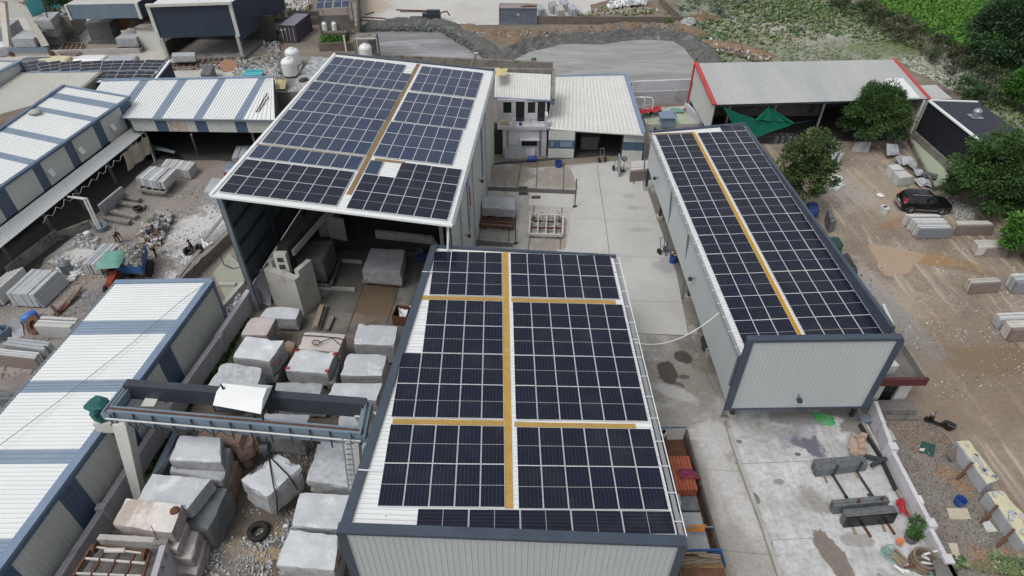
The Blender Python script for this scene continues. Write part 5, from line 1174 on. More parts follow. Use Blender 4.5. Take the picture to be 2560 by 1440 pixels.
mb=MB();mb.box((c0.x+1.0,c0.y-.03,1.0),(.8,.05,2.0));mb.build('door',M['glass_dark'],cb);mb=MB();mb.box((c0.x+1.95,c0.y-.02,1.4),(.75,.06,1.2));w_=mb.build('window',M['glass_dark'],cb)
mb=MB()
for x,z,sx,sz in ((1.55,1.4,.06,1.3),(2.35,1.4,.06,1.3),(1.95,2.02,.8,.06),(1.95,.78,.8,.06),(1.95,1.4,.05,1.2),(1.0,2.05,.9,.08)):mb.box((c0.x+x,c0.y-.06,z),(sx,.05,sz))
mb.build('window_frame',M['white_paint'],w_)
n2=thing('stone_hall','lower white roofed hall with a grey blue fascia beside the cream cabin','shed',(-66,100,0))
a,b=at(163,12,6.2),at(340,9,6.2);aa,bb=a+Vector((2,9,.8)),b+Vector((2,9,.8))
ribpart('roof_sheet',a,b,bb,aa,M['white_dirty'],n2,.35,.05)
ribpart('fascia_sheet',xy(a,4.2),xy(b,4.2),b,a,M['steel_blue'],n2,.35,.04,(0,-1,0));ribpart('wall_sheet',xy(b,4.2),xy(bb,4.2),bb,b,M['navy_sheet'],n2,.35,.04,(1,0,0))
barpart('corner_trim',[(xy(b,4.1),b)],M['cream_sheet'],n2,.4,.3);barpart('corner_trim',[(xy(a,4.1),a)],M['cream_sheet'],n2,.3,.3)
p0=at(200,104);mb=MB();mb.bar(xy(p0,1.9)+Vector((-1.4,0,0)),xy(p0,1.9)+Vector((-2.4,7,0)),.5,3.8);mb.bar(xy(p0,1.9)+Vector((-2.1,0,0)),xy(p0,1.9),.5,3.8);mb.build('side_wall',M['old_plaster'],n2)
mb=MB();mb.box((a.x+7,aa.y+.2,2.4),(16,.3,4.8));mb.build('rear_wall',M['dark_in_shade'],n2)
mb=MB();q=at(258,108);mb.box((q.x,q.y+1.5,1.6),(3.6,2.4,2.6));mb.box((q.x,q.y+1.2,.15),(4.2,3,.3));tag(mb.build('stone_cutter',M['granite_dark']),'dark block on a trolley under the lower white hall','machine')
mb=MB();q=at(285,62,2.5);mb.lathe(q+Vector((0,2,0)),[(1.4,0),(1.4,.2)],20,axis=(.2,-1,.25));tag(mb.build('saw_disc',M['rust']),'big rusty round saw disc inside the lower white hall','saw')
# gantry leg of the quarry crane, top left
gl_=thing('gantry_crane','rust streaked white gantry leg on a blue bogie beam at the top left','crane',at(70,125))
P0,P1=at(22,124,.9),at(122,122,.9);mb=MB();mb.bar(P0,P1,.7,.6);mb.build('bogie_beam',M['steel_blue'],gl_)
tp=at(28,0,6.6);mb=MB();mb.bar(P0+Vector((0,0,.3)),at(8,2,6.6),.8,.6);mb.build('leg',M['rust_light'],gl_);mb=MB();mb.bar(P1+Vector((-.3,0,.3)),at(46,0,6.8),.9,.6);mb.build('leg',M['rust_light'],gl_)
mb=MB();mb.bar(at(-40,-10,7.2),at(60,-6,7.2),.8,1);mb.build('girder',M['rust_light'],gl_)
mb=MB()
for s in (0,.35):
 mb.bar(at(5+s*10,40,4.6),at(12+s*10,128,.2),.05,.05)
mb.build('ladder',M['steel_dark'],gl_)
for P in (P0,P1):mb=MB();mb.lathe(P+Vector((.3,-.3,-.55)),[(.35,-.12),(.35,.12)],12,axis=(0,1,0));mb.build('wheel',M['rust'],gl_)
gw=thing('grey_shed','pale grey sheet wall of a shed behind the quarry crane leg','shed',at(30,60))
p,q=at(-30,45),at(72,45);ribpart('wall_sheet',xy(p,0),xy(q,0),xy(q,5),xy(p,5),M['grey_wall'],gw,.35,.04,(0,-1,0));r=q+Vector((3,9,0));ribpart('wall_sheet',xy(q,0),xy(r,0),xy(r,5),xy(q,5),M['teal_paint'],gw,.35,.04,(1,0,0));s=p+Vector((3,9,0));ribpart('roof_sheet',xy(p,5),xy(q,5),xy(r,5.5),xy(s,5.5),M['grey_sheet'],gw,.35,.04)
mb=MB();p,q=at(75,40),at(130,18);mb.bar(xy(p,.8),xy(q,.8),.3,1.6);mb.box(xy(at(122,28),1.8),(.8,.8,3.6));tag(mb.build('compound_wall',M['brown_wall']),'brown wall and pier behind the stacked blocks at the top left','wall')
mb=MB();p,q=at(-40,142),at(352,132);mb.bar(xy(p,.35),xy(q,.35),.25,.7);tag(mb.build('low_wall',M['conc']),'long low concrete wall in front of the quarry crane leg','wall')
mb=MB();mb.tube([at(108,4,7.5),at(122,55,3.4),at(152,112,.1)],[.05,.09,.05],6);tag(mb.build('chain_hoist',M['cable']),'long dark hoist cable slanting in front of the stacked quarry blocks','cable')

# ------------------------------------------------------------------ 15 tank terrace behind the tall sawing shed
tr=thing('tank_terrace','tiled rooftop terrace with two water tanks beside the sawing shed','building',at(740,230))
zt=4.4
P=[at(700,232,zt),at(790,232,zt),at(860,142,zt),at(740,150,zt)]
P=[at(690,228,zt),at(800,232,zt),at(845,145,zt),at(738,140,zt)]
mb=MB();mb.prism(P,0,zt);mb.build('wall',M['old_plaster'],tr)
# the terrace tiles are individual
_tr=random.Random(3)
tc=[mat('tile_white',(.55,.55,.54)),mat('tile_blue',(.3,.36,.43)),mat('tile_pink',(.48,.42,.38))]
mt=[]
for i,m in enumerate(tc):
 t_=MB();t_.hexa([(-.24,-.11,0),(.24,-.11,0),(.24,.11,0),(-.24,.11,0)],[(-.235,-.105,.03),(.235,-.105,.03),(.235,.105,.03),(-.235,.105,.03)])
 me=bpy.data.meshes.new('tile');me.from_pydata(t_.v,[],t_.f);me.materials.append(m);mt.append(me)
n=0;ux=(P[1]-P[0]).normalized();
ys=sorted(p.y for p in P)
y=ys[0]+.2;row=0
while y<ys[-1]:
 x=min(p.x for p in P)+(row%2)*.26
 while x<max(p.x for p in P):
  if inpoly(x,y,P) and inpoly(x+.3,y,P) and inpoly(x-.3,y,P) and n<298 and x>P[0].x+1.4:
   o=bpy.data.objects.new('tile',_tr.choice(mt[:1]*5+mt[1:2]*3+mt[2:]*2));COL.objects.link(o);o.parent=tr;o.location=Vector((x,y,zt+.005))-WL[tr.name];n+=1
  x+=.52
 y+=.28;row+=1
mb=MB();mb.box(at(727,178,zt)+Vector((0,.6,.1)),(2.2,3.4,.2),-.1);mb.build('tank_plinth',M['conc_dark'],tr)
def tank(name,P,r,h,label,grp=None):
 t=thing(name,label,'water tank',P,grp);mb=MB();pr=[(r,0)]
 for i in range(6):z=h*.78*(i+.5)/6;pr+=[(r*1.0,z-.05),(r*1.035,z),(r*1.0,z+.05)]
 pr+=[(r,h*.78),(r*.8,h*.9),(r*.35,h*.96)]
 mb.lathe(P,pr,20);mb.build('tank_body',M['plastic_white'],t,True)
 mb=MB();mb.lathe(P+Vector((0,0,h*.95)),[(r*.38,0),(r*.38,.1),(r*.2,.14)],14);mb.build('lid',M['plastic_white'],t,True)
 return t
tank('water_tank',at(727,186,zt+.2),.85,2.0,'ribbed white water tank, nearer of the pair on the tiled terrace','white water tanks')
tank('water_tank',at(736,160,zt+.2),.85,2.0,'ribbed white water tank, further of the pair on the tiled terrace','white water tanks')
tank('water_tank',at(917,150,3.4),.8,2.1,'white water tank standing alone beside the slurry pond','white water tanks')
mb=MB();p=at(917,150);mb.box((p.x+.3,p.y,1.7),(3,3,3.4));tag(mb.build('tank_tower',M['old_plaster']),'stained plinth carrying the lone tank beside the slurry pond','plinth')
mb=MB();p=at(897,138,3.4);mb.tube([p,p+Vector((0,0,2.2)),p+Vector((2.6,0,2.2)),p+Vector((2.6,0,.3))],.05,6);tag(mb.build('tank_pipe',M['pvc']),'white pipe loop over the lone tank by the slurry pond','pipe')
mb=MB();p=at(753,176,zt+.3);mb.tube([at(736,190,zt+.3),at(748,178,zt+.3),at(755,160,zt+.3),at(745,150,zt+1.6),at(733,146,zt+2.2)],.05,6);tag(mb.build('tank_pipe',M['pvc']),'white pipe running round the two terrace tanks','pipe')
mb=MB()
for k in range(9):
 p=at(706,150,zt).lerp(at(686,226,zt),k/8);mb.bar(p,p+Vector((0,0,1.1)),.04,.04)
for z in (.35,.7,1.1):mb.bar(at(706,150,zt+z),at(686,226,zt+z),.04,.04)
tag(mb.build('railing',M['steel']),'grey steel railing along the terrace edge by the tanks','railing')
mb=MB()
for k in range(8):
 p=at(690,229,zt).lerp(at(755,231,zt),k/7);mb.bar(p,p+Vector((0,0,.9)),.04,.04)
for z in (.3,.6,.9):mb.bar(at(690,229,zt+z),at(755,231,zt+z),.04,.04)
tag(mb.build('railing',M['galv']),'short pale railing at the front of the tiled terrace','railing')
mb=MB();p=at(757,203,zt);mb.lathe(p,[(.5,0),(.45,.2),(.2,.34)],9);mb.box(p+Vector((.3,.1,.2)),(.6,.5,.3),.4);tag(mb.build('rubbish_bag',M['grey_tarp']),'black rubbish bag lying on the terrace tiles','bag')
cloth('cover_sheet',[(688,200),(716,200),(712,222),(688,222)],zt+.5,M['plastic_yellow'],'yellowed plastic sheet crumpled at the terrace corner','sheet',-.2,8,3,wrinkle=.25)
cloth('cover_sheet',[(1238,170),(1270,172),(1262,188),(1236,190)],7.9,M['plastic_yellow'],'yellowed plastic sheet on the office roof corner','sheet',-.1,6,4,wrinkle=.15)
for i in range(2):
 mb=MB();mb.tube([at(1178+i*5,165,6.6),at(1188+i*5,132,9.2)],.09,6);tag(mb.build('vent_pipe',M['pvc']),('left of the two white pipes rising behind the sawing shed','right of the two white pipes rising behind the sawing shed')[i],'pipe','white pipes behind the sawing shed')
mb=MB();mb.bar(xy(at(960,195),1.6),xy(at(1380,215),1.6),.35,3.2);tag(mb.build('compound_wall',M['old_plaster']),'stained wall along the slurry pond behind the sawing shed and office','wall')
mb=MB();mb.bar(at(908,155,3.6),at(1180,172,3.4),.15,.15);tag(mb.build('water_pipe',M['pvc']),'long white pipe running along the pond wall','pipe')

# ------------------------------------------------------------------ 16 far walls, containers, neighbour plot
mb=MB();p,q=at(1342,60),at(1702,62);mb.bar(xy(p,.6),xy(q,.6),.3,1.3);r=at(1648,8);mb.bar(xy(q,.6),xy(r,.6),.3,1.3)
tag(mb.build('compound_wall',M['brown_wall']),'low brown wall round the far concrete yard beside the container','wall')
mb=MB();p,q=at(900,130),at(893,-20);mb.bar(xy(p,1.9),xy(q,1.9),.4,3.8);tag(mb.build('compound_wall',M['old_plaster']),'tall brown wall beside the slurry pond and solar canopy','wall')
mb=MB();mb.bar(xy(at(800,128),.6),xy(at(893,126),.6),.25,1.2);tag(mb.build('low_wall',M['brown_wall']),'low brown wall in front of the green weed patch','wall')
mb=MB();mb.bar(xy(at(620,64),.6),xy(at(800,62),.6),.25,1.3);mb.bar(xy(at(622,46),.6),xy(at(800,46),.6),.25,1.2);tag(mb.build('compound_wall',M['brown_wall']),'double brown wall behind the dark maroon container','wall')
mb=MB();p,q=at(803,88),at(880,86);mb.bar(xy(p,1.5),xy(q,1.5),.3,3.0);tag(mb.build('compound_wall',M['conc_dark']),'concrete wall behind the two small white drums','wall')
def container(P,rz,L,W,H,mside,mtop,label,doors=True):
 t=thing('shipping_container',label,'container',P);t.rotation_euler=(0,0,0);ca,sa=math.cos(rz),math.sin(rz)
 def tf(x,y,z):return P+Vector((ca*x-sa*y,sa*x+ca*y,z))
 n=22
 def side(x0,y0,x1,y1,outx,outy):
  A,B=tf(x0,y0,.15),tf(x1,y1,.15);o=Vector((ca*outx-sa*outy,sa*outx+ca*outy,0));mb=MB();mb.ribs(A,B,B+Vector((0,0,H-.3)),A+Vector((0,0,H-.3)),.28,.05,0,o,.4);mb.build('side_panel',[mside,mside],t)
 x,y=L/2-.05,W/2-.05
 side(-x,-y,x,-y,0,-1);side(x,-y,x,y,1,0);side(x,y,-x,y,0,1);side(-x,y,-x,-y,-1,0)
 mb=MB();mb.ribs(tf(-x,-y,H-.08),tf(x,-y,H-.08),tf(x,y,H-.08),tf(-x,y,H-.08),.5,.03);mb.build('top_panel',[mtop,mtop],t)
 mb=MB()
 for sx in (-1,1):
  for sy in (-1,1):mb.bar(tf(sx*L/2,sy*W/2,0),tf(sx*L/2,sy*W/2,H),.14,.14)
 for z in (.08,H-.06):
  for sy in (-1,1):mb.bar(tf(-L/2,sy*W/2,z),tf(L/2,sy*W/2,z),.12,.14)
  for sx in (-1,1):mb.bar(tf(sx*L/2,-W/2,z),tf(sx*L/2,W/2,z),.12,.14)
 mb.build('corner_frame',mside,t)
 return t,tf
p,q=at(1250,61),at(1341,62);cth,tf=container((p+q)/2+Vector((0,1.2,0)),math.atan2(q.y-p.y,q.x-p.x),6.06,2.44,2.6,M['cont_blue'],M['cont_top'],'faded blue container with a rusty pink top in the far concrete yard')
mb=MB();mb.box(tf(0,-1.25,1.6),(.5,.05,.35));mb.build('vent_grille',M['granite_mid'],cth)
mb=MB();mb.box(tf(1.6,0,2.72),(2.4,.9,.1),.1);mb.box(tf(1.9,-.2,2.82),(1.8,.4,.08),-.1);tag(mb.build('scrap_boards',M['wood']),'old boards lying on the faded blue container','boards')
p,q=at(706,107),at(749,107);ctm,tf=container(Vector(((p.x+q.x)/2+.3,p.y+3.0,0)),math.pi/2+math.atan2(0,1)-.14,6.06,2.44,2.6,M['cont_dark'],M['cont_dtop'],'dark maroon container with white door lettering beside the quarry rubble')
mb=MB()
for k in range(4):mb.bar(tf(-3.1,-.9+k*.6,.3),tf(-3.1,-.9+k*.6,2.3),.05,.05)
mb.box(tf(-3.12,.95,1.9),(.35,.04,.25));mb.box(tf(-3.12,.9,1.3),(.1,.04,.9));mb.box(tf(-3.12,.35,2.0),(.3,.04,.2));mb.build('door_marking',M['white_paint'],ctm)
# solar canopy beside the tall wall
sc=thing('solar_canopy','small solar panel canopy on thin posts beside the tall brown wall','canopy',at(835,30))
TL,TR,BR,BL=at(795,-12,4.4),at(880,-14,4.4),at(872,17,3.6),at(789,23,3.6)
pv_quad(sc,TL,TL.lerp(TR,.48),BL.lerp(BR,.48),BL,2,2,PV_OLD,.995,1.975,False);pv_quad(sc,TL.lerp(TR,.52),TR,BR,BL.lerp(BR,.52),2,2,PV_OLD,.995,1.975,False)
mb=MB()
for p in (BL,BR,TL,TR):q=p.lerp((TL+BR)/2,.12);mb.bar(xy(q,0),q+Vector((0,0,-.05)),.1,.1)
mb.build('post',M['steel'],sc)
for i,px in enumerate((817,841)):
 P=at(px,86);P=Vector((P.x,P.y-.4,.8));tank('water_drum',P,.42,1.25,('small white drum with a ribbed body, nearer the maroon container','small white drum with a pipe, nearer the tall brown wall')[i],'small white drums')
mb=MB();p,q=at(812,92),at(870,92);mb.bar(xy(p,.4),xy(q,.4),1.0,.8);tag(mb.build('drum_platform',M['brown_wall']),'brown ledge carrying the two small white drums','ledge')
mb=MB();mb.bar(xy(at(866,130),0),xy(at(866,130),2.4),.2,.2);tag(mb.build('marker_post',M['pvc']),'white post at the corner of the green weed patch','post')
br=thing('brick_hut','small red brown brick hut behind the rubble heap','hut',at(650,30))
p=at(650,32);mb=MB();mb.box((p.x,p.y,1.3),(2.6,2.4,2.6));mb.build('wall',mat('brown_brick',(.3,.16,.08),(.22,.12,.065),2,.9,grit=.3),br);mb=MB();mb.box((p.x,p.y,2.68),(2.9,2.7,.14));mb.build('roof',M['wood'],br)
lt=thing('sheet_shelter','tiny shelter with a white sheet roof in front of the brick hut','shelter',at(690,40))
p=at(688,44);ribpart('roof_sheet',Vector((p.x-1.2,p.y-1,2.4)),Vector((p.x+1.2,p.y-1,2.4)),Vector((p.x+1.3,p.y+1,3)),Vector((p.x-1.1,p.y+1,3)),M['white_sheet'],lt,.3,.05)
mb=MB()
for x in (-1,1):
 for y,z in ((-.8,2.4),(.8,2.9)):mb.bar((p.x+x,p.y+y,0),(p.x+x,p.y+y,z),.1,.1)
mb.build('post',M['wood'],lt)

# ------------------------------------------------------------------ 17 gantry crane over the block yard
gc=thing('gantry_crane','grey blue twin beam gantry crane with a white hoist canopy over the block yard','crane',(-15,22.5,0))
zG=6.0
RA,RB=at(322,972,zG),at(918,1020,zG);FA,FB=at(272,1032,zG),at(905,1088,zG)
mb=MB();mb.bar(RA,RB,.5,1.15);mb.build('rear_girder',M['steel_dark'],gc)
mb=MB();mb.bar(FA+Vector((0,0,-.1)),FB+Vector((0,0,-.1)),.42,1.0);mb.build('front_girder',M['steel_blue'],gc)
mb=MB();mb.bar(RA+Vector((0,0,.5)),RB+Vector((0,0,.5)),.1,.08);mb.bar(FA+Vector((0,0,.42)),FB+Vector((0,0,.42)),.1,.08);mb.build('hoist_rail',M['rust'],gc)
mb=MB();mb.bar(FA+Vector((0,-.4,.0)),FB+Vector((0,-.4,.0)),.06,.08);mb.build('conductor_bar',M['pvc'],gc)
for i in range(13):p=FA.lerp(FB,(i+.5)/13);mb=MB();mb.bar(p+Vector((0,-.25,.4)),p+Vector((.03,-.5,-.65)),.07,.07);mb.build('bracket',M['steel_dark'],gc)
mb=MB();pts=[]
for i in range(49):p=FA.lerp(FB,.02+.5*i/48);pts.append(p+Vector((0,-.46,-.05-.45*abs(math.sin(i*math.pi/6)))))
mb.tube(pts,.025,5);mb.build('festoon_cable',M['cable'],gc)
for A,B in ((RA,FA),(RB,FB)):
 mb=MB();mb.bar(A+Vector((0,.2,0)),B+Vector((0,-.3,0)),.5,.5);mb.bar(A+Vector((0,.2,.45)),B+Vector((0,-.3,.45)),.1,.1);mb.build('end_beam',M['steel_blue'],gc)
def leg(top,foot,w0,w1):
 mb=MB();d=Vector((1,0,0));e=Vector((0,1,0))
 mb.hexa([foot-d*w1/2-e*w1/2,foot+d*w1/2-e*w1/2,foot+d*w1/2+e*w1/2,foot-d*w1/2+e*w1/2],[top-d*w0/2-e*w0/2,top+d*w0/2-e*w0/2,top+d*w0/2+e*w0/2,top-d*w0/2+e*w0/2])
 return mb.build('leg',M['white_paint'],gc)
leg(at(305,1050,5.7),Vector((-22.0,20.9,.3)),.75,.5);leg(at(375,1003,5.6),Vector((-21.3,25.6,.3)),.75,.5)
leg(at(882,1098,5.7),Vector((-8.7,19.3,.3)),.75,.55);leg(at(905,1030,5.6),Vector((-7.9,24.6,.3)),.75,.55)
for x,y0,y1 in ((-21.7,20,26.6),(-8.3,18.6,25.6)):mb=MB();mb.bar((x,y0,.3),(x,y1,.3),.4,.4);mb.build('bogie_beam',M['steel_blue'],gc)
# ladder on the right leg
p0,p1=at(866,1092,5.8)+Vector((0,-.45,0)),at(884,1268,1.4)+Vector((0,-.45,0));mb=MB();sx=Vector((.42,0,0));dl=p1-p0
for s in (0,1):mb.bar(p0+sx*s+Vector((0,0,1)),p1+sx*s,.06,.06)
for i in range(15):q=p0.lerp(p1,i/14);mb.bar(q,q+sx,.04,.04)
mb.build('ladder',M['steel_blue'],gc)
# hoist trolley with its canopy
hc=[at(527,1008,7.0),at(652,1020,7.0),at(680,960,7.2),at(575,955,7.2)]
F0,F1=at(532,1013,6.9),at(652,1035,6.9);B0,B1=at(577,955,7.1),at(682,964,7.1)
T0,T1=F0.lerp(B0,.33)+Vector((0,0,.45)),F1.lerp(B1,.33)+Vector((0,0,.45));T2,T3=F1.lerp(B1,.68)+Vector((0,0,.5)),F0.lerp(B0,.68)+Vector((0,0,.5))
mb=MB();mb.quad(F0,F1,T1,T0);mb.quad(T0,T1,T2,T3);mb.quad(T3,T2,B1,B0);mb.add([F1,T1,T2,B1],[(3,2,1,0)]);mb.add([F0,T0,T3,B0],[(0,1,2,3)])
hcn=mb.build('hoist_canopy',M['white_sheet'],gc)
mb=MB()
for p in (F0,F1,B0,B1):mb.bar(xy(p,6.35),p,.07,.07)
hm=(F0+B1)/2;mb.box((hm.x,hm.y,6.55),(2.6,1.5,.2));mb.lathe((hm.x-.6,hm.y-.2,6.9),[(.3,-.7),(.3,.7)],12,axis=(1,0,0));mb.box((hm.x+1,hm.y,6.85),(.7,.8,.5))
mb.build('hoist_trolley',M['steel_dark'],gc)
mb=MB();p=at(575,1010,6.5);mb.bar(p,p+Vector((-.25,.3,1.3)),.05,.05);mb.bar(p+Vector((.35,.1,0)),p+Vector((-.25,.3,1.3)),.05,.05);mb.build('collector_arm',M['steel_dark'],gc)
HK=at(667,1128,3.1)
hkp=thing('hook_block','black pulley hook block hanging over the tilted stone','hook',HK)
mb=MB();mb.lathe(HK+Vector((-.28,0,.35)),[(.1,0),(.36,.05),(.36,.5),(.1,.55)],14,axis=(1,0,0));mb.bar(HK+Vector((0,0,-.05)),HK+Vector((0,0,.4)),.2,.2);mb.build('pulley',M['steel_dark'],hkp)
mb=MB();mb.tube([HK+Vector((0,0,0)),HK+Vector((0,0,-.2)),HK+Vector((.14,0,-.34)),HK+Vector((.05,0,-.46)),HK+Vector((-.12,0,-.36))],.06,6);mb.build('hook',M['steel_dark'],hkp)
mb=MB()
for dx in (-.3,-.2,.15,.25):mb.tube([HK+Vector((dx,0,.5)),Vector((HK.x+dx,hm.y,6.5))],.02,4)
mb.build('hoist_rope',M['cable'],hkp)
# operator cabin wrapped in teal net
cbn=at(266,1046,5.0);mb=MB()
rr=random.Random(2);base=[]
for i in range(9):
 for j in range(7):
  a_=6.283*i/9;z=j/6;r=(.58 if j<6 else .3)*(1+.5*mnoise.noise(Vector((i*1.7,j*1.9,0))));base.append(cbn+Vector((r*math.cos(a_),r*math.sin(a_),z*1.25+.3)))
mb.add(base,[(i*7+j,((i+1)%9)*7+j,((i+1)%9)*7+j+1,i*7+j+1) for i in range(9) for j in range(6)]+[tuple(i*7+6 for i in range(9))])
mb.build('control_box_cover',mat('teal_cover',(.02,.13,.13),(.015,.1,.1),3,.7,grit=.2),gc)
mb=MB();mb.box(cbn+Vector((.1,-.2,-.15)),(1.0,.8,.8));mb.build('control_box',M['cream_sheet'],gc)
# ------------------------------------------------------------------ stone blocks
def rough_block(top,th,m,name='stone_block',rough=.07,lean=.06,n=7,seed=0,parent=None,bot=None,round_=.10):
 # top: four corner points (far-left, far-right, near-right, near-left); a quarried block with uneven faces and worn edges
 c=sum(top,Vector((0,0,0)))/4
 if bot is None:
  rb=random.Random(seed)
  bot=[Vector((p.x+(p.x-c.x)*rb.uniform(-lean,lean*.6),p.y+(p.y-c.y)*rb.uniform(-lean,lean*.6),p.z-th)) for p in top]
 key={};vs=[];fs=[]
 def corner(i,j,k):  # i, j, k in 0..n : trilinear position, edges pulled in a little
  s,t,u=i/n,j/n,k/n
  T_=lerp4(top[3],top[2],top[1],top[0],s,t);B_=lerp4(bot[3],bot[2],bot[1],bot[0],s,t);p=B_.lerp(T_,u)
  ex=min(s,1-s)<1e-6;ey=min(t,1-t)<1e-6;ez=min(u,1-u)<1e-6;k_=ex+ey+ez
  cc=(c+sum(bot,Vector((0,0,0)))/4)/2
  q=Vector((p.x*1.1+seed*3.1,p.y*1.1,p.z*1.3));d=Vector((mnoise.noise(q),mnoise.noise(q+Vector((9,2,5))),mnoise.noise(q+Vector((3,7,1)))))
  q=q*3.3;d2=Vector((mnoise.noise(q),mnoise.noise(q+Vector((9,2,5))),mnoise.noise(q+Vector((3,7,1)))))
  p=p+d*rough+d2*rough*.35
  if k_>=2:
   nz_=mnoise.noise(q*.45+Vector((5,5,5)));amt=round_*(k_-1)*(.5+.9*abs(nz_)+(4.5*(nz_-.22) if nz_>.22 else 0))
   v=cc-p;v=Vector((v.x*ex,v.y*ey,v.z*ez));
   if v.length>0:p=p+v.normalized()*amt
  return p
 def vid(i,j,k):
  if (i,j,k) not in key:key[(i,j,k)]=len(vs);vs.append(corner(i,j,k))
  return key[(i,j,k)]
 for a in range(n):
  for b in range(n):
   fs.append((vid(a,b,n),vid(a+1,b,n),vid(a+1,b+1,n),vid(a,b+1,n)))
   fs.append((vid(a,b+1,0),vid(a+1,b+1,0),vid(a+1,b,0),vid(a,b,0)))
   fs.append((vid(a,0,b),vid(a+1,0,b),vid(a+1,0,b+1),vid(a,0,b+1)))
   fs.append((vid(a+1,n,b),vid(a,n,b),vid(a,n,b+1),vid(a+1,n,b+1)))
   fs.append((vid(0,a+1,b),vid(0,a,b),vid(0,a,b+1),vid(0,a+1,b+1)))
   fs.append((vid(n,a,b),vid(n,a+1,b),vid(n,a+1,b+1),vid(n,a,b+1)))
 mb=MB();mb.add(vs,fs)
 sd_={'light_grey_granite':'shaded_split_side','mid_grey_granite':'shaded_split_side','mottled_grey_granite':'shaded_split_side','pale_pink_granite':'shaded_split_pink','white_quartz_block':'shaded_split_pink'}.get(m.name)
 if sd_:mb.m=[0 if i%6<2 else 1 for i in range(len(fs))]  # side faces get the material with shade in its colour
 return mb.build(name,[m,M[sd_]] if sd_ else m,parent)
_bs=[0]
def blk(label,px,zt,th,m,rough=.07,lean=.06,group='granite blocks in the block yard',n=9,round_=.045):
 rough=rough*.8
 _bs[0]+=1
 o=rough_block([at(p[0],p[1],zt) for p in px],th,M[m] if isinstance(m,str) else m,'stone_block',rough,lean,n,_bs[0],None,None,round_)
 return tag(o,label,'stone block',group)
blk('grey granite block lying against the foot of the concrete saw pillar',[(669,765),(751,769),(740,799),(649,792)],1.35,1.2,'granite')
blk('smooth pale pink block, furthest left in the back row of the block yard',[(626,792),(691,794),(667,838),(601,837)],2.3,1.1,'granite_pink',.03)
blk('dull block under the smooth pale pink block',[(630,815),(690,818),(672,850),(604,850)],1.2,1.2,'granite_mid')
blk('grey block with red writing on its end, on top of a dark block',[(614,840),(711,851),(674,903),(580,892)],3.0,1.6,'granite')
blk('dark block beneath the grey block with red writing',[(625,880),(722,880),(690,955),(600,950)],1.4,1.4,'granite_dark')
blk('rough streaked grey block just behind the hoist canopy',[(554,906),(656,918),(640,985),(508,978)],2.9,1.6,'granite_speck',.1)
blk('second grey block wedged under the rough streaked one',[(600,965),(672,958),(660,1010),(600,1010)],1.35,1.3,'granite_mid',.1)
blk('pink block with a cable coiled on its top',[(761,829),(864,835),(846,880),(744,872)],2.3,2.2,'granite_pink',.05)
blk('brown boulder squeezed behind the grey block with red writing',[(712,850),(741,855),(728,884),(705,880)],1.5,1.4,'granite_brown',.14)
blk('grey block with red painted marks at its four top corners',[(739,872),(841,880),(818,934),(712,926)],2.3,1.3,'granite',.06)
blk('dark rough block leaning beside the red cornered block',[(840,900),(852,903),(838,960),(815,958)],1.5,1.5,'granite_dark',.14)
blk('largest clean grey block next to the rusty bin',[(894,808),(996,815),(985,865),(882,860)],2.1,1.9,'granite',.05)
blk('pale grey block beside the nearest shed roof, third from the rusty bin side',[(835,957),(957,957),(941,1001),(818,990)],2.3,2.1,'granite',.06)
blk('pale grey block between the rusty bin block and the crane girder',[(868,883),(969,885),(955,940),(849,939)],2.35,2.0,'granite',.05)
blk('grey block with white chiselled marks just behind the rear girder',[(692,955),(807,956),(799,993),(682,987)],2.3,2.2,'granite_mid',.12)
blk('white faced block between the two crane girders near the hook',[(663,1030),(776,1038),(752,1092),(634,1083)],2.0,1.9,'granite',.07)
blk('upper brown block under the front girder',[(500,1068),(612,1072),(600,1110),(492,1098)],2.7,1.2,'granite_brown',.12)
blk('chipped brown block beside the upper brown one',[(575,1088),(630,1085),(630,1112),(590,1128)],2.2,1.1,'granite_brown',.14)
blk('lowest brown block in the pile under the front girder',[(545,1110),(632,1102),(622,1140),(560,1150)],1.15,1.15,'granite_brown',.12)
blk('square topped light grey block crowning the stack in front of the girder',[(447,1087),(551,1092),(554,1157),(421,1150)],3.3,.85,'granite',.05,.03)
blk('middle block of the stack crowned by the square light grey one',[(470,1108),(578,1120),(556,1205),(420,1176)],2.4,.85,'granite_mid',.08)
blk('ridged reddish block at the bottom of the square topped stack',[(500,1135),(598,1150),(565,1238),(470,1215)],1.5,1.5,'granite_brown',.12)
blk('big grey block with a clipped corner above the dark layered block',[(379,1183),(529,1196),(468,1274),(340,1252)],3.2,1.0,'granite',.06)
blk('dark layered block beneath the clipped corner block',[(420,1215),(574,1220),(520,1325),(430,1310)],2.1,2.1,'granite_dark',.16)
blk('white and pink block with a rusty stain on its top',[(315,1245),(456,1260),(429,1334),(281,1311)],3.5,.95,'granite_white',.08)
blk('second block down under the rust stained block',[(335,1285),(470,1305),(444,1375),(330,1350)],2.5,.75,'granite_pink',.05)
blk('third block down under the rust stained block',[(390,1310),(502,1320),(478,1400),(390,1385)],1.75,.85,'granite_pink',.09)
blk('ground level block under the rust stained block',[(415,1345),(520,1345),(492,1440),(420,1430)],.9,.9,'granite_pink',.1)
blk('speckled block with a dark hole beside the crane ladder',[(793,1109),(912,1114),(890,1222),(764,1200)],2.1,1.2,'granite_speck',.09)
blk('slim pale block behind the speckled block by the crane leg',[(803,1092),(925,1094),(915,1118),(800,1112)],1.6,1.6,'granite',.05)
blk('long grey block behind the right crane leg',[(850,1028),(945,1028),(935,1062),(842,1070)],1.8,1.7,'granite',.06)
blk('low block under the speckled block',[(800,1180),(905,1180),(890,1245),(790,1230)],.95,.95,'granite_mid',.08)
blk('grey block in the middle of the right hand row below the speckled block',[(748,1229),(880,1237),(862,1325),(727,1317)],2.1,1.0,'granite',.06)
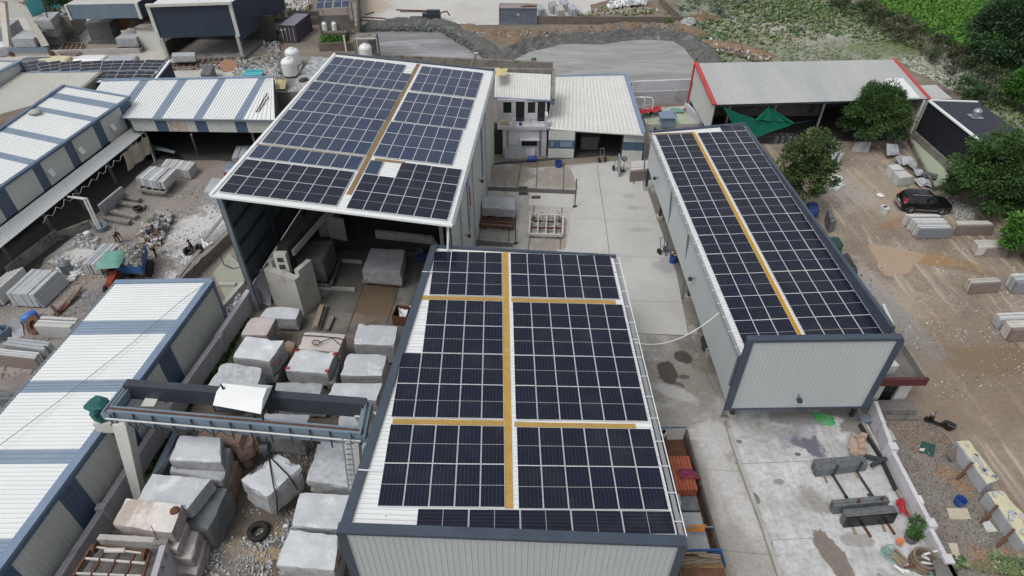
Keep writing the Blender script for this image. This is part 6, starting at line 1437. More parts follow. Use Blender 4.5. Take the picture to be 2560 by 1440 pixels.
blk('dark base block beneath the middle right hand block',[(760,1260),(885,1265),(860,1340),(750,1330)],1.05,1.05,'granite_dark',.08)
blk('nearest big grey block at the corner of the nearest shed, red letters on its end',[(723,1323),(848,1336),(836,1427),(688,1413)],2.3,1.15,'granite',.08)
blk('base block beneath the nearest big grey block',[(740,1360),(860,1360),(842,1450),(700,1440)],1.1,1.1,'granite_mid',.08)
blk('small broken stone lump beside the old tyre',[(708,1309),(723,1307),(722,1318),(705,1320)],.4,.4,'granite',.06,.1,'granite blocks in the block yard',4)
blk('long slim dark slab block lying along the boundary wall',[(432,1120),(446,1112),(402,1190),(385,1190)],.9,.8,'granite_dark',.06)
# the hanging block with its sling
tb=[at(692,1131,2.75),at(759,1163,2.85),at(665,1245,2.55),at(598,1199,2.5)]
bb_=[at(700,1190,1.0),at(764,1224,1.05),at(683,1293,.85),at(618,1253,.8)]
tag(rough_block(tb,1.5,M['granite_pink'] if False else M['granite'],'stone_block',.06,.05,7,77,None,bb_),'tilted grey block hanging from the crane hook in chains','stone block','granite blocks in the block yard')
mb=MB()
for pts in ((HK+Vector((0,0,-.4)),at(640,1170,2.75),at(624,1190,2.5)),(HK+Vector((0,0,-.4)),at(684,1215,2.8),at(692,1240,2.3),at(694,1285,1.0)),(HK+Vector((0,0,-.4)),at(722,1190,2.85),at(745,1225,1.6)),(HK+Vector((0,0,-.4)),at(655,1165,2.85),at(622,1184,2.7))):
 mb.tube(list(pts),.04,5)
tag(mb.build('sling_chain',M['cable']),'dark chain sling wrapped round the hanging block','chain')
# sawing shed blocks and trolleys
def trolley(label,px,z,m,h=.35,group='rail trolleys',nb=4):
 P=[at(p[0],p[1],z) for p in px];t=thing('rail_trolley',label,'trolley',xy((P[0]+P[2])/2,0),group);z0=z-.12
 mb=MB()
 for i in range(4):mb.bar(xy(P[i],z0),xy(P[(i+1)%4],z0),.18,.24)
 mb.build('frame',m,t)
 for i in range(1,nb):mb=MB();mb.bar(xy(P[0].lerp(P[1],i/nb),z0),xy(P[3].lerp(P[2],i/nb),z0),.13,.2);mb.build('cross_beam',m,t)
 for i in range(1,3):mb=MB();mb.bar(xy(P[0].lerp(P[3],i/3),z0+.03),xy(P[1].lerp(P[2],i/3),z0+.03),.12,.16);mb.build('long_beam',M['rust'],t)
 for s in (.12,.88):
  for r in (.06,.94):
   p=lerp4(*P,s,r);mb=MB();mb.lathe((p.x,p.y,max(.2,z0-.2)),[(.2,-.07),(.2,.07)],12,axis=(1,0,0));mb.build('wheel',M['rust'],t)
 return t,P
trolley('grey timber topped trolley under the dark block in the sawing shed',[(765,640),(850,648),(826,712),(735,703)],.5,M['conc_dark'])
o=blk('dark wet block with a streaked top on a trolley in the sawing shed',[(766,600),(833,601),(806,653),(739,647)],2.7,2.2,'granite_dark',.05,.03,'blocks in the sawing shed',8)
trolley('pale trolley under the block with red writing in the sawing shed',[(925,678),(1013,684),(1003,708),(906,700)],.5,M['wood_grey'])
blk('grey block with red writing on its front in the sawing shed',[(927,619),(1013,624),(1001,683),(903,675)],1.85,1.35,'granite_mid',.06,.02,'blocks in the sawing shed',8)
P=at(973,689,1.2);
def text_obj(body,size,mtx,m,name='lettering',depth=.012):
 cu=bpy.data.curves.new(name,'FONT');cu.body=body;cu.size=size;cu.align_x='CENTER';cu.align_y='CENTER';cu.extrude=depth
 o=bpy.data.objects.new(name+'_source',cu);COL.objects.link(o);dg=bpy.context.evaluated_depsgraph_get()
 me=bpy.data.meshes.new_from_object(o.evaluated_get(dg));bpy.data.objects.remove(o);bpy.data.curves.remove(cu)
 me.materials.clear();me.materials.append(m);me.transform(mtx);q=bpy.data.objects.new(name,me);return q
def put_text(parent,body,size,loc,X,Y,m,name='lettering',depth=.012):
 X=Vector(X).normalized();Y=Vector(Y).normalized();Z=X.cross(Y).normalized()
 mt_=Matrix((X,Y,Z)).transposed().to_4x4();q=text_obj(body,size,mt_,m,name,depth);COL.objects.link(q);q.parent=parent;q.location=Vector(loc)-WL[parent.name];return q
tgt=o
fr=bpy.data.objects['stone_block.%03d'%0] if 'stone_block.000' in bpy.data.objects else None
sq=[x for x in bpy.data.objects if x.get('label','').startswith('grey block with red writing on its front')][0]
put_text(sq,'S.FQ',.5,at(968,687,1.25)+Vector((0,-.1,0)),(1,.02,0),(0,0,1),M['red_paint'],'red_writing')
rw=[x for x in bpy.data.objects if x.get('label','').startswith('grey block with red writing on its end')][0]
c_=at(695,905,2.3);put_text(rw,'SM',.45,c_+Vector((.1,-.06,0)),(.25,1,0),(0,0,1),M['red_paint'],'red_writing')
nb_=[x for x in bpy.data.objects if x.get('label','').startswith('nearest big grey block')][0]
put_text(nb_,'RS',.4,at(845,1400,1.6)+Vector((.12,-.05,0)),(.1,1,0),(0,0,1),M['red_paint'],'red_writing')
rc=[x for x in bpy.data.objects if x.get('label','').startswith('grey block with red painted marks')][0]
for px,py in ((741,876),(836,886),(718,921),(817,928)):
 mb=MB();p=at(px,py,2.36);mb.box(p,(.3,.1,.03));mb.box(p+Vector((0,.14,0)),(.3,.05,.03));mb.build('paint_mark',M['red_paint'],rc)
pk=[x for x in bpy.data.objects if x.get('label','').startswith('pink block with a cable')][0]
mb=MB();pts=[at(757,838,2.4),at(805,841,2.4),at(845,845,2.4),at(862,850,2.4)];mb.tube(pts,.035,5)
mb.tube([at(790+10*math.cos(t*.5),856+6*math.sin(t*.5),2.4+.01*t) for t in range(26)]+[at(830,845,2.42),at(850,862,2.42)],.03,5);tag(mb.build('steel_cable',M['cable']),'dark cable coiled on the pink block','cable')
wb=[x for x in bpy.data.objects if x.get('label','').startswith('white and pink block with')][0]
mb=MB();mb.lathe(at(437,1277,3.5),[(.26,0),(.24,.07),(.1,.12)],9);mb.build('iron_stain',M['rust'],wb)
# concrete gang saw pillars
gs=thing('gang_saw','concrete pillared gang saw with a dark beam inside the sawing shed mouth','machine',(-18,40,0))
A_,B_=at(687,762),at(762,790);hP=4.15
ux=(B_-A_).normalized();uy=Vector((-ux.y,ux.x,0));L=(B_-A_).length
def wallbox(o,l,w,h,z0=0):
 q=[o,o+ux*l,o+ux*l+uy*w,o+uy*w];mb=MB();mb.hexa([xy(p,z0) for p in q],[xy(p,h) for p in q]);return mb
mb=wallbox(A_,L,.55,hP-.5);mb2=wallbox(A_+uy*.55,.4,1.5,hP);mb3=wallbox(A_+ux*(L-.4)+uy*.552,.4,1.5,hP)
for x,nm in ((mb,'front_pillar'),(mb2,'pillar_cheek'),(mb3,'pillar_cheek')):x.build(nm,M['conc'],gs)
P0=at(640,752);mb=MB();mb.hexa([P0,P0+Vector((1.3,-.7,0)),P0+Vector((1.4,-.6,0)),P0+Vector((.1,.1,0))],[xy(P0,2.6),xy(P0+Vector((1.3,1.6,0)),2.6),xy(P0+Vector((1.4,1.7,0)),2.6),xy(P0+Vector((.1,.1,0)),2.6)]);mb.build('side_wall',M['lilac_plaster'],gs)
ca_=A_+ux*(L*.42)+uy*.75
mb=MB();cw=.95
mb.box((ca_.x,ca_.y+.2,2.5),(cw,.5,5))
gcol=mb.build('guide_column',M['white_paint'],gs)
for z in (3.2,3.85,4.5):mb=MB();mb.box((ca_.x,ca_.y-.06,z),(.46,.04,.4));mb.build('column_hole_shade',M['dark_in_shade'],gcol)  # dark plates painted as the shade inside the column's holes
E_=at(772,540,3.6);F_=at(708,625,4.4)
mb=MB();mb.bar(F_+Vector((0,0,-.2)),Vector((F_.x+2.6,F_.y+10,4.2)),.9,1.3);mb.build('saw_frame_beam',M['dark_in_shade'],gs)
mb=MB();mb.bar(F_+Vector((.7,0,-.3)),Vector((F_.x+3.3,F_.y+10,4.1)),.18,.5);mb.bar(F_+Vector((-.65,0,-.3)),Vector((F_.x+2,F_.y+10,4.1)),.12,.5);mb.build('saw_frame_edge',M['conc'],gs)
mb=MB();q=at(800,592);mb.hexa([q,q+Vector((1.5,0,0)),q+Vector((1.5,2,0)),q+Vector((0,2,0))],[xy(q,5.6)+Vector((.1,0,0)),xy(q,5.6)+Vector((1.8,.3,0)),xy(q,5.6)+Vector((1.8,2,0)),xy(q,5.6)+Vector((.1,2,0))]);mb.build('rear_pillar',M['conc'],gs)
mb=MB();p=at(829,605);mb.box((p.x+.6,p.y+.4,1.2),(1.7,.12,2.4),-.3);tag(mb.build('stone_slab',M['slab_pale']),'pale slab standing in the gloom of the sawing shed behind the dark block','slab')
mb=MB();mb.bar(at(940,585,.4),at(1080,600,.4),.3,.8);mb.bar(at(1080,600,.35),at(1095,625,.35),.25,.7);tag(mb.build('low_wall',M['conc']),'low pale wall inside the sawing shed behind the red written block','wall')
mb=MB();mb.bar(at(840,650,.15),at(905,655,.15),.2,.3);mb.bar(at(790,718,.12),at(888,724,.12),.25,.24);tag(mb.build('floor_kerb',M['conc']),'low concrete kerbs on the sawing shed floor between the two trolleys','kerb')
for i,px in enumerate(((1050,640),(1053,652))):
 mb=MB();p=at(*px);mb.lathe(p,[(.27,0),(.33,.6),(.3,.6),(.25,.08)],14);tag(mb.build('drum',M['blue_plastic'] if i else M['steel']),('grey open drum by the sawing shed corner post','blue open drum by the sawing shed corner post')[i],'drum')
for i,(p,q,m) in enumerate((((804,766),(786,822),'wood_grey'),((815,766),(796,824),'wood_grey'),((832,792),(817,826),'wood_grey'),((806,764),(790,818),'wood'))):
 mb=MB();z=.18 if i<3 else .5;mb.bar(at(*p,z),at(*q,z),.32,.3);tag(mb.build('timber_beam',M[m]),('left of the two long timber beams in front of the saw pillar','right of the two long timber beams in front of the saw pillar','short grey timber beam lying apart near the saw pillar','timber beam laid on top of the long beams by the saw pillar')[i],'beam','timber beams by the saw pillar')
bn=thing('scrap_bin','rusty steel bin with white sacks beside the nearest shed roof','bin',at(1005,810));q=[at(981,795,.75),at(1020,800,.75),at(1030,772,.75),at(993,768,.75)]
mb=MB()
for i in range(4):a_,b_=q[i],q[(i+1)%4];mb.bar(xy(a_,.5),xy(b_,.5),.06,1.0)
mb.prism(q,.05,.1);mb.build('bin_body',M['rust'],bn)
cloth('sack',[q[3]+Vector((.1,-.1,.1)),q[2]+Vector((-.3,-.1,.1)),q[1]+Vector((-.2,.2,-.1)),q[0]+Vector((.5,.3,-.1))],0,M['plastic_white'],'crumpled white sacks stuffed in the rusty bin','sack',.2,8,5,wrinkle=.3)
# court: trolleys with block
trolley('rusty red trolley under the squat grey block in the court',[(1207,535),(1286,540),(1283,567),(1201,562)],.5,M['rust'])
blk('squat grey block on a rusty trolley in the middle of the court',[(1206,489),(1287,492),(1288,523),(1204,518)],1.55,1.0,'granite_mid',.07,.02,None)
trolley('empty rusty trolley with broken stones in the middle of the court',[(1326,535),(1408,537),(1406,586),(1323,583)],.55,M['rust_light'])
rubble('stone_chips',[(1330,540),(1400,540),(1398,580),(1328,578)],45,.08,.3,STONE,.48,21)
for i,(p,t_) in enumerate((((1437,517),447),((1289,609),531))):
 P=at(*p);h=at_h(0,t_,P);mb=MB();mb.bar(P,xy(P,min(h,3.2)),.09,.09);mb.box(P+Vector((0,0,.04)),(.4,.3,.08),.5);tag(mb.build('steel_post',M['steel_dark']),('dark upright post at the corner of the cover slab in the court','dark upright post beside the squat block trolley')[i],'post')
mb=MB();q=at(1340,493,.05);mb.box(q,(.9,.5,.05));tag(mb.build('drain_grate',M['rust']),'small rusty grate on the cover slab of the court','grate')
for i in range(2):
 mb=MB();q=at(1308,470+14*i,.03);mb.box(q,(.9,.5,.06));tag(mb.build('pit_opening',M['dark_in_shade']),('dark square opening in the trolley pit, further one','dark square opening in the trolley pit, nearer one')[i],'pit')  # flat dark plates painted as the shade of openings
mb=MB();mb.hexa([at(1393,633,.02),at(1476,637,.02),at(1474,628,.02),at(1392,624,.02)],[at(1393,633,.5),at(1476,637,.5),at(1474,628,.5),at(1392,624,.5)]);tag(mb.build('stone_slab_pack',M['slab_pale']),'white topped slab pack just behind the nearest shed roof edge','slab')
# bucket, drum, scissor cart, fan
mb=MB();p=at(1396,416);mb.lathe(p,[(.38,0),(.42,.6),(.38,.6),(.34,.05)],16);tag(mb.build('open_drum',M['blue_plastic']),'cut open blue drum standing in front of the banded workshop','drum')
mb=MB();p=at(1330,397,.33);mb.lathe(p+Vector((-.5,0,0)),[(.26,0),(.31,.06),(.31,.35),(.32,.38),(.32,.62),(.31,.65),(.31,.95),(.26,1.02)],16,axis=(1,.1,0));tag(mb.build('plastic_drum',M['blue_plastic'],None,True),'blue plastic drum lying on its side in front of the office','drum')
mb=MB();p=at(1216,412);mb.lathe(p,[(.3,0),(.32,.5),(.32,.95),(.25,1.0)],14);tag(mb.build('plastic_drum',M['blue_plastic']),'blue drum standing against the sawing shed wall by the office alley','drum')
def cart(P,label,rz=0.0,flip=1):
 t=thing('slab_cart',label,'cart',P,'two wheeled slab carts');ca,sa=math.cos(rz),math.sin(rz);tf=lambda x,y,z:P+Vector((ca*x-sa*y,sa*x+ca*y,z))
 for s in (-1,1):
  mb=MB();mb.lathe(tf(s*.35,0,.28),[(.1,-.06),(.28,-.06),(.28,.06),(.1,.06)],14,axis=(ca,sa,0));mb.build('wheel',M['tyre'],t)
 mb=MB();mb.tube([tf(-.3,0,.28),tf(.3,0,.28)],.04)
 for s in (-.22,.22):mb.tube([tf(s,0,.3),tf(s,.15,.9),tf(s,.3*flip,1.5)],.035)
 mb.tube([tf(-.22,.3*flip,1.5),tf(.22,.3*flip,1.5)],.035);mb.tube([tf(-.22,.1,.7),tf(.22,.1,.7)],.03);mb.tube([tf(0,0,.3),tf(0,-.6,.15)],.04);mb.build('frame',M['steel'],t);return t
cart(at(1505,405),'two wheeled cart parked on the drain in front of the workshop opening',.3)
cart(at(1541,425),'two wheeled cart holding the upright slab beside the fan',.1)
cart(at(1655,632),'dark two wheeled cart beside the narrow shed posts',.5);
mb=MB();q=at(1546,440);mb.hexa([q+Vector((-.02,-.3,.1)),q+Vector((.06,-.3,.1)),q+Vector((.1,1.4,.1)),q+Vector((.02,1.4,.1))],[q+Vector((-.02,-.2,1.9)),q+Vector((.06,-.2,1.9)),q+Vector((.1,1.4,1.9)),q+Vector((.02,1.4,1.9))]);tag(mb.build('stone_slab',M['slab_grey']),'single grey slab standing upright on the cart beside the fan','slab')
fan=thing('pedestal_fan','black pedestal fan standing in front of the banded workshop','fan',at(1558,428));P=at(1558,428)
mb=MB();mb.lathe(P,[(.28,0),(.26,.06),(.05,.1)],14);mb.tube([P,P+Vector((0,0,1.35))],.03);mb.build('stand',M['steel_dark'],fan)
mb=MB();mb.lathe(P+Vector((0,.05,1.5)),[(.1,.0),(.3,.05),(.33,.12),(.3,.2),(.05,.24)],16,axis=(-.4,-1,.1));mb.build('cage',M['steel'],fan)
mb=MB()
for k in range(3):a_=k*2.09;mb.box(P+Vector((math.cos(a_)*.13,-.1,1.5+math.sin(a_)*.13)),(.2,.02,.12),0)
mb.build('blade',M['white_paint'],fan)
bk=thing('waste_drum','blue drum heaped with coloured rags beside the narrow shed posts','drum',at(1681,655));P=at(1681,655)
mb=MB();mb.lathe(P,[(.3,0),(.34,.65)],14);mb.build('drum_body',M['blue_plastic'],bk)
rr=random.Random(4);mb=MB()
for k in range(22):a_=rr.uniform(0,6.28);r=rr.uniform(0,.26);mb.box(P+Vector((r*math.cos(a_),r*math.sin(a_),.68+rr.uniform(0,.16))),(rr.uniform(.1,.2),rr.uniform(.08,.16),.1),a_,rr.randrange(4))
mb.build('rags',[M['white_paint'],M['red_cloth'],M['tyre'],M['cream_cloth']],bk)
mb=MB()
for k in range(4):mb.lathe(at(1700+k*8,650+k*12,.25),[(.08,-.07),(.25,-.07),(.25,.07),(.08,.07)],12,axis=(.9,.3,.2))
mb.box(at(1706,655,.4),(.5,1.1,.2),.4);tag(mb.build('hand_truck',M['tyre']),'dark wheeled hand truck under the narrow shed beside the waste drum','cart')
mb=MB();P=at(1765,868);mb.box(P+Vector((0,0,.5)),(.6,.9,.5),.2,0);mb.lathe(P+Vector((-.3,-.3,.25)),[(.1,-.06),(.25,-.06),(.25,.06),(.1,.06)],12,axis=(1,.2,0));mb.box(P+Vector((0,.1,.85)),(.4,.5,.25),.3);tag(mb.build('compressor',M['steel_dark']),'dark machine on wheels under the narrow shed by the second last post','machine')
# hoses
mb=MB();rr=random.Random(8);pts=[]
for k in range(70):
 t=k/70*18;r=1+.35*math.sin(t*.7);pts.append(at(2062+24*r*math.cos(t)*(1 if k%3 else .8)+6*math.sin(t*.31),1047+9*r*math.sin(t+.5)+4*math.cos(t*.43),.06+.02*(k%4)))
pts=[at(2030,1018,.05),at(2030,1034,.05)]+pts+[at(2075,1068,.04)];mb.tube(pts,.045,5);tag(mb.build('garden_hose',M['hose_green'],None,True),'bright green hose coiled under the narrow solar shed front wall','hose')
mb=MB()
for k in range(3):mb.tube([at(1690+k*4+14*math.cos(t*.6),275+5*math.sin(t*.6+k),.7) for t in range(12)],.06,5)
tag(mb.build('green_hose',M['hose_teal']),'loops of green hose on the pump ledge','hose')

# ------------------------------------------------------------------ slab stacks: every slab is a part
_ss=[0]
def stack(label,TL,TR,FR,FL,zt,h,n,m,group=None,front=None,lean=.12,jit=.05,cat='slab stack',bearers=True,base=.08,gaps=()):
 # TL-TR is the length of the slabs (far side), TL->FL runs across the stack; slabs stand on edge
 _ss[0]+=1;rs=random.Random(_ss[0]*17)
 P=[at(*TL,zt),at(*TR,zt),at(*FR,zt),at(*FL,zt)]
 t=thing('slab_stack',label,cat,xy(sum(P,Vector((0,0,0)))/4,0),group)
 acr=(P[3]-P[0]);lg=(P[1]-P[0]).normalized()
 ln=Vector((acr.x,acr.y,0)).normalized()*(-lean*h)
 ws=[rs.uniform(.7,1.3) for i in range(n)];tot=sum(ws);s0=0
 for i in range(n):
  s1=s0+ws[i]/tot;g=(s1-s0)*(.07 if i not in gaps else .35)
  A,B,C,D=P[0].lerp(P[3],s0+g),P[1].lerp(P[2],s0+g),P[1].lerp(P[2],s1-g*.4),P[0].lerp(P[3],s1-g*.4);s0=s1
  e0,e1=rs.uniform(-jit,jit),rs.uniform(-jit,jit);dz=rs.uniform(-jit,jit*.4)
  top=[A+lg*e0+Vector((0,0,dz)),B+lg*e1+Vector((0,0,dz)),C+lg*e1+Vector((0,0,dz)),D+lg*e0+Vector((0,0,dz))]
  bot=[Vector((p.x,p.y,zt-h))-ln for p in top]
  mb=MB();mb.hexa(bot[::-1] if False else [bot[3],bot[2],bot[1],bot[0]],[top[3],top[2],top[1],top[0]])
  mm=(front if (front and i==n-1) else (m[i%len(m)] if isinstance(m,list) else m));mb.build('slab',M[mm],t)
 if bearers and zt-h>.03:
  for s in (.2,.8):
   a_=P[0].lerp(P[1],s)-ln;b_=P[3].lerp(P[2],s)-ln;d_=(b_-a_).normalized();mb=MB();mb.bar(xy(a_-d_*.25,(zt-h)/2),xy(b_+d_*.45,(zt-h)/2),.14,max(.04,zt-h-.004));mb.build('bearer',M['wood'],t)
 return t
g1='slab stacks on the dirt yard'
stack('stack of pale green slabs with black marks by the green channel',(2219,411),(2245,410),(2284,441),(2250,445),1.1,1.02,2,'slab_pale',g1,lean=0)
S_b=stack('widest white topped slab stack on the dirt yard beside the black car',(2267,533),(2343,533),(2385,572),(2306,573),1.2,1.1,9,['slab_pale','slab_pale','slab_grey'],g1,'slab_blue',-.05,.12,gaps=(2,6))
stack('stack of three long beige slabs nearest the bright bush',(2388,551),(2472,551),(2489,566),(2395,567),.95,.87,3,'slab_beige',g1,'slab_brown')
stack('stack of pale slabs behind a loose brown slab under the bright bush',(2436,599),(2513,598),(2524,613),(2447,618),.95,.87,4,'slab_beige',g1)
mb=MB();mb.hexa([at(2459,644),at(2516,643),at(2517,641),at(2460,642)],[at(2467,622,.75),at(2526,620,.75),at(2527,618,.75),at(2468,620,.75)]);tag(mb.build('stone_slab',M['slab_brown']),'loose brown slab leaning on the stack under the bright bush','slab')
stack('stack of beige slabs with a black scrawl in the middle of the dirt yard',(2420,697),(2492,693),(2507,707),(2433,711),1.0,.92,4,'slab_beige',g1,'slab_brown',gaps=(1,))
stack('stack of mixed grey and green slabs cut by the frame edge',(2526,684),(2600,682),(2618,704),(2545,707),1.15,1.07,4,['slab_pale','slab_grey','slab_grey'],g1,'slab_blue')
stack('slanting grey slabs, upper pair of the two stacks at the frame edge',(2490,782),(2590,778),(2600,796),(2503,799),.95,.87,4,['slab_pale','slab_grey'],g1)
stack('thick beige slab stack, lower pair of the two stacks at the frame edge',(2514,801),(2620,797),(2640,824),(2534,826),1.15,1.07,4,'slab_beige',g1,'slab_brown')
g2='cream covered slab rows on the gravel'
for i,(a_,b_,c_,d_,lab) in enumerate((((2390,1103),(2422,1102),(2495,1201),(2466,1211),'long slab row under a cream cover with a brown board leaning on it'),((2468,1230),(2506,1228),(2610,1345),(2560,1362),'long slab row under a cream cover at the lower frame corner'))):
 t=stack(lab,a_,d_,c_,b_,.95,.92,6,'slab_grey',g2,bearers=False,lean=0,jit=.03)
 A,B,C,D=at(*a_,.96),at(*b_,.96),at(*c_,.96),at(*d_,.96);n=12;mb=MB();vs=[]
 for u_ in range(n+1):
  for v_ in range(5):
   q=lerp4(A,B,C,D,.06+.92*v_/4,u_/n);vs.append(q+Vector((.06*mnoise.noise(q*1.7),0,.05+.06*mnoise.noise(q*2.5)-(.1 if v_ in (0,) else 0))))
 mb.add(vs,[(a2*5+b2,a2*5+b2+1,(a2+1)*5+b2+1,(a2+1)*5+b2) for a2 in range(n) for b2 in range(4)]);mb.build('cover_sheet',M['cream_cover'],t,True)
 rs=random.Random(i);mb=MB()
 for k in range(12):
  q=lerp4(A,B,C,D,rs.uniform(.2,.9),rs.uniform(.05,.95))+Vector((0,0,.12));s_=rs.uniform(.15,.4);mb.box(q,(s_,s_*.6,.04),rs.uniform(0,3))
 mb.build('stone_scrap',M['slab_grey'],t)
 for f in (.55,) if i==0 else (.3,.75):
  q=A.lerp(D,f);mb=MB();mb.bar(xy(q,.02)+Vector((-.7,-.4,0)),xy(q,1.15)+Vector((-.08,0,0)),.14,.1);mb.bar(xy(q,.06)+Vector((-.8,-.45,0)),xy(q,.06)+Vector((.1,0,0)),.12,.1);mb.build('prop',M['rust'],t)
mb=MB();mb.hexa([at(2383,1157),at(2408,1140),at(2410,1138),at(2385,1155)],[at(2366,1134,.8),at(2396,1112,.8),at(2398,1110,.8),at(2368,1132,.8)]);tag(mb.build('board',M['slab_brown']),'square brown board leaning on the covered slab row','board')
g3='dark rough slab stacks on the white dusted concrete'
SS1=stack('rough slab stack held by two dark uprights on the white concrete',(2033,1146),(2158,1137),(2172,1159),(2043,1175),.72,.64,8,'slab_rough',g3)
SS2=stack('middle rough slab stack behind the polished black face',(2078,1250),(2216,1238),(2226,1252),(2090,1267),.75,.67,6,'slab_rough',g3)
SS3=stack('rough slab stack with a polished black front slab',(2108,1274),(2236,1262),(2244,1284),(2118,1295),.95,.87,8,'slab_rough',g3,'slab_black')
for t_,pts,m in ((SS1,((2080,1190,2078,1165),(2140,1182,2145,1150)),'steel_dark'),(SS2,((2132,1276,2134,1255),(2190,1270,2192,1250)),'rust')):
 for x0,y0,x1,y1 in pts:
  mb=MB();p=at(x0,y0);mb.bar(p,xy(p,1.0)+Vector((.1,.1,0)),.12,.12);mb.bar(xy(p,.06)+Vector((-.1,.9,0)),xy(p,.06)+Vector((.3,-1.7,0)),.14,.1);mb.build('rack_upright',M[m],t_)
g4='slab stacks in the stone yard'
stack('slab stack raised on a trolley in the middle of the stone yard',(374,414),(442,419),(408,455),(336,443),1.6,.95,7,['slab_grey','slab_pale'],g4,None,.1,.08,bearers=False) if False else None
def stack_x(label,A,B,C,D,zt,h,n,m,group,**k):  # slabs run along A->D, stacked from A to B
 return stack(label,A,D,C,B,zt,h,n,m,group,**k)
stack_x('slab stack raised on a trolley in the middle of the stone yard',(374,414),(442,420),(407,455),(336,444),1.7,.9,8,['slab_grey','slab_pale','slab_grey'],g4,lean=-.03,jit=.08,bearers=False)
trolley('timber trolley carrying the raised slab stack in the stone yard',[(365,450),(440,440),(412,480),(345,472)],.75,M['wood_grey'])
stack_x('slab stack just behind the raised one, nearest the rear striped shed',(415,396),(489,404),(470,426),(401,415),1.15,1.05,8,['slab_pale','slab_grey'],g4,lean=0,jit=.08)
stack_x('slab stack touching the rubble trailer',(256,608),(298,609),(243,663),(203,659),1.1,1.02,4,'slab_grey',g4,lean=0,jit=.04,gaps=(1,))
stack('three slab stack in front of the blue barrel',(108,785),(200,790),(173,819),(82,815),1.35,1.27,3,'slab_pale',g4,lean=-.05,gaps=(0,1))
stack('white dusted slab stack below the blue barrel',(22,841),(124,853),(106,874),(8,861),1.15,1.07,4,'slab_grey',g4,lean=-.05,jit=.1)
stack('slab stack with a dark polished front at the left frame edge',(-25,868),(96,880),(86,899),(-30,886),1.1,1.02,6,['slab_pale','slab_grey'],g4,'slab_brown',.1)
stack('small dark slab stack at the left frame edge by the striped roof',(-20,970),(20,975),(30,995),(-10,1000),1.0,.95,4,'slab_rough',g4)
t5=stack_x('large wet slab stack with leaning slabs on its side near the awning',(79,671),(143,677),(79,737),(12,733),1.5,1.3,5,'slab_grey',g4,lean=0,jit=.05,bearers=True)
for k in range(6):
 mb=MB();f=k/6;a_=at(143-0+k*2.6,677+k*3,1.45-.12*k);b_=at(79+k*2.6,738+k*3,1.45-.12*k);nrm=Vector((.09,.02,0))
 mb.hexa([xy(a_,.15)+nrm*2,xy(b_,.15)+nrm*2,xy(b_,.15)+nrm*3,xy(a_,.15)+nrm*3],[a_,b_,b_+nrm,a_+nrm]);mb.build('slab',M['slab_grey'],t5)
for k in range(5):
 mb=MB();a_=at(52-k*9+6,668+3*k,1.5);b_=at(-12-k*9,730+2*k,1.5);nrm=Vector((-.16,0,0));mb.hexa([xy(a_,.15),xy(b_,.15),xy(b_,.15)+nrm,xy(a_,.15)+nrm],[a_,b_,b_+nrm,a_+nrm]);mb.build('slab',M['slab_pale'],t5)
mb=MB();mb.hexa([at(258,538,.1),at(316,489,.1),at(320,490,.1),at(262,540,.1)],[at(243,513,1.5),at(301,466,1.5),at(305,467,1.5),at(247,514,1.5)]);tag(mb.build('stone_slab',M['slab_grey']),'single large grey slab leaning beside the timber bed in the stone yard','slab')
mb=MB();mb.hexa([at(27,828,.05),at(55,814,.05),at(60,840,.05),at(32,848,.05)],[at(25,806,.6),at(34,790,.6),at(55,812,.2),at(34,838,.2)]);tag(mb.build('stone_slab',M['slab_grey']),'square slab piece tilted beside the blue barrel','slab')
for i,(p,q) in enumerate((((262,545),(325,556)),((278,528),(342,543)),((292,505),(362,517)),((312,492),(350,500)))):
 mb=MB();mb.bar(at(*p,.3),at(*q,.3),.5,.28);tag(mb.build('timber_sleeper',M['wood_grey']),('nearest grey sleeper of the timber bed in the stone yard','second nearest grey sleeper of the timber bed in the stone yard','second furthest grey sleeper of the timber bed in the stone yard','furthest short sleeper of the timber bed in the stone yard')[i],'sleeper','sleepers of the timber bed')
def tyre(P,r,label,ax=(0,0,1),w=None):
 w=w or r*.32;mb=MB();mb.lathe(P,[(r*.55,-w),(r*.85,-w*1.05),(r,-w*.6),(r,w*.6),(r*.85,w*1.05),(r*.55,w),(r*.5,w*.5),(r*.5,-w*.5),(r*.55,-w)],20,axis=ax);o=mb.build('old_tyre',M['tyre'],None,True);return tag(o,label,'tyre')
tyre(at(646,1329,.2),.62,'large black tyre lying in the puddles of the block yard');tyre(at(343,520,.45),.4,'tyre lying on the timber bed in the stone yard');tyre(at(396,540,.25),.5,'tyre under the heap of broken slabs in the stone yard')
tyre(at(470,628,.3),.42,'tyre behind the man in navy by the channel wall',(.5,-.6,.5));tyre(at(496,620,.3),.42,'tyre at the elbow of the man in navy',(-.5,-.6,.6));tyre(at(449,694,.15),.32,'small tyre on the channel wall above the striped roof')
mb=MB();mb.lathe(at(72,792,.4)+Vector((-.2,-.45,0)),[(.25,0),(.34,.05),(.34,.35),(.36,.38),(.36,.62),(.34,.66),(.34,1.0),(.25,1.05)],18,axis=(.45,.9,0));tag(mb.build('plastic_barrel',M['blue_bright'],None,True),'bright blue barrel tipped over beside the rusty ring','barrel')
mb=MB();mb.lathe(at(84,812,.55),[(.35,-.08),(.75,-.08),(.75,.08),(.35,.08),(.35,-.08)],20,axis=(-.3,-.7,.6));tag(mb.build('steel_ring',M['rust']),'rusty brown steel ring leaning by the blue barrel','ring')
for i,(px,py,r) in enumerate(((14,838,.5),(2,850,.4))):
 mb=MB();P=at(px,py);mb.lathe(P,[(r,0),(r,.7),(r*.85,.7),(r*.8,.05)],16);tag(mb.build('open_drum',M['steel_blue']),('larger pale blue drum at the left frame edge','smaller pale blue drum at the left frame edge')[i],'drum')
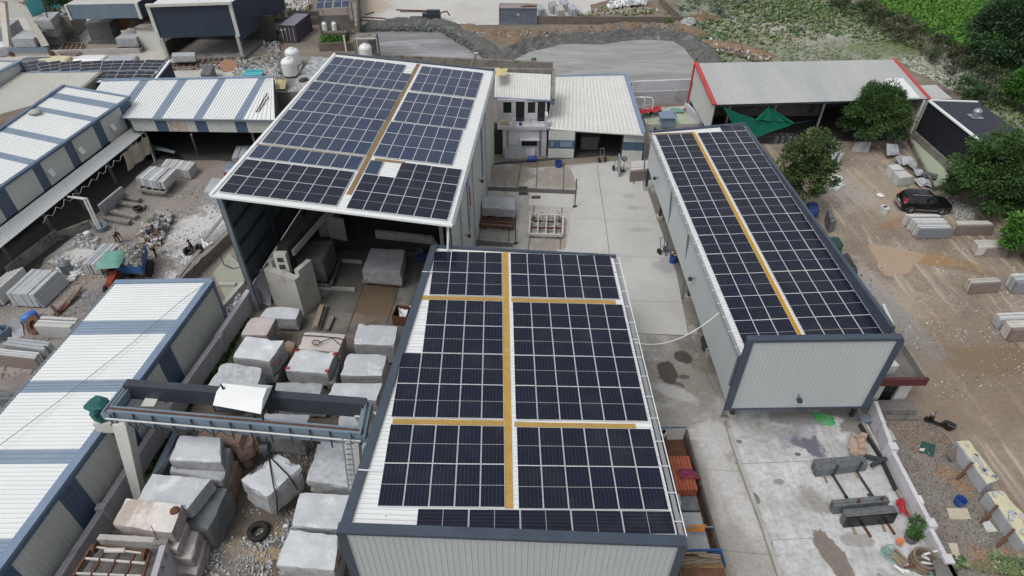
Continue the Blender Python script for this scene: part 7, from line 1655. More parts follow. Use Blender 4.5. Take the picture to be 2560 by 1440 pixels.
mb=MB();P=at(172,682);mb.lathe(P,[(.42,0),(.48,1.0),(.44,1.0)],16);mb.lathe(P+Vector((0,0,.98)),[(.5,0),(.35,.2),(.1,.3)],8);tag(mb.build('waste_drum',M['steel']),'grey drum overflowing with black rags beside the wet slab stack','drum')
for i,(px,py) in enumerate(((183,692),(178,700),(186,682))):
 mb=MB();mb.lathe(at(px,py,.12),[(.34,0),(.34,.14),(.1,.14)],14,axis=(.1*i,.3,1));tag(mb.build('grinding_disc',M['plastic_white']),('white grinding disc leaning lowest of the three by the grey drum','white grinding disc in front of the other two by the grey drum','white grinding disc closest to the grey drum')[i],'disc','white discs by the grey drum')
mb=MB();P=at(221,592);mb.lathe(P,[(.25,0),(.28,.5),(.1,.52)],12);tag(mb.build('white_bucket',M['plastic_white']),'white bucket standing alone below the awning','bucket')
mb=MB();P=at(255,575);mb.lathe(P,[(.5,0),(.62,.5),(.55,.5),(.4,.1)],16);tag(mb.build('plastic_tub',M['steel_blue']),'blue and white tub at the foot of the bent pipe frame','tub')
mb=MB();mb.tube([at(170,758,.3),at(203,718,.3)],.13,8);tag(mb.build('timber_pole',M['wood']),'round timber pole lying in the ditch by the striped roof','pole')
mb=MB();mb.bar(at(128,765,.05),at(146,790,1.0),.15,.1);mb.bar(at(147,782,.05),at(160,765,.6),.12,.1);mb.bar(at(140,788,.05),at(190,735,.3),.5,.1);tag(mb.build('steel_bracket',M['rust']),'rusty steel bracket sticking up beside the timber pole','bracket')
mb=MB();q=[at(522,480),at(548,492),at(565,450),at(538,440)]
P=[at(508,480,1.3),at(549,484,1.3),at(566,448,1.3),at(530,445,1.3)];mb.hexa([xy(p,0) for p in P],P);tag(mb.build('stone_block',M['granite_mid'],None),'grey block half hidden under the sawing shed roof edge','stone block')
mb=MB();P=[at(556,425,1.1),at(590,428,1.1),at(606,404,1.1),at(566,400,1.1)];mb.hexa([xy(p,.35) for p in P],[p-Vector((0,0,.3)) for p in P]);tb_=thing('small_cart','red cart under a blue tarpaulin by the sawing shed roof','cart',at(575,425));mb.build('cart_body',M['tractor_red'],tb_)
vs=[];mb=MB();n=8
for i in range(n+1):
 for j in range(n+1):q=lerp4(P[3],P[2],P[1],P[0],i/n,j/n);vs.append(q+Vector((0,0,.12*mnoise.noise(q*2)-.3*(max(abs(2*i/n-1),abs(2*j/n-1))>.95))))
mb.add(vs,[(i*(n+1)+j,i*(n+1)+j+1,(i+1)*(n+1)+j+1,(i+1)*(n+1)+j) for i in range(n) for j in range(n)]);mb.build('tarpaulin',M['steel_blue'],tb_,True)
stack_x('grey slabs standing in the shade under the rear striped shed beside the sawing shed',(590,366),(640,362),(632,392),(578,395),1.2,1.1,3,'slab_grey',g4,lean=0)
tl=thing('flat_trailer','low grey trailer parked in the shade of the rear striped shed','trailer',at(400,375));mb=MB();mb.hexa([at(375,371,.5),at(436,384,.5),at(438,378,.5),at(377,360,.5)],[at(375,371,1.1),at(436,384,1.1),at(438,378,1.1),at(377,360,1.1)]);mb.build('body',M['steel'],tl)
for px in (390,397):mb=MB();mb.lathe(at(px,380,.3),[(.1,-.1),(.3,-.1),(.3,.1),(.1,.1)],12,axis=(.9,.3,0));mb.build('wheel',M['tyre'],tl)
# stacked wall of dark slabs and covers behind the narrow shed
stack('grey slab bundle with a rusty prop standing beside the blue covered slabs',(2069,523),(2073,522),(2093,552),(2078,556),1.2,1.15,3,'slab_rough',g1,lean=.1,bearers=False)
def covered(label,px,z,m,seed):
 P=[at(*p,z) for p in px];o=rough_block(P,z,M[m],'covered_slabs',.14,.15,8,seed,None,None,.12);return tag(o,label,'covered slabs','covered slabs behind the narrow shed')
covered('slabs under a blue tarpaulin beside the sparse tree',[(2020,503),(2045,505),(2052,525),(2024,528)],1.2,'blue_plastic',3)
covered('slabs under a dark green tarpaulin behind the narrow shed',[(2070,592),(2098,590),(2112,612),(2080,620)],1.3,'green_tarp',5)
covered('slabs under a long black plastic cover behind the narrow shed',[(2100,638),(2122,628),(2148,675),(2128,690)],1.3,'grey_tarp',7)
covered('slabs under a grey plastic cover nearest the guard room',[(2126,695),(2142,690),(2168,728),(2148,738)],1.1,'grey_tarp',9)
# broken slabs by the channel
gb='broken slab pieces beside the green channel'
for i,(px,s_,rz,z,lab) in enumerate((((2222,392),1.5,.3,.9,'large rounded slab piece leaning at the top of the channel'),((2245,408),1.1,.8,.4,'square slab piece just below the rounded one'),((2262,412),1.2,.2,.5,'grey slab piece halfway down the broken row'),((2275,422),1.2,1.1,.45,'pale tilted slab piece above the pale green stack'),((2292,440),.9,.4,.4,'small slab piece behind the pale green stack'),((2300,462),1.3,.5,.3,'fan of flat slab pieces behind the black car'),((2318,466),1.1,1.2,.3,'second flat slab piece behind the black car'),((2312,448),.9,.2,.5,'dark broken piece on the channel edge'),((2328,452),.8,.9,.5,'darkest broken piece at the channel end'))):
 mb=MB();P=at(*px);M3=Matrix.Rotation(rz,3,'Z')@Matrix.Rotation(.7-.1*i,3,'X');q=[M3@Vector(v) for v in ((-s_*.6,-s_*.4,0),(s_*.5,-s_*.45,0),(s_*.6,s_*.3,0),(-s_*.3,s_*.5,0))];o3=P+Vector((0,0,z));nn=M3@Vector((0,0,.05))
 mb.hexa([o3+v for v in q],[o3+v+nn for v in q]);mb.hexa([o3+v*.8+nn*2+Vector((.1,.08,0)) for v in q],[o3+v*.8+nn*3+Vector((.1,.08,0)) for v in q]);tag(mb.build('broken_slab',M['slab_grey' if i<7 else 'slab_rough']),lab,'slab',gb)
def rack(label,px,tilt,m='slab_grey'):
 a_,b_=at(*px[0]),at(*px[1]);t=thing('slab_rack',label,'rack',(a_+b_)/2);d_=(b_-a_).normalized();nn=Vector((-d_.y,d_.x,0))*tilt
 mb=MB();mb.hexa([a_,b_,b_+nn*.1,a_+nn*.1],[xy(a_,1.3)+nn*.5,xy(b_,1.3)+nn*.5,xy(b_,1.3)+nn*.6,xy(a_,1.3)+nn*.6]);mb.build('slab',M[m],t)
 for f in (.2,.75):
  p=a_.lerp(b_,f);mb=MB();mb.bar(p-nn*.9,xy(p,1.2)+nn*.4,.1,.1);mb.bar(p-nn*.2,xy(p,1.2)+nn*.4,.1,.1);mb.bar(xy(p,.05)-nn*1.1,xy(p,.05)+nn*.8,.12,.1);mb.build('rack_leg',M['steel_dark'],t)
rack('pale slab propped on a black A frame rack in the dirt yard',((2060,398),(2094,412)),1)
mb=MB();mb.hexa([at(2010,352),at(2042,365),at(2044,363),at(2012,350)],[at(2018,322,1.0),at(2046,345,1.0),at(2048,343,1.0),at(2020,320,1.0)]);tag(mb.build('stone_slab',M['slab_grey']),'grey slab leaning on the white post of the red trimmed shed','slab')
mb=MB();mb.hexa([at(2048,360),at(2062,364),at(2064,358),at(2050,354)],[at(2050,342,.9),at(2064,346,.9),at(2066,340,.9),at(2052,336,.9)]);tag(mb.build('stone_slab',M['slab_pale']),'pale thick slab beside the white post of the red trimmed shed','slab')
for i in range(4):
 mb=MB();p=at(2128+i*10,378+i);q=at(2140+i*9,355,1.0);d_=Vector((.55,0,0));mb.hexa([p,p+d_,p+d_+Vector((0,.05,0)),p+Vector((0,.05,0))],[q,q+d_,q+d_+Vector((0,.05,0)),q+Vector((0,.05,0))]);tag(mb.build('stone_slab',M['slab_grey']),'one of four grey slabs fanned against the base of the round tree','slab','slabs fanned under the round tree')
for i,(x0,lab) in enumerate(((1935,'leftmost'),(1950,'middle'),(1965,'rightmost'))):
 mb=MB();p=at(x0,356);mb.box(p+Vector((0,0,.45)),(.14,1.0,.9),.2);tag(mb.build('stone_slab',M['slab_rough']),lab+' of three dark slabs below the green net','slab','dark slabs below the green net')
# quarry yard blocks (far)
gq='cut blocks in the quarry yard'
def qb(label,px,zt,th,m='granite_mid'):return blk(label,px,zt,th,m,.03,.02,gq,4,.04)
qb('top cut block of the tall stack at the top left',[(108,31),(148,29),(126,50),(82,52)],4.4,1.3);qb('middle cut block of the tall stack at the top left',[(114,46),(162,46),(138,70),(90,68)],3.0,1.35);qb('bottom cut block of the tall stack at the top left',[(115,62),(172,66),(148,88),(98,88)],1.6,1.55)
qb('flat topped cut block behind the crane bogie beam',[(55,76),(110,76),(82,97),(26,97)],2.5,1.25);qb('cut block beneath the flat topped one by the crane bogie',[(62,95),(120,95),(92,118),(36,118)],1.2,1.2)
qb('cut block stacked behind the crane leg',[(2,50),(46,48),(20,68),(-20,68)],3.0,1.4);qb('lower cut block behind the crane leg',[(8,66),(56,66),(30,88),(-20,88)],1.6,1.5);qb('cut block at the very left edge of the quarry yard',[(-30,102),(28,104),(30,116),(-40,122)],1.4,1.3,'granite')
qb('mottled cut block on a low trolley beside the cream cabin',[(305,83),(348,83),(340,96),(286,96)],2.0,1.3)
trolley('dusty low trolley under the mottled block by the cream cabin',[(300,112),(355,112),(352,122),(292,122)],.6,M['wood_grey'])
qb('dark smooth cut block on the pale trolley by the navy hall',[(430,131),(488,130),(487,140),(428,141)],1.8,.8)
mb=MB();P=[at(424,155,.8),at(482,154,.8),at(488,143,.8),at(430,143,.8)];mb.hexa([p-Vector((0,0,.12)) for p in P],P);tag(mb.build('stone_slab',M['slab_pale']),'flat pale slab lying on the trolley by the navy hall','slab')
trolley('dark timber trolley under the smooth block by the navy hall',[(432,150),(496,148),(490,166),(426,168)],.5,M['wood'])
trolley('empty timber trolley in front of the navy hall',[(512,142),(566,142),(552,164),(500,162)],.6,M['wood_grey'])
trolley('broken timber trolley beside the quarry crane leg',[(160,106),(206,106),(196,132),(146,130)],.5,M['wood'])
stack_x('small dark slab stack in the pale quarry yard behind the striped roof',(512,160),(534,163),(524,188),(500,184),1.5,1.4,4,'slab_rough',gq,lean=0)
for i,(px,m,lab) in enumerate((((88,150),'slab_rough','dark slab pack behind the distant solar roof'),((135,148),'cream_cover','cream covered slab pack behind the distant solar roof'),((225,146),'plastic_white','white plastic covered slab pack behind the distant solar roof'),((303,147),'granite_mid','grey slab pack behind the distant solar roof'))):
 P=at(*px,1.2);mb=MB();mb.box(P+Vector((0,0,-.6)),(4.0,2.0,1.2),.1);mb.hexa([P+Vector(v) for v in ((-2.0,-1,0),(1.9,-.9,0),(2.1,1,0),(-1.8,1.1,0))],[P+Vector(v) for v in ((-1.8,-.8,.2),(1.7,-.7,.12),(1.9,.8,.2),(-1.6,.9,.1))]);tag(mb.build('slab_pack',M[m]),lab,'slab pack','slab packs behind the distant solar roof')
mb=MB();P=at(572,165,.5);mb.lathe(P,[(1.15,-.1),(1.15,.05)],18,axis=(.2,-.5,.8));tag(mb.build('rusty_disc',mat('orange_rust',(.36,.2,.13),(.28,.15,.1),2,.8)),'orange rusty disc lying by the rubble in the quarry yard','disc')
mb=MB();P=at(632,184,.7);mb.box(P,(2.6,1.6,.1),.1);mb.box(P+Vector((0,.9,.12)),(2.2,.5,.1));tag(mb.build('sheet_cover',M['teal_paint']),'turquoise sheet lying behind the striped roof ridge','sheet')
mb=MB();
for s in (0,.5):mb.tube([at(608,108)+Vector((s,0,0)),at(623,76,1.6)+Vector((s,0,0))],.05)
for k in range(6):q=at(608,108).lerp(at(623,76,1.6),k/5);mb.tube([q,q+Vector((.5,0,0))],.04,5)
tag(mb.build('ladder',M['wood_grey']),'grey ladder leaning beside the navy hall','ladder')
mb=MB();P=at(652,66,.6);mb.hexa([P+Vector(v) for v in ((-1,-.6,0),(.6,-.9,0),(1,.5,.3),(-.4,.9,.3))],[P+Vector(v) for v in ((-1,-.6,.1),(.6,-.9,.1),(1,.5,.4),(-.4,.9,.4))]);tag(mb.build('white_sheet',M['plastic_white']),'white square sheet lying on the quarry rubble','sheet')
# far concrete yard slabs
gf='slab packs in the far concrete yard'
for i,(px,lab) in enumerate((((1352,38),'first slab pack right of the faded blue container'),((1382,30),'tall slab pack standing furthest back in the far yard'),((1410,24),'slab pack behind the widest one in the far yard'),((1398,40),'brownish slab pack nearest the brown wall'),((1430,38),'widest slab pack close to the brown wall'))):
 P=at(*px);t=thing('slab_pack',lab,'slab pack',P,gf)
 for k in range(3):mb=MB();mb.box(P+Vector((k*.42-.4,.2*k,.65)),(.36,3.0,1.3),.12);mb.build('slab',M['slab_grey' if i!=3 else 'slab_beige'],t)
mb=MB()
for (a_,b_) in (((990,24),(1085,27)),((1000,28),(1080,29)),((905,42),(965,46)),((900,50),(960,52)),((912,36),(935,30)),((1035,43),(1060,42))):mb.tube([at(*a_,.15),at(*b_,.15)],.09,5)
tag(mb.build('scrap_rods',M['rust']),'rusty rods and scrap lying on the far concrete yard','scrap')
sk=thing('scrap_machine','dark scrap machine with a bent arm by the slurry pond rim','machine',at(1085,52));P=at(1080,50)
mb=MB();mb.box(P+Vector((0,0,.6)),(3.0,1.0,1.0));mb.box(P+Vector((.3,.2,1.3)),(2.2,.7,.5));mb.box(P+Vector((-2.6,-.2,.3)),(2,.9,.5));mb.build('body',M['steel_dark'],sk);mb=MB();mb.tube([P+Vector((1.2,0,.6)),P+Vector((1.6,0,1.2)),P+Vector((2.6,0,1.4)),P+Vector((3,0,.7))],.12,6);mb.build('arm',M['rust'],sk)
mb=MB();mb.tube([at(1072,54,.6),at(1066,66,.3),at(1050,70,.1)],.12,6);tag(mb.build('green_hose',M['hose_teal']),'thick green hose hanging into the slurry pond','hose')
# slabs under the narrow shed far end
stack('pink and white slab stack at the far end of the narrow solar shed',(1578,404),(1625,400),(1630,425),(1577,430),1.2,1.12,6,['slab_pale','slab_beige'],None,'slab_brown',0)
# slab yard clutter
mb=MB();a_=[at(2150,1062,.2),at(2200,1140,.2),at(2240,1225,.2),at(2280,1300,.2)];mb.tube(a_[:3],.13,8);tag(mb.build('black_pipe',M['cable']),'long black pipe lying along the white boundary wall','pipe')
for i,(p,q,z,m,lab) in enumerate((((2150,1045),(2215,1170),.15,'wood_grey','longest old timber along the white boundary wall'),((2210,1165),(2300,1330),.15,'wood_grey','second old timber along the white boundary wall'),((2162,1140),(2205,1150),.5,'steel_dark','dark beam poking out by the boundary wall pier'),((2178,1164),(2215,1146),.6,'steel_dark','dark round beam crossing the boundary wall corner'))):
 mb=MB();mb.bar(at(*p,z),at(*q,z),.22,.2);tag(mb.build('timber_beam',M[m]),lab,'beam','beams along the white wall')
wl=thing('boundary_wall','white plastered wall with a stepped pier between the slab yard and gravel','wall',(26,20,0))
ln_=[Vector((24.0,27.4,0)),at(2212,1148),at(2306,1335),at(2350,1420),at(2420,1560)];hh=[1.3,1.15,.95,.9]
for i in range(4):mb=MB();mb.bar(xy(ln_[i],hh[i]/2),xy(ln_[i+1],hh[i]/2),.25,hh[i]);mb.build('wall_length',M['white_plaster'],wl);mb=MB();q=ln_[i+1];mb.box((q.x,q.y,hh[i]/2+.06),(.5,.5,hh[i]+.12));mb.build('pier',M['white_plaster'],wl)
cloth('tarpaulin',[(2120,1085),(2165,1085),(2170,1140),(2125,1135)],.5,M['tan_cloth'],'dusty pink tarpaulin crumpled on the slab yard floor','tarpaulin',-.25,14,6,wrinkle=.45)
cloth('red_sheet',[(2238,1245),(2258,1248),(2275,1290),(2248,1282)],.5,M['red_cloth'],'red cloth crumpled against the white boundary wall','cloth',-.2,10,8,wrinkle=.4)
cloth('orange_sheet',[(2240,1345),(2262,1350),(2258,1364),(2242,1362)],.3,mat('orange_cloth',(.6,.2,.1),(.5,.16,.08),3),'small orange cloth among the pipe scraps','cloth',-.15,7,9,wrinkle=.3)
rr=random.Random(12)
for i in range(12):
 mb=MB();x,y=rr.uniform(2180,2330),rr.uniform(1385,1438);a_=rr.uniform(-.5,1.2);L_=rr.uniform(20,60);m=rr.choice(['pvc','wood','steel','pvc','hose_teal','rust']);mb.tube([at(x,y,.15+.05*i),at(x+L_*math.cos(a_),y+L_*.6*math.sin(a_),.1+.05*i)],rr.uniform(.04,.1),7)
 tag(mb.build('scrap_pipe',M[m]),'one of the pipes in the scrap heap at the lower end of the white wall','pipe','pipes in the scrap heap')
mb=MB()
for k in range(4):
 pts=[at(2215+16*math.cos(t*.55+k)+t*.6+k*4,1375+14*math.sin(t*.5+k*2)+k*5,.15+.02*t) for t in range(14)];mb.tube(pts,.035,5)
tag(mb.build('hose_tangle',M['hose_teal']),'tangled grey green hoses by the clay ring','hose')
for k,(q0,q1) in enumerate((((2231,1375),(2262,1410)),((2236,1372),(2268,1405)),((2226,1382),(2255,1412)))):
 mb=MB();mb.bar(at(*q0,.35),at(*q1,.35),.22,.05);tag(mb.build('timber_plank',M['wood']),'one of three brown planks lying on the scrap heap','plank','planks on the scrap heap')
mb=MB();mb.lathe(at(2300,1412),[(.62,0),(.66,.25),(.62,.27),(.66,.5),(.62,.52),(.64,.8),(.52,.8),(.48,.1)],20);tag(mb.build('clay_ring',mat('clay',(.25,.19,.14),(.18,.14,.1),3,.9,grit=.3)),'brown stacked well rings at the lower end of the white wall','well ring')
mb=MB();mb.lathe(at(2274,1350),[(.3,0),(.38,.4),(.3,.4),(.2,.1)],12);tag(mb.build('plant_pot',M['conc_dark']),'dark planter pot below the small leafy plant','pot')
mb=MB();P=at(2360,1425,.5);mb.hexa([at(2335,1430),at(2375,1400),at(2420,1500),at(2360,1510)],[at(2330,1400,.9),at(2372,1392,.9),at(2425,1500,.9),at(2360,1510,.9)]);tag(mb.build('concrete_plinth',M['conc_dark']),'grey concrete plinth at the lower end of the white wall','plinth')
for i,(q,m,lab) in enumerate((([(2288,1240),(2302,1238),(2312,1258),(2298,1262)],'plastic_white','white tile sheet lying against the white wall'),([(2366,1270),(2418,1270),(2428,1298),(2376,1298)],'cream_cloth','largest plywood sheet lying on the gravel'),([(2453,1304),(2474,1302),(2494,1328),(2468,1330)],'slab_pale','pale broken sheet near the covered slab row'),([(2370,1357),(2393,1358),(2402,1400),(2386,1398)],'cream_cloth','L shaped plywood scrap lying low on the gravel'),([(2305,1102),(2340,1112),(2334,1142),(2296,1128)],'green_tarp','dark green mat lying on the gravel'),([(2300,1120),(2312,1121),(2310,1128),(2298,1126)],'slab_beige','small tile lying on the dark green mat'),([(2200,1070),(2226,1072),(2242,1100),(2214,1102)],'conc','concrete slab lying below the guard room steps'))):
 P=[at(*p,.06 if i!=5 else .12) for p in q];mb=MB();mb.hexa([p-Vector((0,0,.04)) for p in P][::-1],P[::-1]);tag(mb.build('flat_sheet',M[m]),lab,'sheet')
mb=MB();mb.lathe(at(2395,1260),[(.26,0),(.32,.5),(.29,.5),(.24,.05)],16);tag(mb.build('blue_bucket',M['blue_plastic']),'dark blue bucket standing on the gravel','bucket')
for i,(px,py) in enumerate(((2205,527),(2211,531))):
 mb=MB();mb.lathe(at(px,py),[(.28,0),(.3,.55),(.25,.55)],14);tag(mb.build('paint_bucket',M['slab_pale']),('further of two grey buckets on the dirt yard','nearer of two grey buckets on the dirt yard')[i],'bucket')
mb=MB();mb.lathe(at(2200,490),[(.3,0),(.38,.12),(.25,.2)],10);tag(mb.build('white_basin',M['plastic_white']),'white basin upside down on the dirt yard','basin')
# pallet like rail frame on the gantry pillar at the lower left
pl=thing('stone_trolley','rusty and white steel trolley frame standing on a walled bay at the lower left','trolley',at(290,1400,2.6),None)
zT=3.1
Q=[at(232,1362,zT),at(376,1380,zT),at(345,1480,zT),at(160,1480,zT)]
mb=MB()
for i in range(4):mb.bar(Q[i],Q[(i+1)%4],.12,.16)
mb.build('frame',M['rust'],pl)
for s in (.25,.5,.75):mb=MB();mb.bar(Q[0].lerp(Q[1],s),Q[3].lerp(Q[2],s),.09,.12);mb.build('long_beam',M['rust'],pl)
for s in (.3,.62):mb=MB();mb.bar(Q[0].lerp(Q[3],s),Q[1].lerp(Q[2],s),.09,.12);mb.build('cross_beam',M['rust_light'],pl)
mb=MB();mb.bar(Q[0]+Vector((.1,-.15,.1)),Q[1]+Vector((-.1,-.15,.1)),.08,.08);mb.lathe((Q[0]+Q[1])/2+Vector((-.2,-.15,.1)),[(.12,-.5),(.12,.5)],10,axis=(1,0,0));mb.build('axle',M['rust_light'],pl)
for p in (Q[0]+Vector((.2,-.15,.05)),Q[1]+Vector((-.2,-.15,.05)),Q[3]+Vector((.3,.3,.05))):mb=MB();mb.lathe(p,[(.12,-.1),(.22,-.1),(.22,.02),(.28,.05),(.28,.1)],14,axis=(1,0,0));mb.build('wheel',M['rust'],pl)
sgn=thing('sign_bay','grey concrete bay with slate blue lettering along its edge at the lower left','wall',at(300,1400))
R_=[at(246,1343,2.9),at(410,1352,2.9),at(372,1480,2.9),at(150,1480,2.9)]
mb=MB();mb.bar(xy(R_[0],2.65),xy(R_[1],2.65),.3,.6);mb.build('bay_wall',M['conc'],sgn)
mb=MB();mb.prism(R_,0,2.35);mb.build('bay_floor',M['conc_dark'],sgn)
d_=(R_[2]-R_[1]).normalized();mb=MB();mb.bar(xy(R_[1],1.45),xy(R_[2]+d_*3,1.45),.3,2.9);mb.build('sign_wall',M['lilac_plaster'],sgn)
mb=MB();mb.box(R_[1]+Vector((-.15,.05,.02)),(.75,.6,.12),.1);mb.build('debris_cap',M['old_plaster'],sgn)
mb=MB();mb.tube([R_[1]+Vector((-.3,0,.05)),R_[1]+Vector((-.45,.3,.95))],.02,5);mb.build('rebar',M['steel_dark'],sgn)
for i,ch_ in enumerate('WAR'):
 p=R_[1].lerp(R_[2],.74-.25*i)
 put_text(sgn,ch_,.62,xy(p,2.5)+Vector((-d_.y,d_.x,0))*.158,-d_,(0,0,1),M['sign_blue'],'lettering',.006)
# ------------------------------------------------------------------ black car
def car():
 A,B=at(2262,532),at(2362,538)  # wheels on the near side (rear, front)
 fw=(B-A).normalized();sd=Vector((-fw.y,fw.x,0));C=(A+B)/2+sd*.93
 t=thing('parked_car','black off road car parked beside the big slab stack on the dirt yard','car',C)
 tf=lambda x,y,z:C+fw*x+sd*y+Vector((0,0,z))
 # cross sections along the length: x, half width low, half width shoulder, z floor, z shoulder, z top, half width top
 prof=[(-2.35,.80,.84,.55,.95,.98,.78),(-2.28,.9,.94,.4,1.05,1.12,.82),(-1.95,.93,.96,.34,1.08,1.62,.7),(-1.6,.94,.96,.32,1.09,1.78,.68),(-.6,.95,.96,.32,1.1,1.82,.68),(.25,.95,.96,.32,1.1,1.78,.67),
   (.75,.95,.96,.32,1.1,1.5,.7),(1.1,.94,.95,.32,1.09,1.16,.8),(1.7,.93,.94,.33,1.02,1.09,.78),(2.15,.88,.9,.38,.9,.98,.7),(2.36,.74,.78,.5,.76,.82,.6)]
 vs=[];fs=[];k=10
 for x,wl,ws,zf,zs,zt,wt in prof:
  r=[(-wl,zf),(-ws,zf+.25),(-ws,zs),(-wt-.04,zt-.05),(-wt+.12,zt),(wt-.12,zt),(wt+.04,zt-.05),(ws,zs),(ws,zf+.25),(wl,zf)]
  vs+=[tf(x,y,z) for y,z in r]
 for i in range(len(prof)-1):
  for j in range(k):a=i*k+j;b=i*k+(j+1)%k;fs.append((a,b,b+k,a+k))
 fs.append(tuple(range(k-1,-1,-1)));fs.append(tuple((len(prof)-1)*k+j for j in range(k)))
 mb=MB();mb.add(vs,fs);o=mb.build('body',M['car_black'],t,True);recalc(o)
 sb=o.modifiers.new('bevel','BEVEL');sb.width=.03;sb.segments=2;sb.limit_method='ANGLE'
 for s in (-1,1):
  for x0,x1,z1 in ((-1.85,-1.2,1.52),(-1.1,-.25,1.62),(-.15,.62,1.56)):
   mb=MB();lo=.985;mb.hexa([tf(x0,s*.955,1.14),tf(x1,s*.955,1.14),tf(x1,s*.93,1.14),tf(x0,s*.93,1.14)],[tf(x0+.12,s*.775,z1),tf(x1-.12,s*.775,z1),tf(x1-.12,s*.75,z1),tf(x0+.12,s*.75,z1)]);mb.build('side_window',M['glass_dark'],t)
  mb=MB();mb.bar(tf(-1.7,s*.62,1.84),tf(.1,s*.62,1.84),.05,.05);mb.build('roof_rail',M['chrome'],t)
  mb=MB();mb.box(tf(.55,s*1.03,1.2),(.18,.18,.14));mb.build('side_mirror',M['car_black'],t)
  mb=MB();mb.bar(tf(-1.9,s*.965,.42),tf(1.9,s*.965,.42),.04,.12);mb.build('side_trim',M['steel'],t)
  mb=MB();mb.hexa([tf(-2.36,s*.6,.95),tf(-2.3,s*.93,.95),tf(-2.12,s*.965,1.0),tf(-2.2,s*.7,1.0)],[tf(-2.15,s*.6,1.45),tf(-2.12,s*.8,1.45),tf(-2.0,s*.82,1.45),tf(-2.05,s*.65,1.45)]);mb.build('tail_lamp',M['red_lamp'],t)
  mb=MB();mb.box(tf(2.28,s*.6,.78),(.2,.36,.14));mb.build('headlight',M['chrome'],t)
  for x in (-1.42,1.38):
   mb=MB();mb.lathe(tf(x,s*.9,.38),[(.24,-.12),(.37,-.12),(.385,-.06),(.385,.06),(.37,.12),(.24,.12)],22,axis=sd);w_=mb.build('wheel',M['tyre'],t,True)
   mb=MB();c_=tf(x,s*1.015,.38);mb.lathe(c_-sd*.02*s,[(.24,-.02),(.24,.01),(.2,.015)],16,axis=sd*s)
   for q in range(5):a_=q*1.2566;mb.bar(c_+sd*s*.015,c_+sd*s*.015+(fw*math.cos(a_)+Vector((0,0,math.sin(a_))))*.23,.05,.03)
   mb.build('rim',M['granite_mid'],w_)
 mb=MB();mb.hexa([tf(-2.24,-.66,1.12),tf(-2.24,.66,1.12),tf(-2.2,.66,1.12),tf(-2.2,-.66,1.12)],[tf(-1.99,-.58,1.6),tf(-1.99,.58,1.6),tf(-1.93,.58,1.6),tf(-1.93,-.58,1.6)]);mb.build('rear_window',M['glass_dark'],t)
 mb=MB();mb.hexa([tf(1.08,-.74,1.2),tf(1.08,.74,1.2),tf(1.04,.74,1.15),tf(1.04,-.74,1.15)],[tf(.3,-.62,1.79),tf(.3,.62,1.79),tf(.27,.62,1.75),tf(.27,-.62,1.75)]);mb.build('windscreen',M['glass_dark'],t)
 mb=MB();mb.box(tf(-2.4,0,.62),(.12,1.5,.18),math.atan2(fw.y,fw.x));mb.build('rear_bumper',M['chrome'],t)
 mb=MB();mb.box(tf(-2.385,0,.86),(.03,.5,.13),math.atan2(fw.y,fw.x));mb.build('number_plate',M['white_paint'],t)
 mb=MB();mb.box(tf(-.5,0,1.825),(1.1,.9,.02),math.atan2(fw.y,fw.x));mb.build('sunroof',M['glass_dark'],t)
car()
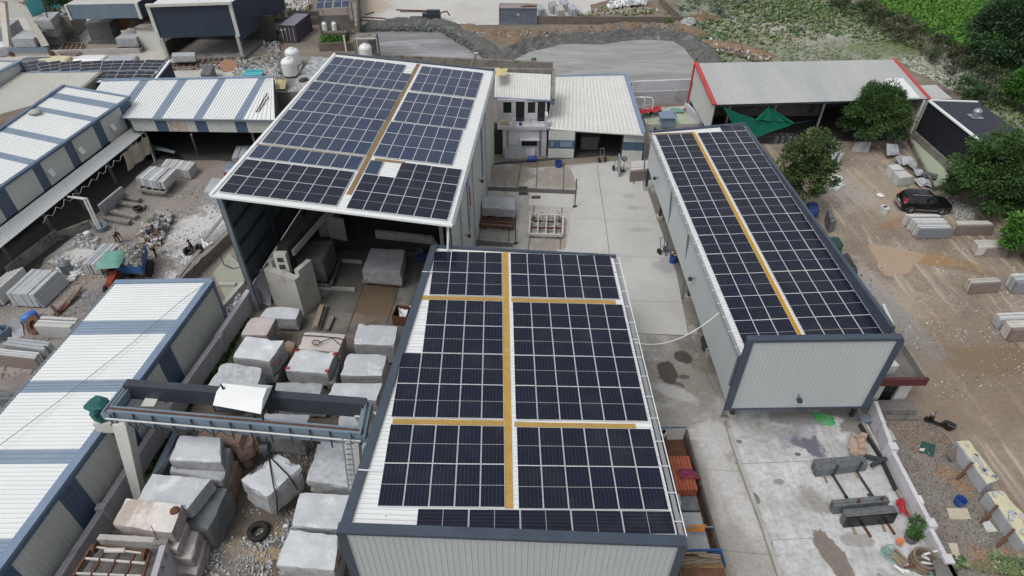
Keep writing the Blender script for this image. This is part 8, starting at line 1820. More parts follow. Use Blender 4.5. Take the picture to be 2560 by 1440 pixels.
# ------------------------------------------------------------------ scooter
def scooter():
 A,B=at(2312,1052),at(2372,1076);fw=(A-B).normalized();sd=Vector((-fw.y,fw.x,0));C=(A+B)/2
 t=thing('scooter','black motor scooter standing on the gravel by the guard room steps','scooter',C);tf=lambda x,y,z:C+fw*x+sd*(y+.18*z)+Vector((0,0,z))
 for x in (-.62,.62):
  mb=MB();mb.lathe(tf(x,0,.22),[(.12,-.05),(.2,-.06),(.23,0),(.2,.06),(.12,.05)],18,axis=sd);w_=mb.build('wheel',M['tyre'],t,True);mb=MB();mb.lathe(tf(x,0,.22),[(.11,-.045),(.11,.045)],12,axis=sd);mb.build('rim',M['steel'],w_)
 mb=MB();S_=[(-.98,.05,.5,.62),(-.8,.16,.36,.74),(-.45,.19,.3,.76),(-.2,.15,.28,.68),(-.1,.14,.24,.32),(.3,.14,.24,.31),(.42,.17,.26,.8),(.52,.12,.34,.92),(.66,.07,.36,.6)]
 vs=[];fs=[]
 for x,w_,z0,z1 in S_:vs+=[tf(x,-w_,z0),tf(x,w_,z0),tf(x,w_*.8,z1),tf(x,-w_*.8,z1)]
 for i in range(len(S_)-1):
  for j in range(4):a=i*4+j;b=i*4+(j+1)%4;fs.append((a,b,b+4,a+4))
 fs+=[(3,2,1,0),tuple(len(vs)-4+j for j in range(4))];mb.add(vs,fs);o=mb.build('body',M['car_black'],t);recalc(o)
 mb=MB();S_=[(-.85,.12,.76),(-.5,.16,.82),(-.2,.14,.78)];vs=[];fs=[]
 for x,w_,z in S_:vs+=[tf(x,-w_,z-.06),tf(x,w_,z-.06),tf(x,w_*.7,z+.03),tf(x,-w_*.7,z+.03)]
 for i in range(2):
  for j in range(4):a=i*4+j;b=i*4+(j+1)%4;fs.append((a,b,b+4,a+4))
 fs+=[(3,2,1,0),(8,9,10,11)];mb.add(vs,fs);mb.build('saddle',M['tyre'],t)
 mb=MB();mb.tube([tf(.62,0,.25),tf(.48,0,.95)],.035);mb.tube([tf(.4,-.34,1.02),tf(.48,-.1,.98),tf(.48,.1,.98),tf(.4,.34,1.02)],.025);mb.build('handlebar',M['steel_dark'],t)
 mb=MB();mb.box(tf(.56,0,.9),(.14,.2,.16));mb.build('headlight',M['chrome'],t);mb=MB();mb.tube([tf(.44,-.3,1.0),tf(.42,-.36,1.2)],.012,5);mb.tube([tf(.44,.3,1.0),tf(.42,.36,1.2)],.012,5);mb.build('mirror_stem',M['chrome'],t)
 mb=MB();mb.box(tf(.62,0,.42),(.4,.16,.06),math.atan2(fw.y,fw.x));mb.build('mudguard',M['car_black'],t)
 mb=MB();mb.bar(tf(-.95,.16,.7),tf(-.4,.2,.7),.03,.04);mb.build('side_stripe',M['chrome'],t)
scooter()
# ------------------------------------------------------------------ lorry beside the nearest shed
lr=thing('lorry','open bodied lorry loaded with slabs and red sections beside the nearest shed','lorry',at(1740,1250))
zb,zs=1.1,2.0
BR,FRt=at(1714,1076,zs),at(1800,1388,zs)
ax=(FRt-BR);ax=Vector((ax.x,ax.y,0));Lb=ax.length;ax.normalize();sd=Vector((ax.y,-ax.x,0))*1  # ax: towards the cab (near); sd: across
sd=-sd if sd.x>0 else sd;Wd=2.35
tf=lambda x,y,z:xy(BR,0)+ax*x+sd*y+Vector((0,0,z))
mb=MB();mb.hexa([tf(0,0,zb-.12),tf(Lb,0,zb-.12),tf(Lb,Wd,zb-.12),tf(0,Wd,zb-.12)],[tf(0,0,zb),tf(Lb,0,zb),tf(Lb,Wd,zb),tf(0,Wd,zb)]);mb.build('bed',M['rust'],lr)
mt_side=mat('rusty_lorry_board',(.13,.11,.1),(.09,.075,.065),1.5,.75,grit=.35,stain=(.2,.12,.08),st=.6)
for y in (0,Wd):
 for q in range(6):
  mb=MB();mb.bar(tf(Lb*q/6+.04,y,(zb+zs)/2),tf(Lb*(q+1)/6-.04,y,(zb+zs)/2),.07,zs-zb);mb.build('side_board',mt_side,lr)
mb=MB()
for y in (-.05,Wd+.05):
 for q in range(7):mb.bar(tf(Lb*q/6,y,zb-.1),tf(Lb*q/6,y,zs+.06),.08,.08)
 mb.bar(tf(0,y,zs+.05),tf(Lb,y,zs+.05),.1,.08)
mb.build('side_frame',mt_side,lr)
mb=MB();mb.bar(tf(0,0,zs+.3),tf(0,Wd,zs+.3),.06,.06);mb.bar(tf(Lb,0,(zb+zs)/2+.3),tf(Lb,Wd,(zb+zs)/2+.3),.1,zs-zb+.6);mb.build('end_board',M['truck_blue'],lr)
mb=MB();mb.hexa([tf(Lb+.15,.02,.6),tf(Lb+2.1,.02,.6),tf(Lb+2.1,Wd-.02,.6),tf(Lb+.15,Wd-.02,.6)],[tf(Lb+.15,.02,2.3),tf(Lb+2.1,.02,2.1),tf(Lb+2.1,Wd-.02,2.1),tf(Lb+.15,Wd-.02,2.3)]);cabo=mb.build('cab',M['ochre'],lr)
mb=MB();mb.hexa([tf(Lb+.85,.1,2.25),tf(Lb+2.05,.1,2.12),tf(Lb+2.05,Wd-.1,2.12),tf(Lb+.85,Wd-.1,2.25)],[tf(Lb+.85,.1,2.34),tf(Lb+2.05,.1,2.2),tf(Lb+2.05,Wd-.1,2.2),tf(Lb+.85,Wd-.1,2.34)]);mb.build('cab_roof',M['rust'],lr)
mb=MB()
for y in (.05,Wd-.05):mb.bar(tf(Lb+.15,y,2.45),tf(Lb+.85,y,2.45),.06,.3)
mb.build('roof_rack',M['truck_blue'],lr)
rr=random.Random(6);mb=MB()
for k in range(14):y=rr.uniform(.2,Wd-.9);p=tf(Lb+.2+rr.uniform(0,.55),y,2.42+.03*k);mb.bar(p,p+sd*rr.uniform(.8,1.5)+ax*rr.uniform(-.25,.25),.1,.05)
tag(mb.build('firewood',M['wood']),'old timber scraps piled on the lorry cab roof','timber')
for x in (1.2,2.3,Lb-.2,Lb+1.2):
 for y in (.25,Wd-.25):mb=MB();mb.lathe(tf(x,y,.5),[(.25,-.15),(.5,-.15),(.5,.15),(.25,.15)],16,axis=sd);mb.build('wheel',M['tyre'],lr)
mb=MB()
# load
for i in range(7):
 x0=2.0;mb=MB();y=.35+i*.2;mb.hexa([tf(2.1,y,1.75),tf(4.35,y,1.75),tf(4.35,y+.17,1.75),tf(2.1,y+.17,1.75)],[tf(2.1,y,2.35),tf(4.35,y,2.35),tf(4.35,y+.17,2.35),tf(2.1,y+.17,2.35)]) if i<6 else None
 if i<6:
  tag(mb.build('metal_section',M['orange_stack']),'one of six orange red metal sections loaded on the lorry','section','orange red sections on the lorry')
for i,(x0,x1,y0,y1,z1,m,lab) in enumerate(((2.0,5.1,1.35,1.5,2.0,'slab_grey','grey slab standing beside the red sections on the lorry'),(2.3,4.9,1.6,1.72,1.9,'slab_grey','slab standing against the lorry side board nearest the shed'),(4.0,5.2,.3,1.3,1.65,'slab_rough','dark slab bundle under the red sections on the lorry'),(5.3,Lb-.2,.3,1.55,1.6,'slab_grey','flat grey slab bundle behind the lorry cab'),(5.3,Lb-.2,1.7,1.85,1.75,'slab_pale','thin pale slab standing beside the flat bundle on the lorry'))):
 mb=MB();mb.hexa([tf(x0,y0,zb+.004),tf(x1,y0,zb+.004),tf(x1,y1,zb+.004),tf(x0,y1,zb+.004)],[tf(x0,y0,z1),tf(x1,y0,z1),tf(x1,y1,z1),tf(x0,y1,z1)]);tag(mb.build('slab_bundle' if i in (2,3) else 'stone_slab',M[m]),lab,'slab')
cloth('red_cloth',[tf(3.0,.5,2.45),tf(3.1,1.3,2.45),tf(3.7,1.2,2.45),tf(3.7,-.05,2.4)],0,mat('maroon_cloth',(.2,.03,.06),(.14,.02,.04),3),'maroon cloth thrown over the red sections on the lorry','cloth',-.05,10,11,wrinkle=.2)
mb=MB();mb.bar(tf(Lb-1.5,-.1,zs+.15),tf(Lb-1.45,Wd+.1,zs+.15),.08,.08);tag(mb.build('cross_pole',M['steel']),'grey pole laid across the lorry body','pole')
cloth('orange_cloth',[tf(Lb-1.6,.35,zs+.24),tf(Lb-1.55,1.9,zs+.24),tf(Lb-1.3,1.9,zs+.22),tf(Lb-1.2,.6,zs+.18)],0,mat('orange_yellow_cloth',(.5,.2,.03),(.4,.15,.02),3),'orange cloth wrapped on the pole across the lorry','cloth',.02,8,12,wrinkle=.12)
# ------------------------------------------------------------------ tractor with a rubble trailer
tt=thing('tractor','red tractor with a pale teal canopy in front of the rubble trailer','tractor',at(310,700))
P=at(302,705);fw=(at(290,712)-at(330,640)).normalized();sd=Vector((-fw.y,fw.x,0));tf=lambda x,y,z:P+fw*x+sd*y+Vector((0,0,z))
mb=MB();mb.hexa([tf(.1,-.32,.7),tf(1.6,-.28,.7),tf(1.6,.28,.7),tf(.1,.32,.7)],[tf(.1,-.32,1.3),tf(1.6,-.24,1.2),tf(1.6,.24,1.2),tf(.1,.32,1.3)]);mb.build('bonnet',M['tractor_red'],tt)
mb=MB();mb.box(tf(-.5,0,.7),(1.4,.6,.5),math.atan2(fw.y,fw.x));mb.box(tf(-.8,0,1.1),(.5,.5,.3),math.atan2(fw.y,fw.x));mb.build('chassis',M['steel_dark'],tt)
for s in (-1,1):
 mb=MB();mb.lathe(tf(-.7,s*.75,.65),[(.3,-.18),(.62,-.18),(.65,0),(.62,.18),(.3,.18)],18,axis=sd);mb.build('rear_wheel',M['tyre'],tt)
 mb=MB();mb.lathe(tf(1.3,s*.6,.36),[(.2,-.1),(.36,-.1),(.36,.1),(.2,.1)],14,axis=sd);mb.build('front_wheel',M['tyre'],tt)
 mb=MB();mb.bar(tf(-1.2,s*.75,1.38),tf(-.1,s*.75,1.3),.35,.06);mb.build('mudguard',M['tractor_red'],tt)
 for x in (-1.2,.5):mb=MB();mb.bar(tf(x,s*.68,.9),tf(x,s*.68,2.2),.05,.05);mb.build('canopy_post',M['steel_dark'],tt)
vs=[];mb=MB();n=8
for i in range(n+1):
 for j in range(n+1):x=-1.5+2.4*i/n;y=-.95+1.9*j/n;e=max(abs(2*i/n-1),abs(2*j/n-1));vs.append(tf(x,y,2.42-.28*max(0,e-.7)/.3+.04*math.sin(i*2)))
mb.add(vs,[(i*(n+1)+j,i*(n+1)+j+1,(i+1)*(n+1)+j+1,(i+1)*(n+1)+j) for i in range(n) for j in range(n)]);mb.build('canopy',M['teal_cloth'],tt,True)
tl2=thing('tractor_trailer','blue tractor trailer heaped with broken stone in the stone yard','trailer',at(335,655))
T=[at(298,618,1.7),at(362,614,1.7),at(352,668,1.7),at(284,664,1.7)]
for i in range(4):
 mb=MB();mb.bar(xy(T[i],1.35),xy(T[(i+1)%4],1.35),.08,.7);mb.build('side_board',M['truck_blue'],tl2)
mb=MB();mb.prism(T,.9,1.0);mb.build('bed',M['rust'],tl2)
for f in (.4,.65):
 p=T[1].lerp(T[2],f);mb=MB();mb.lathe(Vector((p.x+.15,p.y,.5)),[(.25,-.14),(.48,-.14),(.5,0),(.48,.14),(.25,.14)],16,axis=(1,.1,0));mb.build('wheel',M['tyre'],tl2);p=T[0].lerp(T[3],f);mb=MB();mb.lathe(Vector((p.x-.05,p.y,.5)),[(.25,-.14),(.5,-.14),(.5,.14),(.25,.14)],16,axis=(1,.1,0));mb.build('wheel',M['tyre'],tl2)
rubble('broken_stone',[xy(p.lerp(sum(T,Vector())/4,.06),0) for p in T],1500,.12,.34,[M['granite_mid'],M['wood_grey'],M['wood_grey'],M['granite_dark'],M['wood']],1.45,31,.9)

# ------------------------------------------------------------------ people
def person(label,foot,face,pose,shirt,trousers,h=1.68):
 f=Vector((math.cos(face),math.sin(face),0));s=Vector((-f.y,f.x,0));P=Vector(foot);k=h/1.7
 J=lambda a,b,c:P+(f*a+s*b)*k+Vector((0,0,c*k))
 t=thing('person',label,'person',P)
 bend=pose.get('bend',0);hip=pose.get('hip',.9);st_=pose.get('step',.12)
 pel=J(0,0,hip);ch=J(math.sin(bend)*.42,0,hip+math.cos(bend)*.42);nk=J(math.sin(bend)*.58,0,hip+math.cos(bend)*.58);hd=J(math.sin(bend*.9)*.78+.03,0,hip+math.cos(bend*.9)*.74)
 V=[pel,ch,nk,hd+Vector((0,0,-.04)),hd+Vector((0,0,.07))];Rr=[(.135,.11),(.15,.11),(.055,.055),(.085,.095),(.06,.07)];Ed=[(0,1),(1,2),(2,3),(3,4)]
 def chain(root,pts,rs):
  p=root
  for q,r in zip(pts,rs):V.append(q);Rr.append((r,r));Ed.append((p,len(V)-1));p=len(V)-1
  return p
 ft=[]
 for sg in (-1,1):
  d=st_*sg*pose.get('lead',1);kn=pose.get('knee',.06)
  hp=J(0,.1*sg,hip-.04);ank=J(d,.11*sg,.08);kne=J(d*.5+kn,.11*sg,hip*.52)
  chain(0,[hp,kne,ank,ank+f*.14*k+Vector((0,0,-.035))],[.085,.058,.042,.04]);ft.append((hp,kne,ank))
 arms=[]
 for sg,(el,ha) in zip((-1,1),pose['arms']):
  sh=nk+s*.18*sg*k+Vector((0,0,-.05));e=sh+(f*el[0]+s*el[1]*sg)*k+Vector((0,0,el[2]))*k;hnd=e+(f*ha[0]+s*ha[1]*sg)*k+Vector((0,0,ha[2]))*k
  w_=chain(1,[sh,e,hnd],[.062,.045,.034]);dr=(hnd-e).normalized();sx=dr.cross(s).normalized()
  palm=hnd+dr*.07;pi=chain(w_,[palm],[.034])
  for q in range(4):o_=sx*(.03-.02*q);chain(pi,[palm+o_+dr*(.04+.008*(q in (1,2))),palm+o_+dr*(.075+.012*(q in (1,2)))-s*sg*.015],[.0095,.008])
  chain(w_,[hnd+sx*.04+dr*.03,hnd+sx*.055+dr*.065],[.011,.009]);arms.append((sh,e,hnd))
 def skin(name,V,Ed,Rr,m,lv=1):
  L=WL[t.name];me=bpy.data.meshes.new(name);me.from_pydata([tuple(v-L) for v in V],Ed,[])
  o=bpy.data.objects.new(name,me);COL.objects.link(o);o.parent=t;WL[o.name]=L
  md=o.modifiers.new('skin','SKIN');md.use_smooth_shade=True
  for i,r in enumerate(Rr):me.skin_vertices[0].data[i].radius=r if isinstance(r,tuple) else (r,r)
  me.skin_vertices[0].data[0].use_root=True;me.materials.append(m);sb=o.modifiers.new('subdivision','SUBSURF');sb.levels=lv;sb.render_levels=lv
  return o
 skin('body',V,Ed,Rr,M['skin'])
 V2=[pel+Vector((0,0,.0)),ch,nk+Vector((0,0,-.05))];R2=[(.165,.135),(.185,.14),(.12,.1)];E2=[(0,1),(1,2)]
 for (a,b,c) in arms:
  V2+=[a,a.lerp(b,.85)];R2+=[(.085,.085),(.072,.072)];E2+=[(1,len(V2)-2),(len(V2)-2,len(V2)-1)]
 skin('shirt',V2,E2,R2,shirt)
 V3=[pel+Vector((0,0,.02))];R3=[(.165,.13)];E3=[]
 for a,b,c in ft:
  V3+=[a,b,c.lerp(b,.08)];n_=len(V3);R3+=[(.105,.105),(.078,.078),(.062,.062)];E3+=[(0,n_-3),(n_-3,n_-2),(n_-2,n_-1)]
 skin('trousers',V3,E3,R3,trousers)
 mb=MB();hc=hd+Vector((0,0,.06))-f*.015
 mb.lathe(hc,[(.098,-.05),(.106,0),(.1,.04),(.075,.08),(.03,.1)],14);mb.build('hair',M['hair'],t,True)
 for a,b,c in ft:mb=MB();mb.hexa([c+f*x+s*y+Vector((0,0,-.075)) for x,y in ((-.07,-.045),(.2,-.045),(.2,.045),(-.07,.045))],[c+f*x+s*y+Vector((0,0,-.0)) for x,y in ((-.06,-.04),(.12,-.04),(.12,.04),(-.06,.04))]);mb.build('shoe',M['tyre'],t)
 # face: nose, eyes, ears
 mb=MB();mb.box(hd+f*.1+Vector((0,0,.0)),(.035,.03,.045));
 for sg in (-1,1):mb.box(hd+s*.088*sg,(.03,.025,.05))
 mb.build('nose_and_ears',M['skin'],t)
 mb=MB()
 for sg in (-1,1):mb.box(hd+f*.088+s*.035*sg+Vector((0,0,.03)),(.02,.025,.014))
 mb.build('eyes',M['hair'],t)
 return t
DN=((.02,.05,-.29),(.06,.02,-.26))
person('person in a white shirt and dark trousers walking beside the rubble trailer',at(390,641),R(75),dict(step=.14,arms=(((-.08,.08,-.27),(.05,.02,-.26)),((.06,.1,-.27),(.12,.05,-.22)))),M['shirt_white'],M['trousers'])
person('person in a navy shirt standing by two old tyres near the channel wall',at(488,640),R(200),dict(step=.12,bend=.1,arms=(((.0,.14,-.24),(.16,-.08,-.16)),((.02,.12,-.26),(.18,-.04,-.16)))),M['shirt_navy'],M['trousers_tan'],1.7)
person('person in a dark maroon shirt bending over behind the rubble trailer',at(296,607),R(-35),dict(step=.14,bend=.95,hip=.86,knee=.12,arms=(((.1,.05,-.28),(.14,0,-.24)),((.06,.06,-.28),(.1,0,-.26)))),M['shirt_maroon'],M['trousers_tan'])
person('person in dark clothes crouching on the heap of broken slabs',at(375,592,.25),R(20),dict(step=.08,bend=.8,hip=.5,knee=.3,arms=(((.2,.05,-.22),(.2,0,-.18)),((.16,.06,-.22),(.2,0,-.2)))),M['shirt_navy'],M['trousers'])
person('person in a pale grey shirt standing behind the lorry at the shed edge',at(1650,1118),R(-80),dict(step=.05,arms=(DN,DN)),M['shirt_white'],M['trousers'])
# ------------------------------------------------------------------ trees and plants
def canopy(name,centre,rad,n,leaf,mats,seed,clumps=60,droop=.4,flat=.8,parent=None,aspect=2.2,core=.5):
 rnd=random.Random(seed);mb=MB();cs=[]
 while len(cs)<clumps:
  v=Vector((rnd.gauss(0,1),rnd.gauss(0,1),rnd.gauss(.25,1))).normalized()*rnd.uniform(core,1.0)**.6
  q=Vector((v.x*rad[0],v.y*rad[1],v.z*rad[2]))
  if v.z<-.6:continue
  q*=1+.34*mnoise.noise(v*1.7+Vector((seed,0,0)));cs.append((q,rnd.uniform(.55,1.25),rnd.randrange(len(mats))))
 per=n//clumps
 for q,s_,mi in cs:
  cr=.27*sum(rad)/3*s_;outd=q.normalized()
  for k in range(per):
   d=Vector((rnd.gauss(0,1),rnd.gauss(0,1),rnd.gauss(0,.8)));d=d.normalized()*rnd.random()**.45*cr
   p=centre+q+Vector((d.x,d.y,d.z*flat));o_=(outd*.7+d.normalized()*.8+Vector((rnd.gauss(0,.35),rnd.gauss(0,.35),rnd.gauss(0,.35)+.25-droop))).normalized()
   sdv=o_.cross(Vector((rnd.gauss(0,.5),rnd.gauss(0,.5),1))).normalized();l=leaf*rnd.uniform(.6,1.35);w_=l/aspect
   up=sdv.cross(o_)*l*.18
   m_=mi if rnd.random()<.75 else rnd.randrange(len(mats))
   mb.add([p,p+o_*l*.5+sdv*w_*.5+up,p+o_*l,p+o_*l*.5-sdv*w_*.5+up],[(0,1,2,3)],m_)
 return mb.build(name,mats,parent)
def tree(name,label,base,h,rad,n,leaf,mats,seed,trunk_r=.18,group=None,low=.32,**k):
 t=thing(name,label,'tree',base,group);c=base+Vector((0,0,h-rad[2]*.9));rnd=random.Random(seed)
 mb=MB();top=base+Vector((.1,.1,h*.55));mb.tube([base,base+Vector((.08,0,h*.2)),base+Vector((0,.1,h*.38)),top],[trunk_r*1.35,trunk_r,trunk_r*.85,trunk_r*.5],8);mb.build('trunk',M['bark'],t)
 for i in range(7):
  a_=i*.9+rnd.uniform(-.3,.3);st_=base+Vector((0,0,h*rnd.uniform(.28,.5)));e=c+Vector((math.cos(a_)*rad[0]*.75,math.sin(a_)*rad[1]*.75,rad[2]*rnd.uniform(-.3,.6)))
  m_=st_.lerp(e,.5)+Vector((0,0,.3));mb=MB();mb.tube([st_,m_,e],[trunk_r*.5,trunk_r*.32,trunk_r*.1],6);mb.build('limb',M['bark'],t)
 canopy('crown',c,rad,n,leaf,mats,seed,parent=t,**k);return t
M['bark']=mat('tree_bark',(.16,.12,.09),(.1,.08,.06),3,.9,grit=.3)
LF_=[leafmat('leaf_deep',(.022,.052,.014),(.034,.072,.02)),leafmat('leaf_mid',(.034,.076,.02),(.05,.1,.028)),leafmat('leaf_bright',(.05,.105,.024),(.07,.135,.034))]
LB=[leafmat('leaf_bush',(.04,.13,.02),(.07,.18,.03)),leafmat('leaf_lime',(.08,.19,.03),(.11,.23,.045))]
LS=[leafmat('leaf_sparse',(.045,.085,.03),(.07,.12,.04)),leafmat('leaf_olive',(.09,.12,.045),(.12,.15,.06)),leafmat('leaf_rusty',(.13,.12,.05),(.15,.13,.06))]
LD=[leafmat('leaf_shade',(.03,.065,.03),(.045,.09,.04)),leafmat('leaf_shade_mid',(.045,.1,.04),(.06,.12,.05))]
tree('feathery_tree','round feathery tree in front of the red trimmed shed',at(2172,356),6.0,(3.3,3.1,2.9),24000,.34,LF_,11,.2,None,clumps=90,aspect=3.2)
tree('feathery_tree','largest feathery tree beside the black car and the black shed',at(2460,522),7.0,(4.1,3.8,3.4),28000,.35,LF_,12,.25,None,clumps=105,aspect=3.2)
tree('sparse_tree','sparse olive leaved tree growing over the narrow solar shed edge',at(1978,528),7.8,(2.6,2.5,3.4),9500,.3,LS[:2],13,.13,None,clumps=70,aspect=1.8,core=.15)
tree('bright_bush_tree','bright green bushy tree at the frame edge behind the beige slabs',at(2556,640),3.7,(2.4,2.2,1.9),6000,.34,LB,14,.15,None,clumps=60,aspect=1.9)
tree('field_tree','big dark tree standing in the green crop field',at(2510,175),9.5,(6.0,5.6,5.0),14000,.5,LD,15,.35,None,clumps=110,aspect=2.0)
tree('bright_bush_tree','bushy tree behind the black shed at the frame edge',at(2550,276),4.9,(2.6,2.6,2.3),7000,.38,LB,16,.2,None,clumps=60,aspect=2)
tree('yard_tree','dark tree behind the quarry hall at the top left',at(172,42),4.5,(2.6,2.4,2.2),3000,.4,LD,17,.18,None,clumps=40)
pp=thing('leafy_plant','small glossy leafy plant growing by the white boundary wall','plant',at(2290,1338))
mb=MB();mb.tube([at(2290,1338),at(2291,1325,.6),at(2292,1320,1.2)],.03,5);mb.build('stem',M['bark'],pp)
for c_ in ((2292,1306,1.0),(2287,1333,.7)):canopy('foliage',at(*c_),(.34,.3,.3),170,.2,LB[:1]+LF_[1:2],18+int(c_[2]*10),clumps=14,parent=pp,aspect=2.2)
for i,(px,r,h,lab) in enumerate((((1745,38),4.2,3.2,'dark shrub thicket beyond the far brown wall, nearer the rubble'),((1790,14),4.6,3.6,'dark shrub thicket beyond the far brown wall, deeper in the scrub'),((1672,66),1.0,.9,'small round bush at the foot of the far brown wall'),((2400,240),2.6,1.8,'low spreading shrub behind the red trimmed shed'),((2440,262),2.4,1.6,'low shrub beside the spreading one behind the black shed'),((678,62),1.4,1.4,'small shrub beside the dark maroon container'),((1790,212),1.2,.7,'creeping weeds on the compound wall by the red trimmed shed'),((1335,170),.5,1.2,'thin plant sprouting from the office roof wall'))):
 P=at(*px);t=thing('shrub',lab,'shrub',P);mb=MB();mb.tube([P,P+Vector((0,0,h*.6))],.05,5);mb.build('stem',M['bark'],t);canopy('foliage',P+Vector((0,0,h*.55)),(r,r*.8,h*.6),900 if r>1.5 else 420,.34 if r>1.5 else .2,LD if i in (0,1,3,4,6) else LB,40+i,clumps=30,parent=t)
# hedge between scrub and crop: a run of shrubs
LH=[leafmat('hedge_green',(.06,.09,.04),(.085,.12,.055)),leafmat('hedge_brown',(.1,.085,.06),(.13,.11,.08)),leafmat('hedge_dark',(.035,.07,.03),(.05,.09,.04))]
hp=[(2085,-8),(2120,18),(2160,40),(2205,62),(2245,84),(2290,108),(2335,132),(2380,158),(2425,186),(2470,212),(2505,240)]
for i,px in enumerate(hp):
 P=at(*px);t=thing('hedge_shrub','one of the brownish shrubs of the hedge along the crop field','shrub',P,'shrubs of the field hedge')
 mb=MB();mb.tube([P,P+Vector((0,0,.8))],.06,5);mb.build('stem',M['bark'],t);canopy('foliage',P+Vector((0,0,.9)),(3.6,2.2,1.3),1100,.38,LH,60+i,clumps=26,parent=t)
tufts('crop',CROP,15000,.5,.95,.55,CR,1,None,.01,5)
tufts('scrub_weeds',SCRUB,3400,.2,.55,.45,GR,2,(.05,.05),.01,6)
tufts('scrub_weeds',SCRUB,7500,.06,.22,.28,GR,3,(.07,-.2),.01,4)
tufts('weeds',[(804,124),(868,124),(866,96),(808,98)],420,.4,.9,.5,[LB[0],GR[0]],4);tufts('weeds',[(655,110),(705,110),(700,72),(650,80)],160,.2,.6,.4,GR,5)
tufts('grass_verge',[(600,800),(618,800),(560,910),(520,960),(480,1010),(420,1100),(380,1185),(362,1178),(430,1050),(500,950),(560,860)],1500,.12,.34,.26,[GR[0],LF_[1]],6)
tufts('weeds',[(2360,1400),(2400,1395),(2420,1420),(2370,1424)],60,.1,.3,.3,GR,7);tufts('weeds',[(2480,1390),(2560,1400),(2560,1440),(2500,1440)],100,.1,.25,.3,GR,8);tufts('weeds',[(1790,205),(1715,215),(1730,222)],40,.2,.6,.4,GR,9)
tufts('weeds',[(1380,44),(1500,20),(1640,25),(1690,36)],160,.1,.4,.4,GR,19,(.3,.05))
# rubble and gravel
rubble('gravel',[(2200,1010),(2330,1050),(2400,1130),(2560,1330),(2600,1450),(2400,1450),(2230,1120),(2170,1020)],4500,.03,.09,[M['granite_mid'],M['wood_grey'],M['brown_wall'],M['granite_dark'],M['conc_dark']],.01,41)
rubble('stone_chips',[(600,1000),(760,1000),(830,1440),(470,1440),(520,1330),(600,1200)],1500,.04,.13,STONE,.014,42,0,(.6,.1))
rubble('stone_chips',[(620,1340),(760,1300),(720,1440),(480,1440),(540,1380)],500,.05,.2,STONE,.014,43,0,(.8,.0))
rubble('pebbles',[(1900,330),(2280,345),(2560,560),(2560,1000),(2340,1000),(2200,830)],3500,.04,.14,STONE+[M['wood_grey']],.006,44,0,(.3,.05))
rubble('marble_chips',[(2075,445),(2095,440),(2110,470),(2085,480)],240,.08,.26,[M['plastic_white'],M['granite']],.01,45,.3);rubble('marble_chips',[(2050,360),(2085,365),(2090,395),(2055,385)],140,.06,.22,[M['plastic_white'],M['granite']],.01,46)
rubble('slab_rubble',[(2380,500),(2440,520),(2430,560),(2385,545)],260,.06,.25,STONE,.01,47)
rubble('slab_rubble',[(350,600),(378,560),(405,535),(432,545),(420,575),(380,612)],520,.2,.6,STONE[1:]+[M['wood_grey'],M['granite_dark'],M['slab_grey']],.05,48,.6);rubble('waste_heap',[(350,590),(380,565),(415,585),(400,615),(365,620)],260,.12,.5,[M['wood'],M['granite'],M['cream_cloth'],M['granite_brown'],M['tyre']],.05,49,.4)
rubble('stone_chips',[(60,700),(300,540),(560,440),(560,640),(330,760),(180,850),(0,960),(0,800)],3600,.04,.16,STONE+[M['wood_grey']],.012,50,0,(.35,.0))
rubble('stone_chips',[(140,680),(215,690),(200,660),(150,660)],160,.08,.3,[M['plastic_white'],M['granite']],.012,51);rubble('slab_rubble',[(190,590),(250,600),(240,625),(185,615)],90,.15,.5,STONE,.012,52)
rubble('slab_rubble',[(575,790),(600,740),(612,748),(570,850),(545,875)],200,.1,.35,[M['plastic_white'],M['granite'],M['wood_grey']],.3,53,.5)
rubble('quarry_rubble',[(600,118),(660,70),(700,110),(700,150),(650,190),(580,195),(590,150)],2600,.1,.45,STONE+[M['granite_dark'],M['wood']],.02,54,0,(.2,-.05));rubble('quarry_rubble',[(590,178),(700,172),(700,196),(580,200)],700,.15,.45,[M['granite'],M['cream_cloth'],M['granite_mid']],.02,55)
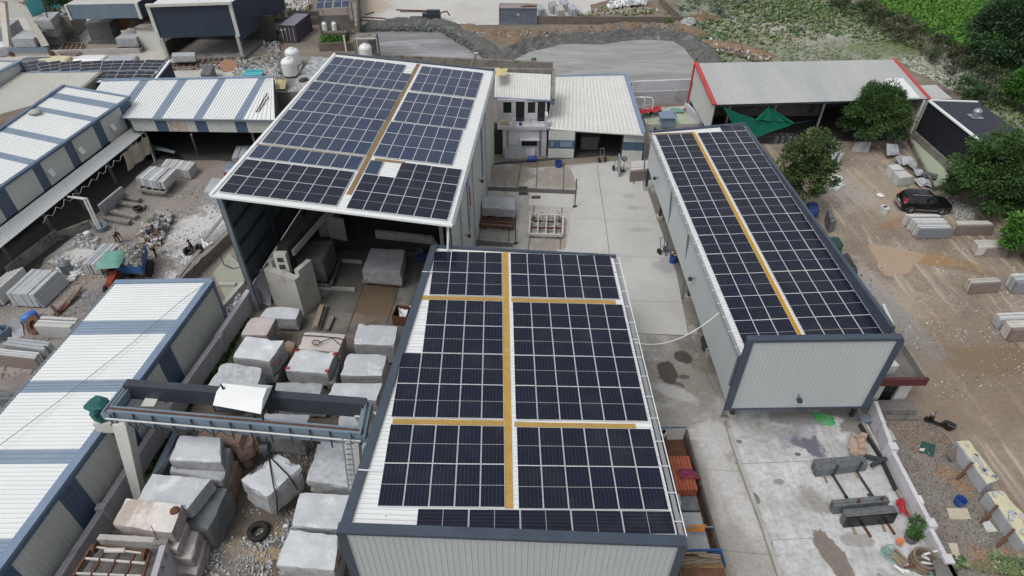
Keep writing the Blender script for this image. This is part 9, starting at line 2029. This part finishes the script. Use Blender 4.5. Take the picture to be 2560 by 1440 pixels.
rubble('rubble_heap',[(702,30),(735,6),(775,12),(770,32),(720,34)],420,.4,1.0,[M['cream_cloth'],M['granite_pink'],M['granite']],.1,56,1.6);rubble('rubble_heap',[(1515,16),(1560,6),(1620,4),(1615,16),(1530,24)],420,.3,.8,[M['plastic_white'],M['granite']],.05,57,.9)
sheet('red_soil_plot',ats([(1475,12),(1600,-20),(1655,20),(1690,34),(1480,40)]),.012,m_earth,.3)
rubble('rubble',[(1440,40),(1660,30),(1690,40),(1640,20),(1500,18)],500,.1,.35,[M['granite'],M['cream_cloth'],M['wood']],.02,58);rubble('rubble_heap',[(1700,62),(1728,50),(1738,66),(1712,76)],260,.2,.55,STONE,.1,59,.7)
rubble('rubble',[(1150,90),(1250,84),(1700,66),(1720,84),(1300,104)],600,.1,.3,[M['granite'],M['wood'],M['granite_dark']],.5,60);rubble('clods',[(905,78),(1090,66),(1160,95),(1230,150),(1250,180),(1200,140),(1100,80)],1200,.15,.5,[M['granite_dark'],M['conc_dark']],.15,61);rubble('clods',[(1260,150),(1330,112),(1500,100),(1690,92),(1740,120),(1660,86),(1480,92),(1300,112)],1300,.15,.5,[M['granite_dark'],M['conc_dark'],M['brown_wall']],.25,62)
rubble('clods',[(1765,95),(1800,115),(1930,150),(1900,160),(1790,130)],500,.15,.5,[M['brown_wall'],M['wood'],M['granite']],.3,63)

# hoses and pipe scraps on the channel wall
mb=MB();mb.tube([at(470,700,1.15),at(485,678,1.2),at(505,645,1.2),at(535,632,1.3),at(552,642,1.1),at(560,662,.6),at(585,672,.3),at(600,668,.3)],.045,6);tag(mb.build('black_hose',M['cable'],None,True),'black hose trailing over the channel wall beside the sawing shed','hose')
for i,(p,q) in enumerate((((508,605),(522,612)),((512,618),(532,606)),((505,598),(512,620)))):mb=MB();mb.tube([at(*p,1.2),at(*q,1.25)],.09,7);tag(mb.build('pipe_offcut',M['pvc']),'one of three white pipe offcuts lying on the channel wall','pipe','pipe offcuts on the channel wall')
mb=MB()
for k in range(3):mb.lathe(at(2160+k*22,1052+4*k,.05),[(.3-.05*k,0),(.34-.05*k,.3),(.2,.32)],10)
tag(mb.build('blue_bundle',M['steel_blue']),'dusty blue bundle under the front wall of the narrow shed','bundle')
